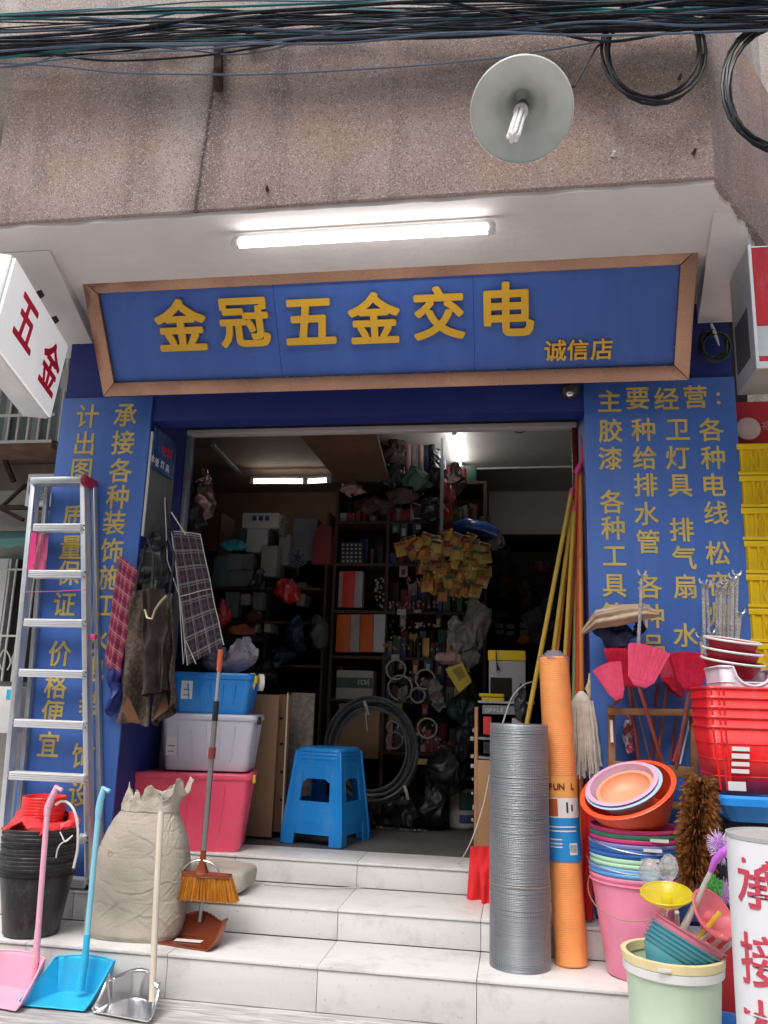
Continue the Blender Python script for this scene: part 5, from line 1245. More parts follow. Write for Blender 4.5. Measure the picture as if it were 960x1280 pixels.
# cardboard sheets by the stools
for i, (x0, y0, x1, y1, Y, m, lab) in enumerate(((312, 868, 344, 1046, 4.80, M_CARD, 'brown cardboard sheet leaning just right of the stacked boxes'), (344, 868, 359, 1040, 4.86, mat('warm_board', (.22, .12, .065), .7), 'warm brown narrow board with dark holes beside the cardboard'), (360, 866, 390, 1020, 5.05, mat('spotted_board', (.23, .20, .17), .8, var=.35, vs=30), 'spotted grey-brown board behind the stool stack'))):
    o = pbox('cardboard_sheet', lab, 'board', x0, y0, x1, y1, Y, .02, m, bev=.001)
    if i == 1:
        for y in (898, 930, 965, 1000): c = at(352, y, Y=Y - .001); MB().box(c, (.02, .003, .014)).build('hole', M_DARK, o)
tag(MB().beam(at(360, 866, Y=4.84), at(352, 1046, Y=4.80), .008, .008).build('batten', M_BEIGE, loc=at(352, 1046, Y=4.8)), 'thin pale wooden batten standing on the edge of the spotted board', 'batten')

# stools ---------------------------------------------------------------
def stools():
    fl, fr = at(362, 1052, Z=Z3), at(432, 1058, Z=Z3)
    c = at(408, 1050, Z=Z3); c = Vector((at(407, 1050, Y=4.87).x, 4.87, Z3))
    wt, wb, H = .27, .365, None
    zt_ = at(405, 935, Y=4.73).z; N_ = 4; pit = .019; H = zt_ - Z3 - pit * (N_ - 1)
    rz = R(-14); proto = None
    def one(cc, lab):
        t = thing('stool', lab, 'stool', cc, 'nested blue plastic stools'); F = Matrix.Translation(cc) @ Matrix.Rotation(rz, 4, 'Z')
        top = MB(); loft(top, [(rrect(wt + .014, wt + .014, .04), H - .022), (rrect(wt + .012, wt + .012, .04), H - .014), (rrect(wt, wt, .038), H - .004), (rrect(wt - .02, wt - .02, .032), H)], F)
        top.build('seat', M_STOOL, t, smooth=True, ang=50)
        for s in range(4):
            G = F @ Matrix.Rotation(PI / 2 * s, 4, 'Z')
            def P(a, z, out=0.):      # a in -.5...5 across the side
                k = wt + (wb - wt) * (1 - z / H); return G @ Vector((a * k, -k / 2 - out, z))
            h0, h1, lz = H * .37, H * .76, H * .12
            ring_o = [(-.47, 0), (-.27, 0), (-.255, lz), (.255, lz), (.27, 0), (.47, 0), (.47, H - .016), (-.47, H - .016)]
            b = MB()
            def quad(a): b.add([P(*q_) for q_ in a] + [P(q_[0], q_[1], -.005) for q_ in a], [(0, 1, 2, 3), (7, 6, 5, 4), (0, 4, 5, 1), (1, 5, 6, 2), (2, 6, 7, 3), (3, 7, 4, 0)])
            quad([(-.5, 0.0), (-.30, 0), (-.30, lz), (-.5, lz)]); quad([(.30, 0), (.5, 0), (.5, lz), (.30, lz)])
            hw = .27
            # panel with an arched window, drawn as columns
            cols = 28
            for i in range(cols):
                a0, a1 = -.5 + i / cols, -.5 + (i + 1) / cols
                def arch(a): return h1 - .0 if abs(a) < .16 else h1 - (1 - math.sqrt(max(0, 1 - ((abs(a) - .16) / (hw - .16)) ** 2))) * .04 if abs(a) < hw else h0
                def foot(a): return lz - .0
                if abs((a0 + a1) / 2) < hw:
                    quad([(a0, foot(a0)), (a1, foot(a1)), (a1, h0), (a0, h0)])
                    quad([(a0, arch(a0 if abs(a0) < hw else a1)), (a1, arch(a1 if abs(a1) < hw else a0)), (a1, H - .016), (a0, H - .016)])
                else: quad([(a0, lz), (a1, lz), (a1, H - .016), (a0, H - .016)])
            b.build('side', M_STOOL, t, bevel=0)
            for zz in (H * .86, H * .91):
                MB().beam(P(-.36, zz, .001), P(.36, zz, .001), .004, .003).build('bead', M_STOOL, t)
            MB().beam(P(.5, 0.001, .0), P(.5, H - .02, .0), .014, .014).build('leg', M_STOOL, t, bevel=.005)
        return t
    for i in range(N_):
        cc = c + ZV * (pit * i); lab = 'blue plastic stool, %s in the nested stack inside the doorway' % (nth(N_ - 1 - i) if i else 'lowest')
        if proto is None: proto = one(cc, lab)
        else: copy_tree(proto, cc, label=lab)
M_STOOL = mat('stool_blue', (.012, .26, .72), .32, sss=.03)
stools()

# vending machine-ish appliance, tray, cabinet ------------------------------
Yv = 5.0
vb = thing('appliance', 'white box-shaped appliance with a yellow top standing behind the brown cabinet', 'appliance', at(633, 880, Y=Yv))
pbox('body', '', '', 611, 826, 657, 880, Yv, .2, mat('grey_white_case', (.42, .42, .42), .5), parent=vb)
pbox('top', '', '', 610, 813, 657, 825.6, Yv - .004, .2, M_YEL, parent=vb)
pbox('opening', '', '', 613, 847, 640, 880, Yv - .003, .004, M_DARK, parent=vb, bev=0)
MB().tube([at(620, 813, Y=Yv - .02), at(621, 830, Y=Yv - .02), at(623, 838, Y=Yv - .02)], [.003, .004, .012], 8).build('cord_plug', M_BLACK, vb)
tr = thing('tool_tray', 'yellow and black tray on top of the brown cabinet', 'tray', at(616, 876, Y=4.9))
pbox('upper', '', '', 599, 867, 630, 871, 4.9, .1, M_YEL, parent=tr, bev=.002); pbox('lower', '', '', 602, 872, 630, 877, 4.9, .1, M_YEL, parent=tr, bev=.002); pbox('gap', '', '', 600, 871, 630, 872, 4.91, .08, M_BLACK, parent=tr, bev=0)
cb = thing('cabinet', 'light brown plywood cabinet with open shelves of small goods right of the doorway', 'cabinet', at(600, 1057, Y=4.75))
xa, xb = at(593, 960, Y=4.72).x, at(604, 960, Y=4.72).x
zt_ = at(600, 884, Y=4.72).z
MB().bx(xa, xa + .018, 4.70, 5.25, Z3 + .001, zt_).build('side_panel', M_PLY, cb, bevel=.001)
MB().bx(xa + .0185, xa + .09, 4.70, 4.712, Z3 + .001, at(604, 950, Y=4.7).z).build('front_panel', M_PLY, cb, bevel=.001)
xe = at(668, 900, Y=4.72).x
for y in (878, 924, 948): z = at(630, y, Y=4.72).z; MB().bx(xa + .0185, xe, 4.715, 5.2, z - .006, z + .006).build('shelf', M_ALUD, cb)
MB().bx(xa + .02, xe, 5.2, 5.21, Z3 + .001, zt_).build('back', M_DARK, cb); MB().bx(xa + .091, xe, 4.72, 4.73, Z3 + .001, at(630, 951, Y=4.72).z).build('lower_door', M_RACK, cb)
ob = pbox('carton', 'grey lamp carton with white lettering on the top shelf of the cabinet', 'carton', 603, 882, 650, 893, 4.69, .15, M_CARDG, bev=.002)
for i, ch in enumerate('OPPLE'): c = at(609 + i * 4.6, 888, Y=4.688); glyph('character', ch, c, XV, ZV, px(6.5, c), M_CARDW, ob, bold=.03, depth=.001)
pbox('carton', 'red carton on the left of the cabinet top shelf', 'carton', 604, 896, 614, 918, 4.69, .1, M_DR2, bev=.002)
pbox('carton', 'black carton low in the open cabinet', 'carton', 604, 928, 616, 942, 4.69, .1, M_BLACK, bev=.002)
pbox('carton', 'small white carton beside the red one in the cabinet', 'carton', 640, 898, 652, 922, 4.69, .1, M_DWH, bev=.002)
blob('packet', 'dark glossy packet standing on the cabinet left of the orange roll', 'packet', (652, 878), 4.6, 20, 44, .08, M_BLACK, 40., .02, 14)
mb = []
for i in range(8):
    y = 908 + i * 17 + rg.uniform(-6, 6); c = at(591 + rg.uniform(-1.5, 1), y, Y=4.74); tag(MB().box(c, (.010, .02, rg.uniform(.012, .026)), rz=rg.uniform(0, 2)).build('key_tag', M_DWH, loc=c, bevel=.002), 'small pale tag hanging on the left edge of the brown cabinet', 'tag', 'tags along the cabinet edge')
blob('lantern', 'dim orange round object in the dark behind the doorway on the right', 'lantern', (655, 799), 6.0, 20, 13, .1, mat('dim_orange', (.40, .10, .03), .5), 41., .01, 9)
for i, (x, y) in enumerate(((624, 782), (638, 783), (655, 782), (638, 791), (655, 790), (625, 790))): pbox('small_box', 'small grey box in the faint rows at the dark back right', 'box', x - 5, y - 2.5, x + 5, y + 2.5, 6.2, .05, M_CARDG, group='faint grey boxes at the back right', bev=0)
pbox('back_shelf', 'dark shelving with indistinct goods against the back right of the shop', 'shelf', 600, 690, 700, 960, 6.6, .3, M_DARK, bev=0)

rq = random.Random(31)
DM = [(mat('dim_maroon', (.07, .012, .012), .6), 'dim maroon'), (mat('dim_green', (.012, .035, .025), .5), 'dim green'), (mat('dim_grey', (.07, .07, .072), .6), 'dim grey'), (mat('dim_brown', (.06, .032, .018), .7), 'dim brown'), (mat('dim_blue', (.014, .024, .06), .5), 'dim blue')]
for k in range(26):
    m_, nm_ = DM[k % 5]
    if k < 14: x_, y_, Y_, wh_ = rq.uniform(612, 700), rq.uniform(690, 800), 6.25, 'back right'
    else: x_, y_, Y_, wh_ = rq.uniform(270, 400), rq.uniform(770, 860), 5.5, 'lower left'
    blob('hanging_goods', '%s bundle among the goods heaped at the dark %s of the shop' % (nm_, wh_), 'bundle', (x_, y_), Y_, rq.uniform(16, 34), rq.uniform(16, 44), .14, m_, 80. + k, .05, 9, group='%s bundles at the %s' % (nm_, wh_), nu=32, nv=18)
# white cable from the cabinet over the steps
cable('floor_cable', 'thin white cable drooping from the cabinet and lying across the steps', [at(668, 852, Y=4.5), at(655, 856, Y=4.45), at(640, 872, Y=4.4), at(628, 905, Y=4.35)], .004, M_CABLEW)
cable('floor_cable', 'white cable falling beside the brown cabinet and trailing along the middle step', [at(612, 968, Y=4.25), at(603, 1010, Y=4.25), at(585, 1060, Y=4.22), at(560, 1095, Z=Z2 + .03), at(530, 1109, Z=Z2 + .006), at(470, 1109, Z=Z2 + .005), at(400, 1110, Z=Z2 + .005), at(330, 1105, Z=Z2 + .005)], .0032, M_CABLEW)

# red folded bags beside the mesh roll
M_REDF = mat('red_nonwoven', (.72, .02, .025), .75, bump=.2, bs=200)
for lab, q, Y in (('red fabric bag hanging over the step behind the mesh roll', ((588, 1058), (616, 1058), (618, 1150), (582, 1146)), 4.24), ('second red fabric bag folded in front of the first', ((598, 1072), (622, 1066), (620, 1132), (602, 1130)), 4.18)):
    hangbag('fabric_bag', lab, 'bag', q, Y, .04, M_REDF, .01, 5.)
hangbag('fabric_bag', 'red fabric piece showing between the orange roll and the buckets', 'bag', ((726, 1000), (745, 1000), (742, 1150), (728, 1150)), 3.96, .03, M_REDF, .01, 6.)

# ================================================================== RIGHT SIDE
# mesh rolls -------------------------------------------------------------
def mesh_roll():
    c = at(650, 1200, Y=3.70); c.z = Z1 + .001; c.y = 3.73; zt_ = at(650, 905, Y=3.66).z; r = px(37, Vector((c.x, 3.7, .6)))
    t = thing('wire_mesh_roll', 'tall roll of silver wire mesh standing on the low step', 'wire mesh roll', c)
    mb = MB(); H = zt_ - c.z; n = 150; rg = random.Random(2)
    for layer in range(3):
        R_ = r - .004 * layer * 1.6
        for i in range(n):
            z = H * (i + .3 * layer) / n; e = rg.uniform(-.0012, .0012)
            mb.tube([c + Vector((R_ * math.cos(2 * PI * k / 36), (R_ * .98 + e) * math.sin(2 * PI * k / 36), z + e)) for k in range(36)], .0014, 3, closed=True)
    for k in range(70):
        a = 2 * PI * k / 70; p = c + Vector((r * math.cos(a), r * .98 * math.sin(a), 0)); mb.tube([p, p + ZV * H], .0010, 3, cap=False)
    tag(mb.build('wires', M_WIRE, t, smooth=True, ang=180), kind='stuff')
    MB().lathe([(r - .022, 0), (r - .022, H - .01)], 36, Matrix.Translation(c)).build('inner_wrap', mat('dense_mesh', (.16, .17, .18), .5, metal=.6, var=.3, vs=20), t, smooth=True)
    MB().tube([c + Vector((.0 + i * .0, 0, 0)) + Vector((r * 1.008 * math.cos(2 * PI * i / 30), r * .99 * math.sin(2 * PI * i / 30), H * .33)) for i in range(30)], .0018, 5, closed=True).build('tie_wire', M_CREAMM, t)
    for k, (x, y) in enumerate(((640, 890), (655, 884), (664, 893))):
        p = at(x, y, Y=3.75); q = p.copy(); q.z = H + c.z - .2
        MB().tube([q, p], .012, 8).build('inner_tube', (M_BLACK, M_DWH, M_BLACK)[k], t) if False else None
mesh_roll()
def orange_roll():
    b0 = at(714, 1198, Y=3.80); b0.z = Z1 + .001; top = at(692, 822, Y=3.86); 
    r = px(20.5, b0) ; ax = (top - b0); H = ax.length; ax.normalize(); x, y, z = basis(ax); 
    # x towards the right, y towards the back
    u = (XV - ax * XV.dot(ax)).normalized(); v = ax.cross(u); F = frame(b0, u, v, ax)
    t = thing('netting_roll', 'tall orange plastic netting roll with a blue and white label behind the wire mesh roll', 'netting roll', b0)
    pr = [(0, 0), (r * .96, 0)]; n = 150
    for i in range(n):
        z0 = .004 + (H - .008) * i / n; dz = (H - .008) / n; pr += [(r - .0012, z0 + dz * .1), (r, z0 + dz * .35), (r, z0 + dz * .65), (r - .0012, z0 + dz * .9)]
    pr += [(r * .97, H), (r * .55, H + .001), (r * .5, H - .05), (0, H - .05)]
    def wob(a, z): return .012 * math.sin(z * 9 + a * 2) + .02 * (noise.noise(Vector((math.cos(a) * 2, math.sin(a) * 2, z * 6))))
    MB().lathe(pr, 40, F, wob=wob).build('netting', M_ONET, t, smooth=True, ang=180)
    MB().lathe([(r * 1.0, H - .01), (r * .95, H + .004), (r * .6, H + .018), (r * .45, H + .03), (r * .2, H + .028), (0, H + .03)], 28, F, wob=lambda a, z: .10 * math.sin(a * 5 + z * 90)).build('film_top', M_FILM2, t, smooth=True)
    zL = lambda yp: H * (1198 - yp) / (1198 - 822)
    def wrap(nm, y0, y1, m, off, a0=-PI * .93, a1=-PI * .05):
        return MB().lathe([(r + off, zL(y0)), (r + off, zL(y1))], 28, F, arc=(a0, a1), wob=wob).build(nm, m, t, smooth=True)
    lb = wrap('label_band', 975, 1002, mat('label_orange', (.80, .36, .10), .5), .0022)
    wrap('label_picture', 996 - 18 + 24, 1026, M_PAPER, .0024); wrap('label_brown', 1003, 1024, mat('label_brown', (.45, .10, .04), .5), .0032, -PI * .93, -PI * .60)
    wrap('label_blue', 1026, 1078, mat('label_blue', (.02, .25, .62), .5), .0024)
    def curved(ch, ang, yp, h, m, bold=.03):
        zc = zL(yp); rr = r + .0046 + .035 * r * 0
        def wp(X_, Y_, d): a = ang + X_ / rr; k = rr * (1 + wob(a, zc)) + d; return F @ Vector((k * math.cos(a), k * math.sin(a), zc + Y_))
        return glyph('character', ch, b0, XV, ZV, h, m, t, bold=bold, depth=.0006, warp=wp)
    for i, ch in enumerate('FUN L'):
        if ch != ' ': curved(ch, -PI * .72 + i * .34, 988, .034, M_BROWN)
    for k, yp in enumerate((1036, 1041, 1051, 1056, 1060)):
        wrap('print_line', yp, yp + 1.6, M_PAPER, .0034, -PI * .85, -PI * (.25 if k < 2 else .55))
    wrap('barcode', 1056, 1070, M_PAPER, .0036, -PI * .42, -PI * .25)
    for k in range(6): wrap('bar', 1058, 1067, M_INK, .0044, -PI * .41 + k * .07, -PI * .41 + k * .07 + .03)
    MB().lathe([(r + .003, zL(1020)), (r + .003, zL(1007))], 6, F, arc=(-PI * .44, -PI * .40)).build('figure', M_INK, t)
    MB().lathe([(r + .003, zL(1018)), (r + .003, zL(1010))], 6, F, arc=(-PI * .34, -PI * .30)).build('figure', M_INK, t)
M_ONET = mat('orange_netting', (.88, .33, .10), .42, var=.1, vs=9)
orange_roll()
# poles ------------------------------------------------------------------
M_BAM = mat('yellow_pole', (.50, .33, .05), .4, var=.12); M_POR = mat('orange_pole', (.58, .20, .035), .38); M_PRD = mat('red_orange_pole', (.60, .09, .03), .38); M_PGR = mat('green_pole', (.25, .38, .16), .45)
GP = 'handles'
for i, (x0, y0, x1, y1, m, lab) in enumerate((
    (676, 815, 714, 618, M_BAM, 'leftmost yellow mop pole leaning in the right side of the doorway'), (686, 860, 717, 625, M_BAM, 'second yellow pole from the left beside the doorway'),
    (694, 830, 716, 632, M_POR, 'orange pole just right of the two yellow ones'), (704, 860, 718, 640, M_BAM, 'thin yellow pole half hidden behind the orange poles'),
    (708, 850, 722, 590, M_PRD, 'red orange pole in the middle of the leaning poles'), (717, 880, 721, 620, M_PGR, 'pale green pole among the orange ones'),
    (727, 880, 726, 590, M_POR, 'rightmost orange pole beside the blue board'), (722, 900, 724, 600, M_PRD, 'dark orange pole behind the rightmost one'))):
    p, q = at(x0, y0, Y=4.16 + .02 * (i % 3)), at(x1, y1, Y=4.22 + .02 * (i % 3)); d = (p - q); k = (Z3 - p.z) / d.z; p2 = p + d * max(0, k) * .98
    t = thing('mop_pole', lab, 'pole', p2); MB().tube([p2, q], .0115 if m is not M_PGR else .010, 12).build('pole', m, t, smooth=True)
    MB().tube([q, q + (q - p2).normalized() * .03], [.0125, .010], 12).build('end_cap', (M_MAG, M_BLACK, M_PRD)[i % 3], t, smooth=True)
tag(MB().tube([at(720, 592, Y=4.2), at(728, 575, Y=4.18), at(728, 555, Y=4.18), at(727, 545, Y=4.2)], [.016, .012, .008, .003], 8).build('hanging_tie', M_MAG, loc=at(728, 555, Y=4.18)), 'dark pink ribbon tied at the top of the leaning poles', 'ribbon')
# mop head
def mop():
    c = at(728, 888, Y=4.0); t = thing('mop', 'off-white string mop head hanging beside the orange netting roll', 'mop', c)
    MB().lathe([(.010, .05), (.03, .03), (.045, 0), (.048, -.02), (.042, -.035)], 20, Matrix.Translation(at(727, 878, Y=4.0)), sy=.7).build('collar', M_MOP, t, smooth=True)
    mb = MB(); rg = random.Random(8)
    for i in range(150):
        a = rg.uniform(0, 2 * PI); k = rg.uniform(.3, 1); p = at(728 + 13 * k * math.cos(a), 876, Y=4.0 + .03 * math.sin(a)); xe = 731 + 21 * k * math.cos(a) + rg.uniform(-2, 2)
        e = at(xe, 948 + rg.uniform(-8, 27) , Y=4.0 + .045 * k * math.sin(a)); m1 = p.lerp(e, .4) + Vector((rg.uniform(-.006, .006), -.01, 0)); m2 = p.lerp(e, .75) + Vector((rg.uniform(-.008, .008), -.012, 0))
        mb.tube([p, m1, m2, e], .0033, 4)
    tag(mb.build('strings', M_MOP, t, smooth=True), kind='stuff')
    MB().tube([at(727, 872, Y=4.02), at(726, 700, Y=4.12)], .011, 10).build('pole', M_POR, t, smooth=True)
mop()
for lab, y0 in (('short cream brush tuft behind the mop collar', 852),):
    blob('brush', lab, 'brush', (737, 862), 4.05, 14, 40, .03, M_CREAM, 3., .01, 20)
# wooden chair back
def chair():
    Y = 3.92; t = thing('wooden_frame', 'old brown wooden frame standing before the right blue board', 'wooden frame', at(790, 1000, Y=Y))
    def bar(x0, y0, x1, y1, w_, Y_=Y): MB().beam(at(x0, y0, Y=Y_), at(x1, y1, Y=Y_), w_, .035, YV).build('bar', M_WOOD, t, bevel=.003)
    bar(764, 882, 766, 1100, .030); bar(866, 884, 870, 1100, .028); bar(759, 889, 872, 891, .042 * .7, Y - .036); bar(766, 958, 868, 966, .045, Y - .036); 
    bar(776, 1000, 880, 1010, .03, Y + .04)
    MB().beam(at(764, 900, Y=Y - .03), at(765, 928, Y=Y - .03), .008, .012).build('paper_scrap', M_PAPER, t)
chair()
# brown sticks of pink brooms, seen through the frame, with brush heads
def pbrush(label, base, hw0, tipc, hw1, m, handle_to, Y):
    """fan of bristles from the block at pixel base to the tip line"""
    b0, t0 = at(*base, Y=Y), at(*tipc, Y=Y - .02); ax = (t0 - b0); L = ax.length; axn = ax.normalized(); u = Vector((axn.z, 0, -axn.x)).normalized()
    t = thing('pink_broom', label, 'broom', b0); w0, w1 = px(hw0, b0), px(hw1, t0)
    MB().hexa([b0 - u * w0 * .5 - axn * .03 + Vector((0, s, 0)) if False else b0 - u * w0 * .5 - axn * .03 + Vector((0, -.012, 0)), b0 + u * w0 * .5 - axn * .03 + Vector((0, -.012, 0)), b0 + u * w0 * .5 - axn * .03 + Vector((0, .012, 0)), b0 - u * w0 * .5 - axn * .03 + Vector((0, .012, 0))],
              [b0 - u * w0 + Vector((0, -.02, 0)), b0 + u * w0 + Vector((0, -.02, 0)), b0 + u * w0 + Vector((0, .02, 0)), b0 - u * w0 + Vector((0, .02, 0))]).build('block', m, t, bevel=.004)
    mb = MB(); rg = random.Random(int(base[0])); rows = 8; n = 60
    for r_ in range(rows):
        for i in range(n):
            a = (i + rg.uniform(-.2, .2)) / (n - 1) * 2 - 1; dy = (r_ / (rows - 1) - .5)
            p = b0 + u * w0 * a + Vector((0, dy * .036, 0)); q = t0 + u * w1 * a + Vector((0, dy * .075, 0)) - axn * (.012 * a * a) + axn * rg.uniform(-.003, .003)
            mb.strand(p, q, .0017, .0013)
    tag(mb.build('bristles', m, t), kind='stuff')
    if handle_to: MB().tube([b0 - axn * .03, at(*handle_to, Y=Y + .03)], .008, 8).build('stick', M_BROWN, t, smooth=True)
pbrush('bright pink broom head at the far left of the cluster pointing up left', (771, 866), 9, (757, 830), 17, M_PBRUSH, (768, 880), 3.80)
pbrush('deep pink broom head behind, leaning left over the cluster', (787, 850), 18, (790, 812), 34, M_PBRUSH2, (800, 960), 3.90)
pbrush('bright pink broom head in the centre tilted to the right', (801, 850), 15, (812, 808), 24, M_PBRUSH, (830, 960), 3.78)
pbrush('small pink broom head between the centre and right heads', (836, 845), 12, (840, 820), 15, M_PBRUSH, (820, 960), 3.93)
pbrush('deep pink broom head on the right leaning towards the red crates', (862, 854), 14, (864, 816), 27, M_PBRUSH2, (845, 960), 3.84)
pbrush('deep pink broom head pointing down behind the frame top', (850, 850), 8, (838, 862), 16, M_PBRUSH2, None, 3.94)
for i, (x0, y0, x1, y1, m, r_) in enumerate(((790, 860, 812, 950, M_STEELD, .004), (822, 855, 814, 950, M_BROWN, .006), (862, 900, 850, 955, M_PAPER, .004), (858, 895, 842, 952, M_DR2, .007), (846, 890, 838, 950, M_BROWN, .006))):
    tag(MB().tube([at(x0, y0, Y=3.98), at(x1, y1, Y=3.97)], r_, 8).build('stick', m, loc=at(x1, y1, Y=3.97)), ['thin steel stick', 'dark brown stick', 'thin white stick', 'red patterned stick', 'slim dark stick'][i] + ' slanting behind the opening of the wooden frame', 'stick')
blob('packet', 'small red and silver sachets hanging inside the wooden frame', 'sachets', (786, 918), 3.96, 14, 44, .02, mat('red_silver_sachet', (.30, .03, .06), .3, var=.2, vs=40, col2=(.4, .4, .45), mix=(.48, .55)), 2., .015, 22)
# plastic-wrapped bundle above the brooms
q = [at(727, 790, Y=3.86), at(742, 768, Y=3.88), at(786, 757, Y=3.9), at(820, 760, Y=3.92)]
blobm = mat('wrapped_straw', (.42, .30, .20), .35, var=.3, vs=12)
def wb(u, v):
    cen = [at(727, 791, Y=3.86), at(745, 774, Y=3.86), at(776, 769, Y=3.86), at(806, 765, Y=3.86), at(824, 768, Y=3.86)]; f_ = min(3.999, v * 4); i_ = int(f_); c_ = cen[i_].lerp(cen[i_ + 1], f_ - i_)
    r_ = (.012, .042, .048, .036, .010); rr = r_[i_] + (r_[i_ + 1] - r_[i_]) * (f_ - i_); a_ = 2 * PI * u; rr *= 1 + .12 * math.sin(a_ * 7 + v * 3) + .25 * (.25 - min(.25, abs(noise.noise(Vector((a_ * 1.5, v * 9, 1))))))
    return c_ + Vector((.12 * rr * math.cos(a_), rr * math.cos(a_), rr * math.sin(a_) * .9))
tag(MB().sheet(wb, 60, 40).build('wrapped_bundle', blobm, loc=at(775, 775, Y=3.86), smooth=True, ang=180), 'tan bundle in clear wrap lying above the pink brooms', 'bundle')
M_NAVY = mat('navy_cloth', (.012, .014, .05), .7)
blob('dark_cloth', 'dark navy cloth hanging under the tan wrapped bundle', 'cloth', (768, 792), 3.9, 40, 42, .06, M_NAVY, 12., .05, 10)
blob('dark_cloth', 'second dark cloth knot right of the navy cloth', 'cloth', (798, 785), 3.92, 20, 34, .05, M_NAVY, 13., .04, 10)
# hook poles
M_HOOK = mat('bright_chrome', (.78, .76, .74), .25, metal=.75, var=.15, vs=40)
def hookpole(x0, y0, x1, y1, Y, label, grp=None, tw=True):
    p, q = at(x0, y0, Y=Y), at(x1, y1, Y=Y); t = thing('hook_pole', label, 'hook pole', p, grp); L = (q - p).length; ax = (q - p).normalized(); x, y, z = basis(ax)
    rb = []; n = int(L / .009)
    MB().tube([p.lerp(q, i / n) for i in range(n + 1)], [.0070 + .0012 * (i % 2) for i in range(n + 1)], 10).build('twisted_rod', M_HOOK, t, smooth=True)
    MB().cyl(q - ax * .005, q + ax * .015, .009, n=10).build('ferrule', M_STEEL, t)
    o = q + ax * .01; s = random.uniform(-.5, .5); u = (XV * math.cos(s) + YV * math.sin(s)); u = (u - ax * u.dot(ax)).normalized()
    MB().tube([o + u * (.018 * math.cos(a)) + ax * (.018 + .018 * math.sin(a)) for a in [PI * .9 + (PI * 1.2) * k / 10 for k in range(11)]], .0042, 8).build('fork_hook', M_HOOK, t, smooth=True)
    return t
for i, (x0, x1, y1) in enumerate(((881, 879, 733), (889, 883, 735), (896, 896, 734), (899, 901, 738), (904, 905, 733), (909, 911, 730), (914, 916, 726), (919, 921, 722))):
    hookpole(x0, 840, x1, y1, 3.86 + .02 * (i % 3), ('leftmost', 'second', 'third', 'fourth', 'fifth', 'sixth', 'seventh', 'rightmost tall')[i] + (' from the left' if 0 < i < 7 else '') + ' steel hook pole in the cluster before the yellow crates')
for i, (x0, y0, x1, y1) in enumerate(((918, 842, 925, 770), (924, 842, 928, 812), (880, 842, 876, 800), (890, 842, 889, 795))):
    hookpole(x0, y0, x1, y1, 3.82, ('tilted steel hook pole at the right of the cluster', 'shortest steel hook pole low at the right of the cluster', 'short steel hook pole low at the left of the cluster', 'short steel hook pole low in the middle of the cluster')[i])
hookpole(798, 805, 802, 722, 3.82, 'single steel hook pole standing alone behind the tan bundle')
# basins tilted on the bucket stack -------------------------------------------
def basin(label, c, ax, rt, rb, h, m, name='basin', cat='basin', lip=.012):
    x, y, z = basis(ax, YV); F = frame(c, x, y, z)
    pr = [(0, 0), (rb, 0), (rb + (rt - rb) * .85, h * .72), (rt * .965, h * .93), (rt, h * .95), (rt + lip * .85, h * .94), (rt + lip, h * .975), (rt + .006, h), (rt * .95, h * .985), (rb + (rt - rb) * .8, h * .7), (rb * .98, .006), (0, .005)]
    return tag(MB().lathe(pr, 44, F).build(name, m, loc=c, smooth=True, ang=50), label, cat)
bcx = at(794, 1120, Y=3.76); bc2 = Vector((bcx.x, 3.735, Z1 + .001))
zb_t = at(794, 1032, Y=3.72).z
N_ = 10; cols = [(M_PINK, 'pink'), (M_BLUEP3, 'sky blue'), (M_BLUEP3, 'light blue'), (M_GREENP, 'mint green'), (M_GREENP, 'pale green'), (M_BLUEP2, 'dark blue'), (M_BLUEP2, 'deep blue'), (M_PURPS := mat('slate_blue_plastic', (.20, .26, .62), .35), 'violet blue'), (M_MAG, 'magenta'), (mat('dark_green_plastic', (.05, .25, .14), .4), 'dark green'), (M_MAG, 'magenta-red')]
rt2 = px(54, Vector((bc2.x, 3.73, .7))); bh2 = at(794, 1103, Y=3.6).z - Z1 + .012
pit = (zb_t - (Z1 + bh2)) / (len(cols) - 1)
for i, (m, nm) in enumerate(cols):
    cc = bc2 + Vector((random.uniform(-.003, .003), random.uniform(-.003, .003), pit * i))
    k = 1 if i == 0 else .985
    o = bucket('bucket', '%s bucket, %s in the coloured stack under the tilted basins' % (nm, nth(len(cols) - 1 - i) if i else 'lowest'), 'bucket', cc, rt2 * k, rt2 * .70, bh2, m, band=.008)
    MB().box((cc.x + random.uniform(.02, .08), cc.y - rt2 * k - .004, cc.z + bh2 - .014), (.07, .003, .012)).build('label', M_PAPER, o) if i in (4, 7, 9, 5) else None
    if i == 0: bail(o, cc, rt2 + .006, bh2 - .035, .11, M_CREAMM, ang=-.35)
    elif i in (4, 8): bail(o, cc, rt2 + .010, bh2 - .012, .035, M_STEEL, ang=-.5 + i * .1)
tb0 = Vector((bc2.x, bc2.y, zb_t))
axb = Vector((-.34, -.42, .84)).normalized()
c = at(800, 1020, Y=3.72) 
bb = tb0 + Vector((.02, .0, .028)); 
basin('large orange-red basin tilted on top of the coloured buckets', bb, axb, px(57, bb) * 1.0, px(40, bb), .145, M_ORANGE)
basin('ice blue bowl nested in the tilted orange-red basin', bb + axb * .075 + Vector((-.01, 0, 0)), axb, px(45, bb), px(28, bb), .085, M_PALEB)
basin('lilac bowl nested inside the ice blue bowl', bb + axb * .088 + Vector((-.014, 0, 0)), axb, px(42, bb), px(28, bb), .082, M_LILAC)
basin('peach bowl innermost in the tilted basins', bb + axb * .092 + Vector((-.008, 0, 0)), axb, px(33, bb), px(22, bb), .055, M_PEACH)
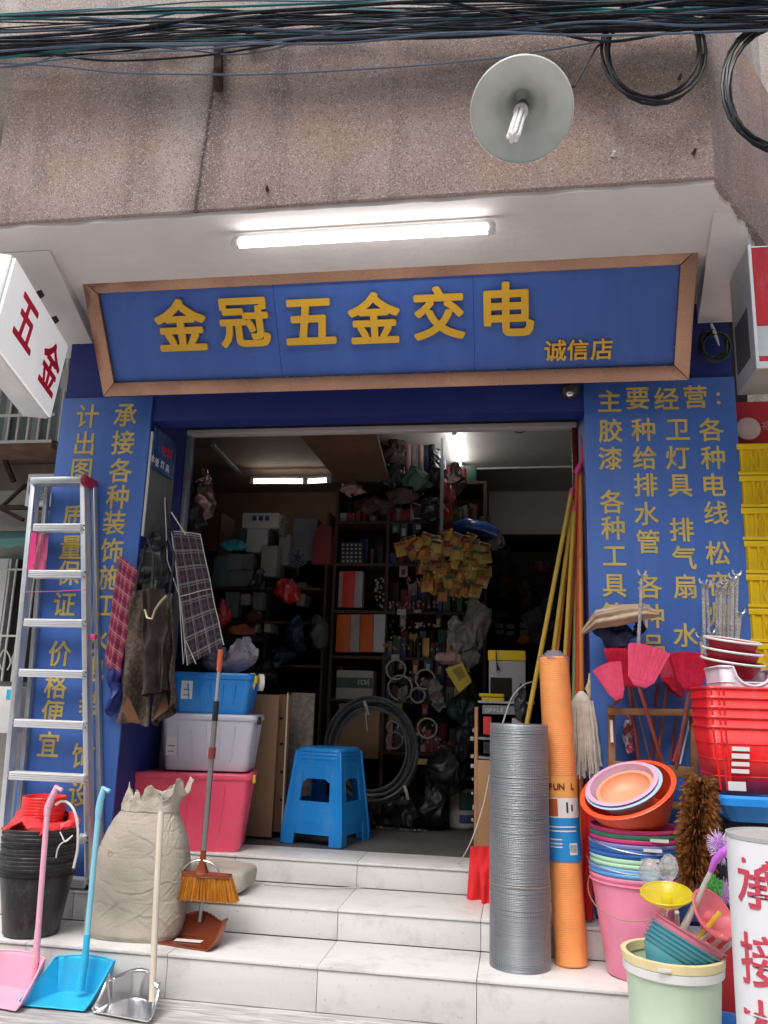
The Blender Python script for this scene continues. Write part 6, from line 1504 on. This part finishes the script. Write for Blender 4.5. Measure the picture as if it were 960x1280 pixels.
# green bucket ---------------------------------------------------------------
gc = at(830, 1200, Y=2.98); rg_ = px(60, gc); gt = at(832, 1188, Y=2.98)
ax = Vector((-.03, .06, 1)).normalized()
gb0 = Vector((gt.x + .02, gt.y, 0.0)); H = gt.z
gb_ = thing('green_bucket', 'mint green bucket with a cream rim holding teal bowls in the front right', 'bucket', gb0)
MB().lathe(bucket_prof(rg_ * .965, rg_ * .78, H - .018), 44, Matrix.Translation(gb0)).build('body', M_GREENB, gb_, smooth=True, ang=50)
MB().lathe([(rg_ * .972, H - .058), (rg_ + .001, H - .054), (rg_ + .003, H - .03), (rg_ * .985, H - .028)], 44, Matrix.Translation(gb0)).build('white_band', M_WHITE, gb_, smooth=True)
MB().lathe([(rg_ * .975, H - .0275), (rg_ + .004, H - .0265), (rg_ + .006, H - .002), (rg_, H), (rg_ * .93, H - .002), (rg_ * .92, H - .03)], 44, Matrix.Translation(gb0)).build('rim', M_CREAM, gb_, smooth=True, ang=40)
p = at(830, 1202, Y=gb0.y - rg_ - .004); MB().box((p.x, gb0.y - rg_ - .006, H - .016), (.04, .004, .008)).build('rim_tab', M_PAPER, gb_)
axt = Vector((.35, -.45, .92)).normalized(); axt = Vector((.46, .10, .88)).normalized()
tb_ = at(838, 1212, Y=gb0.y + .0) ; tb_ = Vector((gb0.x - .012, gb0.y - .01, H - .078))
for i in range(6):
    m, nm = (M_TEAL, 'teal') if i < 5 else (mat('rose_bowl', (.72, .20, .26), .4), 'rose pink')
    basin('%s plastic bowl, %s in the tilted stack in the green bucket' % (nm, nth(5 - i) if i else 'lowest'), tb_ + axt * (.0135 * i + (.01 if i == 5 else 0)), axt, rg_ * .76, rg_ * .5, .075, m, 'bowl', 'bowl', .004)
# lids / cups, brushes ------------------------------------------------------
def cup(label, cpx, ax, r, m, Y, stem):
    c = at(*cpx, Y=Y); r = px(r, c); x, y, z = basis(ax); F = frame(c, x, y, z)
    t = thing('brush_holder', label, 'brush holder', c)
    MB().lathe([(0, -.035), (r * .35, -.034), (r * .62, -.028), (r * .85, -.010), (r, 0), (r * 1.03, .002), (r * 1.0, .005), (r * .9, .0), (r * .6, -.020), (r * .3, -.028), (0, -.029)], 36, F).build('dish', m, t, smooth=True)
    MB().tube([F @ Vector((r * 1.02 * math.cos(2 * PI * k / 40), r * 1.02 * math.sin(2 * PI * k / 40), .003)) for k in range(40)], .0045, 8, closed=True).build('rim', m, t, smooth=True)
    MB().lathe([(0, -.028), (r * .22, -.024), (r * .24, -.010), (r * .20, -.004), (0, -.003)], 24, F).build('centre_boss', m, t, smooth=True)
    MB().tube([c + ax.normalized() * -.03, at(*stem, Y=Y + .05)], .0085, 10).build('stem', M_FILM, t, smooth=True)
cup('clear yellow brush holder dish tilted in front of the pink bucket', (833, 1118), Vector((-.05, -.25, .96)), 30, M_TRY, 3.1, (826, 1170))
cup('clear red-pink brush holder dish beside the white drum sign', (891, 1143), Vector((.55, -.60, .55)), 30, M_TRP, 2.95, (868, 1195))
M_TC = mat('clear_handle', (.72, .72, .66), .12, trans=.5, var=.05)
for i, (x0, y0, x1, y1, lab) in enumerate(((848, 1180, 884, 1098, 'clear handle rising towards the purple brush'), (858, 1190, 890, 1166, 'clear handle lying flat at the front of the holders'), (870, 1200, 905, 1170, 'second clear handle right of the flat one'), (884, 1206, 915, 1178, 'clear handle nearest the white drum'), (848, 1168, 846, 1140, 'short clear handle under the yellow dish'), (862, 1186, 900, 1140, 'yellowish clear handle crossing behind the pink dish'))):
    tag(MB().tube([at(x0, y0, Y=2.97), at(x1, y1, Y=2.93)], .0075, 10).build('brush_rod', M_TRY if i == 5 else M_TC, loc=at(x0, y0, Y=3.06), smooth=True), lab, 'rod')
def toilet_brush(label, a, b_, m, mh, Y, n=420, L=.028):
    p, q = at(*a, Y=Y), at(*b_, Y=Y); t = thing('toilet_brush', label, 'brush', p); mb = MB(); rg = random.Random(int(a[0]))
    MB().tube([p, p.lerp(q, .5), q], [.012, .018, .012], 10).build('core', mh, t, smooth=True)
    for i in range(n):
        o = p.lerp(q, rg.random()); d = Vector((rg.gauss(0, 1), rg.gauss(0, 1), rg.gauss(0, 1))).normalized(); mb.strand(o + d * .01, o + d * (.015 + L * rg.uniform(.8, 1.1)), .0012, .0008)
    tag(mb.build('bristles', m, t), kind='stuff'); return t, p, q
t, p, q = toilet_brush('purple toilet brush with pale lilac bristles leaning by the white drum', (897, 1050), (905, 1068), M_PURPB, M_PURP, 3.14)
MB().tube([at(910, 1058, Y=3.08), at(903, 1066, Y=3.06), at(894, 1075, Y=3.07), at(888, 1090, Y=3.08)], [.009, .013, .012, .008], 10).build('back', M_PURP, t, smooth=True)
MB().tube([at(888, 1090, Y=3.08), at(850, 1165, Y=3.06)], .0075, 10).build('handle', M_TC, t, smooth=True)
toilet_brush('green bristled brush between the pink dish and the white drum', (888, 1102), (898, 1112), M_GREEN, M_GREEN, 3.12, 260, .016)
toilet_brush('lilac bristled brush low beside the white drum', (905, 1108), (910, 1125), M_PURPB, M_PURP, 3.16, 300, .018)
toilet_brush('dark blue bristled brush in the shadow behind the purple brush', (885, 1062), (893, 1080), mat('navy_bristle', (.02, .02, .12), .6), M_NAVY, 3.3, 300, .02)
for i, (x, y) in enumerate(((812, 1090), (835, 1085))):
    blob('clear_cup', ['left clear plastic cup above the yellow dish', 'right clear plastic cup above the yellow dish'][i], 'cup', (x, y), 3.2, 26, 34, .06, M_FILM, 50. + i, .006, 12, top=.9)
# feather duster ------------------------------------------------------------
def duster():
    p, q = at(868, 1098, Y=3.28), at(876, 972, Y=3.36); t = thing('feather_duster', 'bushy brown feather duster standing between the basins and the red crates', 'feather duster', p); mb = MB(); rg = random.Random(4)
    MB().tube([p - ZV * .1, p, q], .008, 8).build('stick', M_WOOD, t)
    for i in range(2600):
        k = rg.random(); o = p.lerp(q, k); a = rg.uniform(0, 2 * PI); d = Vector((math.cos(a), math.sin(a), rg.uniform(-.9, .5))).normalized()
        L = rg.uniform(.045, .095) * (1.0 - .35 * abs(k - .45)); w_ = rg.uniform(.0022, .0045); s = d.cross(Vector((rg.gauss(0, 1), rg.gauss(0, 1), rg.gauss(0, 1)))).normalized()
        e = o + d * L; m_ = o + d * L * .6 + ZV * .004; e = e - ZV * (.035 * rg.random())
        mb.add([o, m_ + s * w_, e, m_ - s * w_], [(0, 1, 2), (0, 2, 3)])
    tag(mb.build('feathers', M_FEATH, t), kind='stuff')
duster()
M_LILW = mat('lilac_white_plastic', (.72, .62, .70), .35); M_CRIM = mat('crimson_plastic', (.42, .02, .04), .35)
# red crates ------------------------------------------------------------
def crate(label, c, w_, d, h, m, kb=.9, scoop=True, sticker=False, name='basket', group=None):
    t = thing(name, label, 'basket' if name == 'basket' else 'crate', c, group); F = Matrix.Translation(Vector(c)); th = .004
    bt = loft(MB(), [(rrect(w_ * kb, d * kb, .02, 4), 0), (rrect(w_ * kb + .002, d * kb + .002, .02, 4), .004)], F); bt.build('bottom', m, t)
    wl = MB(); o = rrect(w_, d, .02, 6); o0 = rrect(w_ * kb, d * kb, .02, 6); k = len(o)
    def top(x, y):
        if scoop and y < -d * .45 and abs(x) < w_ * .30: return h - .07 * math.sqrt(max(0, 1 - (x / (w_ * .30)) ** 2))
        return h
    P0, P1 = [], []
    def dens(poly):
        out = []
        for i in range(len(poly)):
            a, b_ = poly[i], poly[(i + 1) % len(poly)]; n = max(1, int(math.hypot(b_[0] - a[0], b_[1] - a[1]) / .012)); out += [(a[0] + (b_[0] - a[0]) * j / n, a[1] + (b_[1] - a[1]) * j / n) for j in range(n)]
        return out
    dd = dens(o); k = len(dd)
    for s in (0, 1):
        for (x, y) in dd: wl.v.append(F @ Vector((x * kb * (1 - s * .0), y * kb, .002)) if s == 0 else F @ Vector((x, y, top(x, y))))
    for j in range(k): a, b_ = j, (j + 1) % k; wl.f.append((a, b_, b_ + k, a + k))
    wl.build('walls', m, t, smooth=True, thick=th, ang=40)
    rim = [F @ Vector((x, y, top(x, y))) for x, y in dd]
    MB().tube(rim, .0065, 6, closed=True).build('rim', m, t, smooth=True)
    for z in (.25, .5, .75):
        kk = kb + (1 - kb) * z; MB().tube([F @ Vector((x * kk, y * kk, h * z if z < .7 else min(h * z, top(x, y) - .012))) for x, y in rrect(w_ + .004, d + .004, .02, 6)], .003, 4, closed=True).build('bead', m, t)
    if not scoop:
        for fx_ in (-.455, -.36, -.30):
            MB().beam(F @ Vector((w_ * fx_ * kb, -d * kb / 2 - .002, h * .04)), F @ Vector((w_ * fx_, -d / 2 - .002, h - .004)), .007, .006, YV).build('rib', m, t)
        for q_ in range(3): MB().box(F @ Vector((w_ * -.33 * (kb + (1 - kb) * (.3 + .22 * q_)), -d * (kb + (1 - kb) * (.3 + .22 * q_)) / 2 - .0022, h * (.3 + .22 * q_))), (.022, .003, .012)).build('slot', M_CRIM, t)
    if sticker: MB().box((c[0], c[1] - d * (kb + (1 - kb) * .25) / 2 - .004, c[2] + h * .24), (.07, .003, .016)).build('label', M_PAPER, t)
    return t
cY = 3.52; rc0 = at(918, 992, Y=cY - .15); zt_ = at(918, 860, Y=cY - .17).z
W_ = px(92, Vector((rc0.x, cY, .8))); N_ = 5; pit = .036; hh = zt_ - rc0.z - pit * (N_ - 1)
cx_ = at(924, 930, Y=cY).x
for i in range(N_):
    crate('red plastic basket, %s in the stack in front of the yellow crates' % (nth(N_ - 1 - i) if i else 'lowest'), Vector((cx_, cY, rc0.z + pit * i)), W_, .32, hh, M_REDP, .84, scoop=False, sticker=False)
lowb = [o for o in bpy.data.objects if o.name.startswith('basket') and o.type == 'EMPTY'][0]
for y, hh_ in ((936, 5), (945, 6), (955, 5), (964, 5), (983, 11)):
    p_ = at(922, y, Y=cY - .155); MB().box((p_.x + (0.01 if hh_ < 9 else 0), cY - .145 - .010 * (975 - y) / 40 - .004, p_.z), (.062, .003, px(hh_, p_))).build('label', M_PAPER, lowb)
crate('lilac white basket with a scooped front on top of the red baskets', Vector((cx_ + .02, cY, rc0.z + pit * N_ + .005)), W_ * .86, .28, hh * .93, M_LILW, .84) if False else None
crate('lilac white basket with a scooped front set in the top of the red baskets', Vector((cx_ + .03, cY - .01, rc0.z + pit * N_ + .050)), W_ * .84, .28, hh * .97, M_LILW, .84)
for i in range(3):
    c = at(914, 845 - i * 13, Y=cY + .07); o = basin('crimson bowl with a white rim, %s of three on the red baskets' % ('topmost', 'middle', 'lowest')[2 - i], c, Vector((.12, -.16, 1)).normalized(), px(34 - 2 * i, c), px(24, c), .06, M_CRIM, 'bowl', 'bowl')
    x, y, z = basis(Vector((.12, -.16, 1)).normalized(), YV); F = frame(c, x, y, z); r_ = px(34 - 2 * i, c) + .010
    MB().tube([F @ Vector((r_ * math.cos(2 * PI * k / 40), r_ * math.sin(2 * PI * k / 40), .060)) for k in range(40)], .0048, 8, closed=True).build('white_rim', M_WHITE, o, smooth=True)
# what carries the baskets: a blue basin on a dark box
bz_ = rc0.z
t = thing('blue_basin', 'wide sky blue plastic basin under the stack of red baskets', 'basin', Vector((cx_ + .03, cY - .02, bz_ - .1)))
loft(MB(), [(rrect(W_ * .85, .30, .03), 0), (rrect(W_ * 1.08, .37, .04), .055), (rrect(W_ * 1.2, .41, .045), .060), (rrect(W_ * 1.2, .41, .045), .085), (rrect(W_ * 1.16, .39, .04), .095), (rrect(W_ * 1.12, .36, .035), .070)], Matrix.Translation(Vector((cx_ + .04, cY, bz_ - .098)))).build('body', M_BLUEP, t, smooth=True, ang=40)
zz = bz_ - .1
tag(MB().bx(cx_ - .10, cx_ + .26, cY - .1, cY + .22, Z1 + .001, zz).build('stand_box', M_BLACK, loc=(cx_, cY, Z1), bevel=.01), 'black box under the blue basin in the shadow behind the drum', 'box')
tag(MB().bx(at(905, 1200, Y=3.4).x - .06, at(905, 1200, Y=3.4).x + .12, 3.32, 3.5, 0.001, .42).build('carton', mat('dark_red_carton', (.30, .012, .02), .6), loc=at(905, 1200, Y=3.4), bevel=.004), 'dark red carton standing behind the green bucket', 'carton')
tag(MB().lathe(bucket_prof(.10, .07, .2), 30, Matrix.Translation(Vector((at(912, 1250, Y=3.15).x, 3.18, .0)))).build('bucket', M_BLUEP2, loc=(at(912, 1250, Y=3.15).x, 3.18, .0), smooth=True), 'dark blue bucket partly hidden between the green bucket and the drum', 'bucket')
# yellow crates ------------------------------------------------------------
yY = 3.98; a = at(926, 560, Y=yY); b_ = at(938, 845, Y=yY); 
hy = .0; zt_ = at(940, 552, Y=yY).z; zb_ = at(945, 846, Y=yY).z; Ny = 6; ph = (zt_ - zb_) / Ny * .86
xl = at(929, 700, Y=yY).x
n_all = int((zt_ - Z2) / ph); 
z = zt_ - ph
i = 0
while z > .2 and i < 9:
    w_, d, h = .46, .30, ph * .98; c = Vector((xl + .012 + w_ / 2 + random.uniform(-.004, .004), yY + d / 2 + .02, z))
    t = thing('yellow_crate', 'yellow slatted plastic crate, %s in the tall stack at the right edge' % nth(i), 'crate', c)
    x0, x1, y0, y1 = c.x - w_ / 2, c.x + w_ / 2, c.y - d / 2, c.y + d / 2
    for zz0, hh_ in ((z + h - .028, .028), (z + .001, .016)):
        MB().bx(x0, x1, y0, y0 + .014, zz0, zz0 + hh_).build('front_band', M_YEL, t, bevel=.002); MB().bx(x0, x0 + .014, y0 + .0145, y1, zz0, zz0 + hh_).build('side_band', M_YEL, t, bevel=.002); MB().bx(x1 - .014, x1, y0 + .0145, y1, zz0, zz0 + hh_).build('side_band', M_YEL, t, bevel=.002)
    MB().bx(x0 + .016, x1 - .016, y0 + .016, y1, z + .001, z + .006).build('floor', M_YEL, t)
    for (ax0, ay0, sx_, sy_) in ((x0, y0, 1, 0), (x0, y0, 0, 1)):
        Lf = w_ if sx_ else d; ns = 11 if sx_ else 7
        for k in range(ns):
            o = Lf * (k + .5) / ns - .006
            MB().bx(ax0 + (o if sx_ else .003), ax0 + (o + .012 if sx_ else .009), ay0 + (o if sy_ else .003), ay0 + (o + .012 if sy_ else .009), z + .0175, z + h - .0285).build('slat', M_YEL, t)
        MB().bx(ax0 + (0.002 if sx_ else .010), ax0 + (Lf if sx_ else .012), ay0 + (.002 if sy_ else .010), ay0 + (Lf if sy_ else .012), z + .017, z + h - .029).build('inner_wall', M_YEL, t)
    for k in range(3):
        xx = x0 + w_ * (.12 + .0 + k * .08); MB().beam((xx, y0 - .001, z + .02), (xx + .03, y0 - .001, z + h - .03), .004, .004, YV).build('brace', M_YEL, t); MB().beam((xx + .03, y0 - .003, z + .02), (xx, y0 - .003, z + h - .03), .004, .004, YV).build('brace', M_YEL, t)
    z -= ph; i += 1
# white drum sign ------------------------------------------------------------
def drum():
    tl = at(912, 1040, Y=2.62); c = Vector((at(912, 1100, Y=2.62).x + .135, 2.62, 0)); r = .135; zt_ = at(950, 1046, Y=2.55).z
    t = thing('drum_sign', 'white drum-shaped sign with dark pink characters at the lower right corner', 'sign', c)
    MB().lathe([(0, 0), (r, 0), (r, zt_ - .02), (r * .995, zt_ - .012)], 56, Matrix.Translation(c)).build('drum', M_DRUM, t, smooth=True, ang=50)
    MB().lathe([(r * .996, zt_ - .012), (r * 1.01, zt_ - .010), (r * 1.01, zt_), (r * .97, zt_ + .001), (r * .95, zt_ - .006), (0, zt_ - .006)], 56, Matrix.Translation(c)).build('lid', mat('drum_lid_grey', (.40, .41, .41), .5), t, smooth=True, ang=40)
    for ch, x, yp, s in (('承', 932, 1108, .135), ('接', 935, 1206, .13), ('木', 937, 1290, .13)):
        p = on_plane(x, yp, c + Vector((0, -r, 0)), YV); a0 = -PI / 2 - math.asin(max(-.8, min(.8, (c.x - p.x) / r * .7)))
        def wp(X_, Y_, d, p=p, a0=a0): a = a0 + X_ / r; k = r + .0005 + d; return c + Vector((k * math.cos(a), k * math.sin(a), p.z + Y_))
        glyph('character', ch, c, XV, ZV, s * 1.05, mat('drum_letter', (.55, .06, .10), .5), t, bold=.014, depth=.0008, warp=wp, sx=.95)
M_DRUM = mat('drum_white', (.74, .75, .78), .4, var=.04)
drum()
# cctv camera under the sign
t = thing('security_camera', 'small dark round security camera under the right end of the shop sign', 'security camera', at(712, 488, Y=3.96))
c = at(712, 490, Y=3.94); MB().lathe([(0, .03), (.045, .03), (.048, .02), (.046, .0), (.04, -.02), (.02, -.038), (0, -.042)], 28, frame(c, XV, YV, ZV)).build('dome', M_BLACK, t, smooth=True)
MB().lathe([(0, .004), (.010, .004), (.016, 0), (.018, -.004)], 20, frame(at(712, 491, Y=3.895), XV, ZV, -YV)).build('lens', M_STEEL, t, smooth=True)
MB().cyl(c + ZV * .03, Vector((c.x, c.y, zlin + .2)), .012, n=10).build('mount', M_BLACK, t)

# ================================================================== NEIGHBOURS
# right: red lightbox, red board, pale wall
def rn():
    Y = 3.35
    t = thing('neighbour_lightbox', 'red and grey lightbox of the next shop at the right edge', 'lightbox sign', at(945, 470, Y=Y))
    x0 = at(917, 400, Y=3.95).x + .02; zb_ = at(917, 490, Y=3.95).z
    fl_t, fl_b = at(945, 320, Y=Y), at(945, 462, Y=Y)
    X0 = fl_b.x; W_ = .9
    MB().bx(X0, X0 + W_, Y, Y + .30, fl_b.z + .003, 3.1).build('case', M_ALUD, t, bevel=.003)
    zs_ = (at(950, 440, Y=Y).z, at(950, 452, Y=Y).z)
    MB().bx(X0 + .012, X0 + W_, Y - .008, Y - .001, at(950, 408, Y=Y).z, 3.09).build('red_face', M_REDF2, t)
    MB().bx(X0 + .012, X0 + W_, Y - .008, Y - .001, at(950, 446, Y=Y).z, at(950, 408.6, Y=Y).z).build('grey_face', mat('grey_stripe', (.40, .42, .46), .4), t)
    MB().bx(X0 + .012, X0 + W_, Y - .007, Y - .001, at(950, 453, Y=Y).z, at(950, 446.4, Y=Y).z).build('red_line', M_REDF2, t)
    MB().bx(X0 - .001, X0 + .011, Y - .014, Y - .001, fl_b.z, 3.1).build('corner_trim', M_ALU, t); MB().bx(X0 + .0115, X0 + W_, Y - .014, Y - .001, fl_b.z, at(950, 453.5, Y=Y).z).build('bottom_trim', M_ALU, t)
    MB().bx(X0 - .003, X0 - .0005, Y + .06, Y + .26, fl_b.z + .08, fl_b.z + .3).build('side_notice', M_INK, t)
    a = at(917, 560, Y=4.06); 
    rb = tag(MB().bx(at(917, 520, Y=4.06).x, 2.4, 4.06, 4.12, 0.3, fl_b.z + .12).build('red_board', M_REDW, loc=(1.2, 4.06, 1.0)), 'dark red board of the next shop behind the yellow crates', 'board')
    c = at(935, 536, Y=4.055); MB().lathe([(0, .006), (px(14, c), .004), (px(15, c), 0)], 36, frame(c, XV, ZV, -YV)).build('round_emblem', mat('pale_emblem', (.50, .38, .34), .5, var=.15, vs=12), rb)
    for ch, x, y in (('福', 958, 532), ('源', 929, 566), ('发', 950, 566)): c = at(x, y, Y=4.056); glyph('character', ch, c, XV, ZV, px(13, c), mat('pale_red_print', (.52, .22, .2), .5), rb, bold=.0, depth=.001)
M_REDF2 = mat('bright_red_face', (.42, .010, .022), .35)
rn()
struct(MB().bx(1.30, 6.5, 5.2, 5.5, -.05, 9).build('right_neighbour_wall', M_TERR2))
M_PALE = mat('pale_wall_paint', (.66, .68, .68), .8, var=.06, vs=2)
w_ = tag(MB().bx(2.0, 7, 6.6, 6.9, 0, 10).build('neighbour_facade', M_PALE, loc=(3, 6.6, 0)), 'pale building glimpsed past the right end of the upper wall', 'building')
# left neighbour ------------------------------------------------------------
YN = 5.5
nw = struct(MB().bx(-9, xl0 - .001, YN, YN + .2, -.05, 9).build('left_neighbour_wall', M_GREYW))
struct(MB().bx(-9, -2.9, 5.0, YN - .001, 5.4, 9).build('left_upper_wall', M_TERR))
def Xp(x, y, Y): return at(x, y, Y=Y)
wn = thing('barred_window', 'upper left window behind pale vertical bars beside the blue board', 'window', at(40, 550, Y=5.3))
p0, p1 = at(-60, 480, Y=5.48), at(84, 552, Y=5.48)
zt_, zb_ = at(30, 440, Y=5.48).z, at(40, 552, Y=5.48).z
MB().bx(p0.x, p1.x, 5.47, 5.495, zb_, zt_).build('glass', M_GLASSN, wn) if False else None
M_GLASSN = mat('grey_green_glass', (.20, .26, .25), .2, var=.2, vs=2)
MB().bx(p0.x, p1.x, 5.47, 5.495, zb_, zt_).build('glass', M_GLASSN, wn)
for x in (-30, 12, 47, 78): a = at(x, 500, Y=5.44).x; MB().bx(a - .02, a + .02, 5.44, 5.469, zb_, zt_).build('mullion', M_ALUD, wn)
Yb = 5.12
xs = [-22, -8, 8, 20, 33, 46, 59, 73]
zt2_, zb2_ = at(40, 470, Y=Yb).z + .15, at(40, 552, Y=Yb).z
for x in xs: a = at(x, 545, Y=Yb).x; MB().bx(a - .007, a + .007, Yb, Yb + .014, zb2_, zt2_).build('bar', M_PAPER, wn)
for y in (519, 552): z = at(40, y, Y=Yb).z; MB().bx(p0.x, p1.x + .1, Yb - .008, Yb - .001, z - .010, z + .010).build('cross_bar', M_PAPER, wn)
MB().bx(p0.x, p1.x + .1, Yb, YN - .001, zb2_ - .05, zb2_ - .012).build('sill_tray', M_BROWNW, wn)
mb = at(40, 570, Y=YN - .01)
tag(MB().bx(-4.5, at(84, 560, Y=5.48).x, YN - .02, YN - .002, at(30, 612, Y=5.48).z, zb2_ - .06).build('stain_board', mat('stained_concrete', (.17, .14, .115), .9, var=.4, vs=3), loc=(-3.4, YN - .02, 2.9)), 'stained brown concrete band under the barred window', 'concrete band')
tag(MB().beam(at(0, 560, Y=5.4), at(17, 602, Y=5.4), .03, .03).build('strut', M_RUST, loc=at(17, 602, Y=5.4)), 'rusty diagonal strut under the barred window', 'strut')
ac = thing('air_conditioner', 'white outdoor air conditioner unit behind the ladder top', 'air conditioner', at(50, 632, Y=5.0))
pbox('case', '', '', 33, 592, 80, 632, 4.95, .28, M_WHITE, parent=ac)
c = at(50, 612, Y=4.945); 
for k in (1, .75, .5, .25): MB().tube([c + Vector((px(15, c) * k * math.cos(PI * i / 14), 0, px(15, c) * k * math.sin(PI * i / 14))) for i in range(28)], .004, 5, closed=True).build('grille_ring', M_ALUD, ac)
MB().lathe([(0, 0), (px(15, c), 0)], 28, frame(c + Vector((0, .002, 0)), XV, ZV, -YV)).build('fan_opening', M_CARDG, ac)
br = thing('ac_bracket', 'rusty angle bracket carrying the air conditioner unit', 'bracket', at(30, 640, Y=4.95))
MB().beam(at(-5, 634, Y=5.0), at(78, 635, Y=5.0), .03, .03).build('rail', M_RUST, br); MB().beam(at(2, 636, Y=5.0), at(29, 650, Y=5.0), .025, .025).build('brace', M_RUST, br); MB().beam(at(32, 606, Y=5.2), at(4, 632, Y=5.0), .02, .02).build('brace', M_RUST, br)
aw = thing('awning', 'faded green awning with a scalloped edge behind the ladder', 'awning', at(20, 680, Y=4.9))
a0, a1 = at(-60, 676, Y=4.9), at(46, 672, Y=4.9); b0_, b1_ = at(-60, 664, Y=5.45), at(48, 664, Y=5.45)
MB().sheet(lambda u, v: (a0.lerp(a1, u)).lerp(b0_.lerp(b1_, u), v), 12, 2).build('canopy', M_AWN, aw, thick=.006)
MB().sheet(lambda u, v: a0.lerp(a1, u) - ZV * (.045 + .018 * abs(math.sin(u * PI * 5))) * v - YV * .002, 60, 2).build('valance', M_AWN, aw, thick=.004)
wl_ = thing('grille_window', 'dark lower left window behind a curled white iron grille', 'window', at(15, 850, Y=5.3))
p0, p1 = at(-60, 700, Y=5.46), at(44, 850, Y=5.46); zt_, zb_ = at(20, 700, Y=5.46).z, at(15, 852, Y=5.46).z
MB().bx(p0.x, p1.x, 5.45, 5.495, zb_, zt_).build('glass', M_DARK, wl_)
MB().bx(at(-12, 780, Y=5.4).x, at(4, 780, Y=5.4).x, 5.40, 5.445, zb_, zt_).build('pale_frame', M_WHITE, wl_)
for x in (6, 17, 29, 41): a, b_ = at(x + 2, 715, Y=5.3).x, 0; MB().bx(a - .006, a + .006, 5.3, 5.312, zb_, zt_ - .02).build('bar', M_PAPER, wl_)
for y in (712, 795): z = at(15, y, Y=5.3).z; MB().bx(p0.x, p1.x, 5.288, 5.299, z - .006, z + .006).build('cross_bar', M_PAPER, wl_)
for k in (6, 22): 
    for s in (-1, 1): MB().tube([at(k + s * (1 + 6 * math.sin(i * .35)), 812 + i * 3.2, Y=5.28) for i in range(9)], .005, 5).build('scroll', M_PAPER, wl_)
gw = thing('white_unit', 'white metal box with a small blue sticker at the left edge', 'box', at(8, 930, Y=5.0))
pbox('case', '', '', -70, 857, 17, 915, 4.95, .4, M_WHITE, parent=gw); pbox('sticker', '', '', 8, 862, 15, 874, 4.945, .004, M_CYAN, parent=gw, bev=0)
# upper left window bars beside the upper wall
ul = thing('barred_window', 'barred window at the far upper left edge beside the upper wall', 'window', at(5, 200, Y=4.0))
for k in range(4): a = at(1 + 4.0 * k, 200, Y=3.6); MB().bx(a.x - .006, a.x + .006, 3.6, 3.612, at(4, 262, Y=3.6).z, at(4, 150 + k * 3, Y=3.6).z).build('bar', M_RUST, ul)
for y in (165, 205, 245): z = at(5, y, Y=3.6).z; MB().bx(-3.4, at(13, y, Y=3.6).x, 3.588, 3.599, z - .006, z + .006).build('cross_bar', M_RUST, ul)
MB().bx(-3.4, at(14, 200, Y=3.7).x, 3.72, 3.74, at(4, 262, Y=3.7).z, at(4, 148, Y=3.7).z).build('glass', M_DARK, ul)
struct(MB().bx(-6, at(14, 100, Y=3.8).x, 3.76, 4.0, 3.3, 7).build('left_upper_return', M_GREYW))
# unseen facade added across the street to block low sky light
struct(MB().bx(-16, 16, -7.4, -6.4, -.05, 8.5).build('added_shade_facade', M_GREYW))
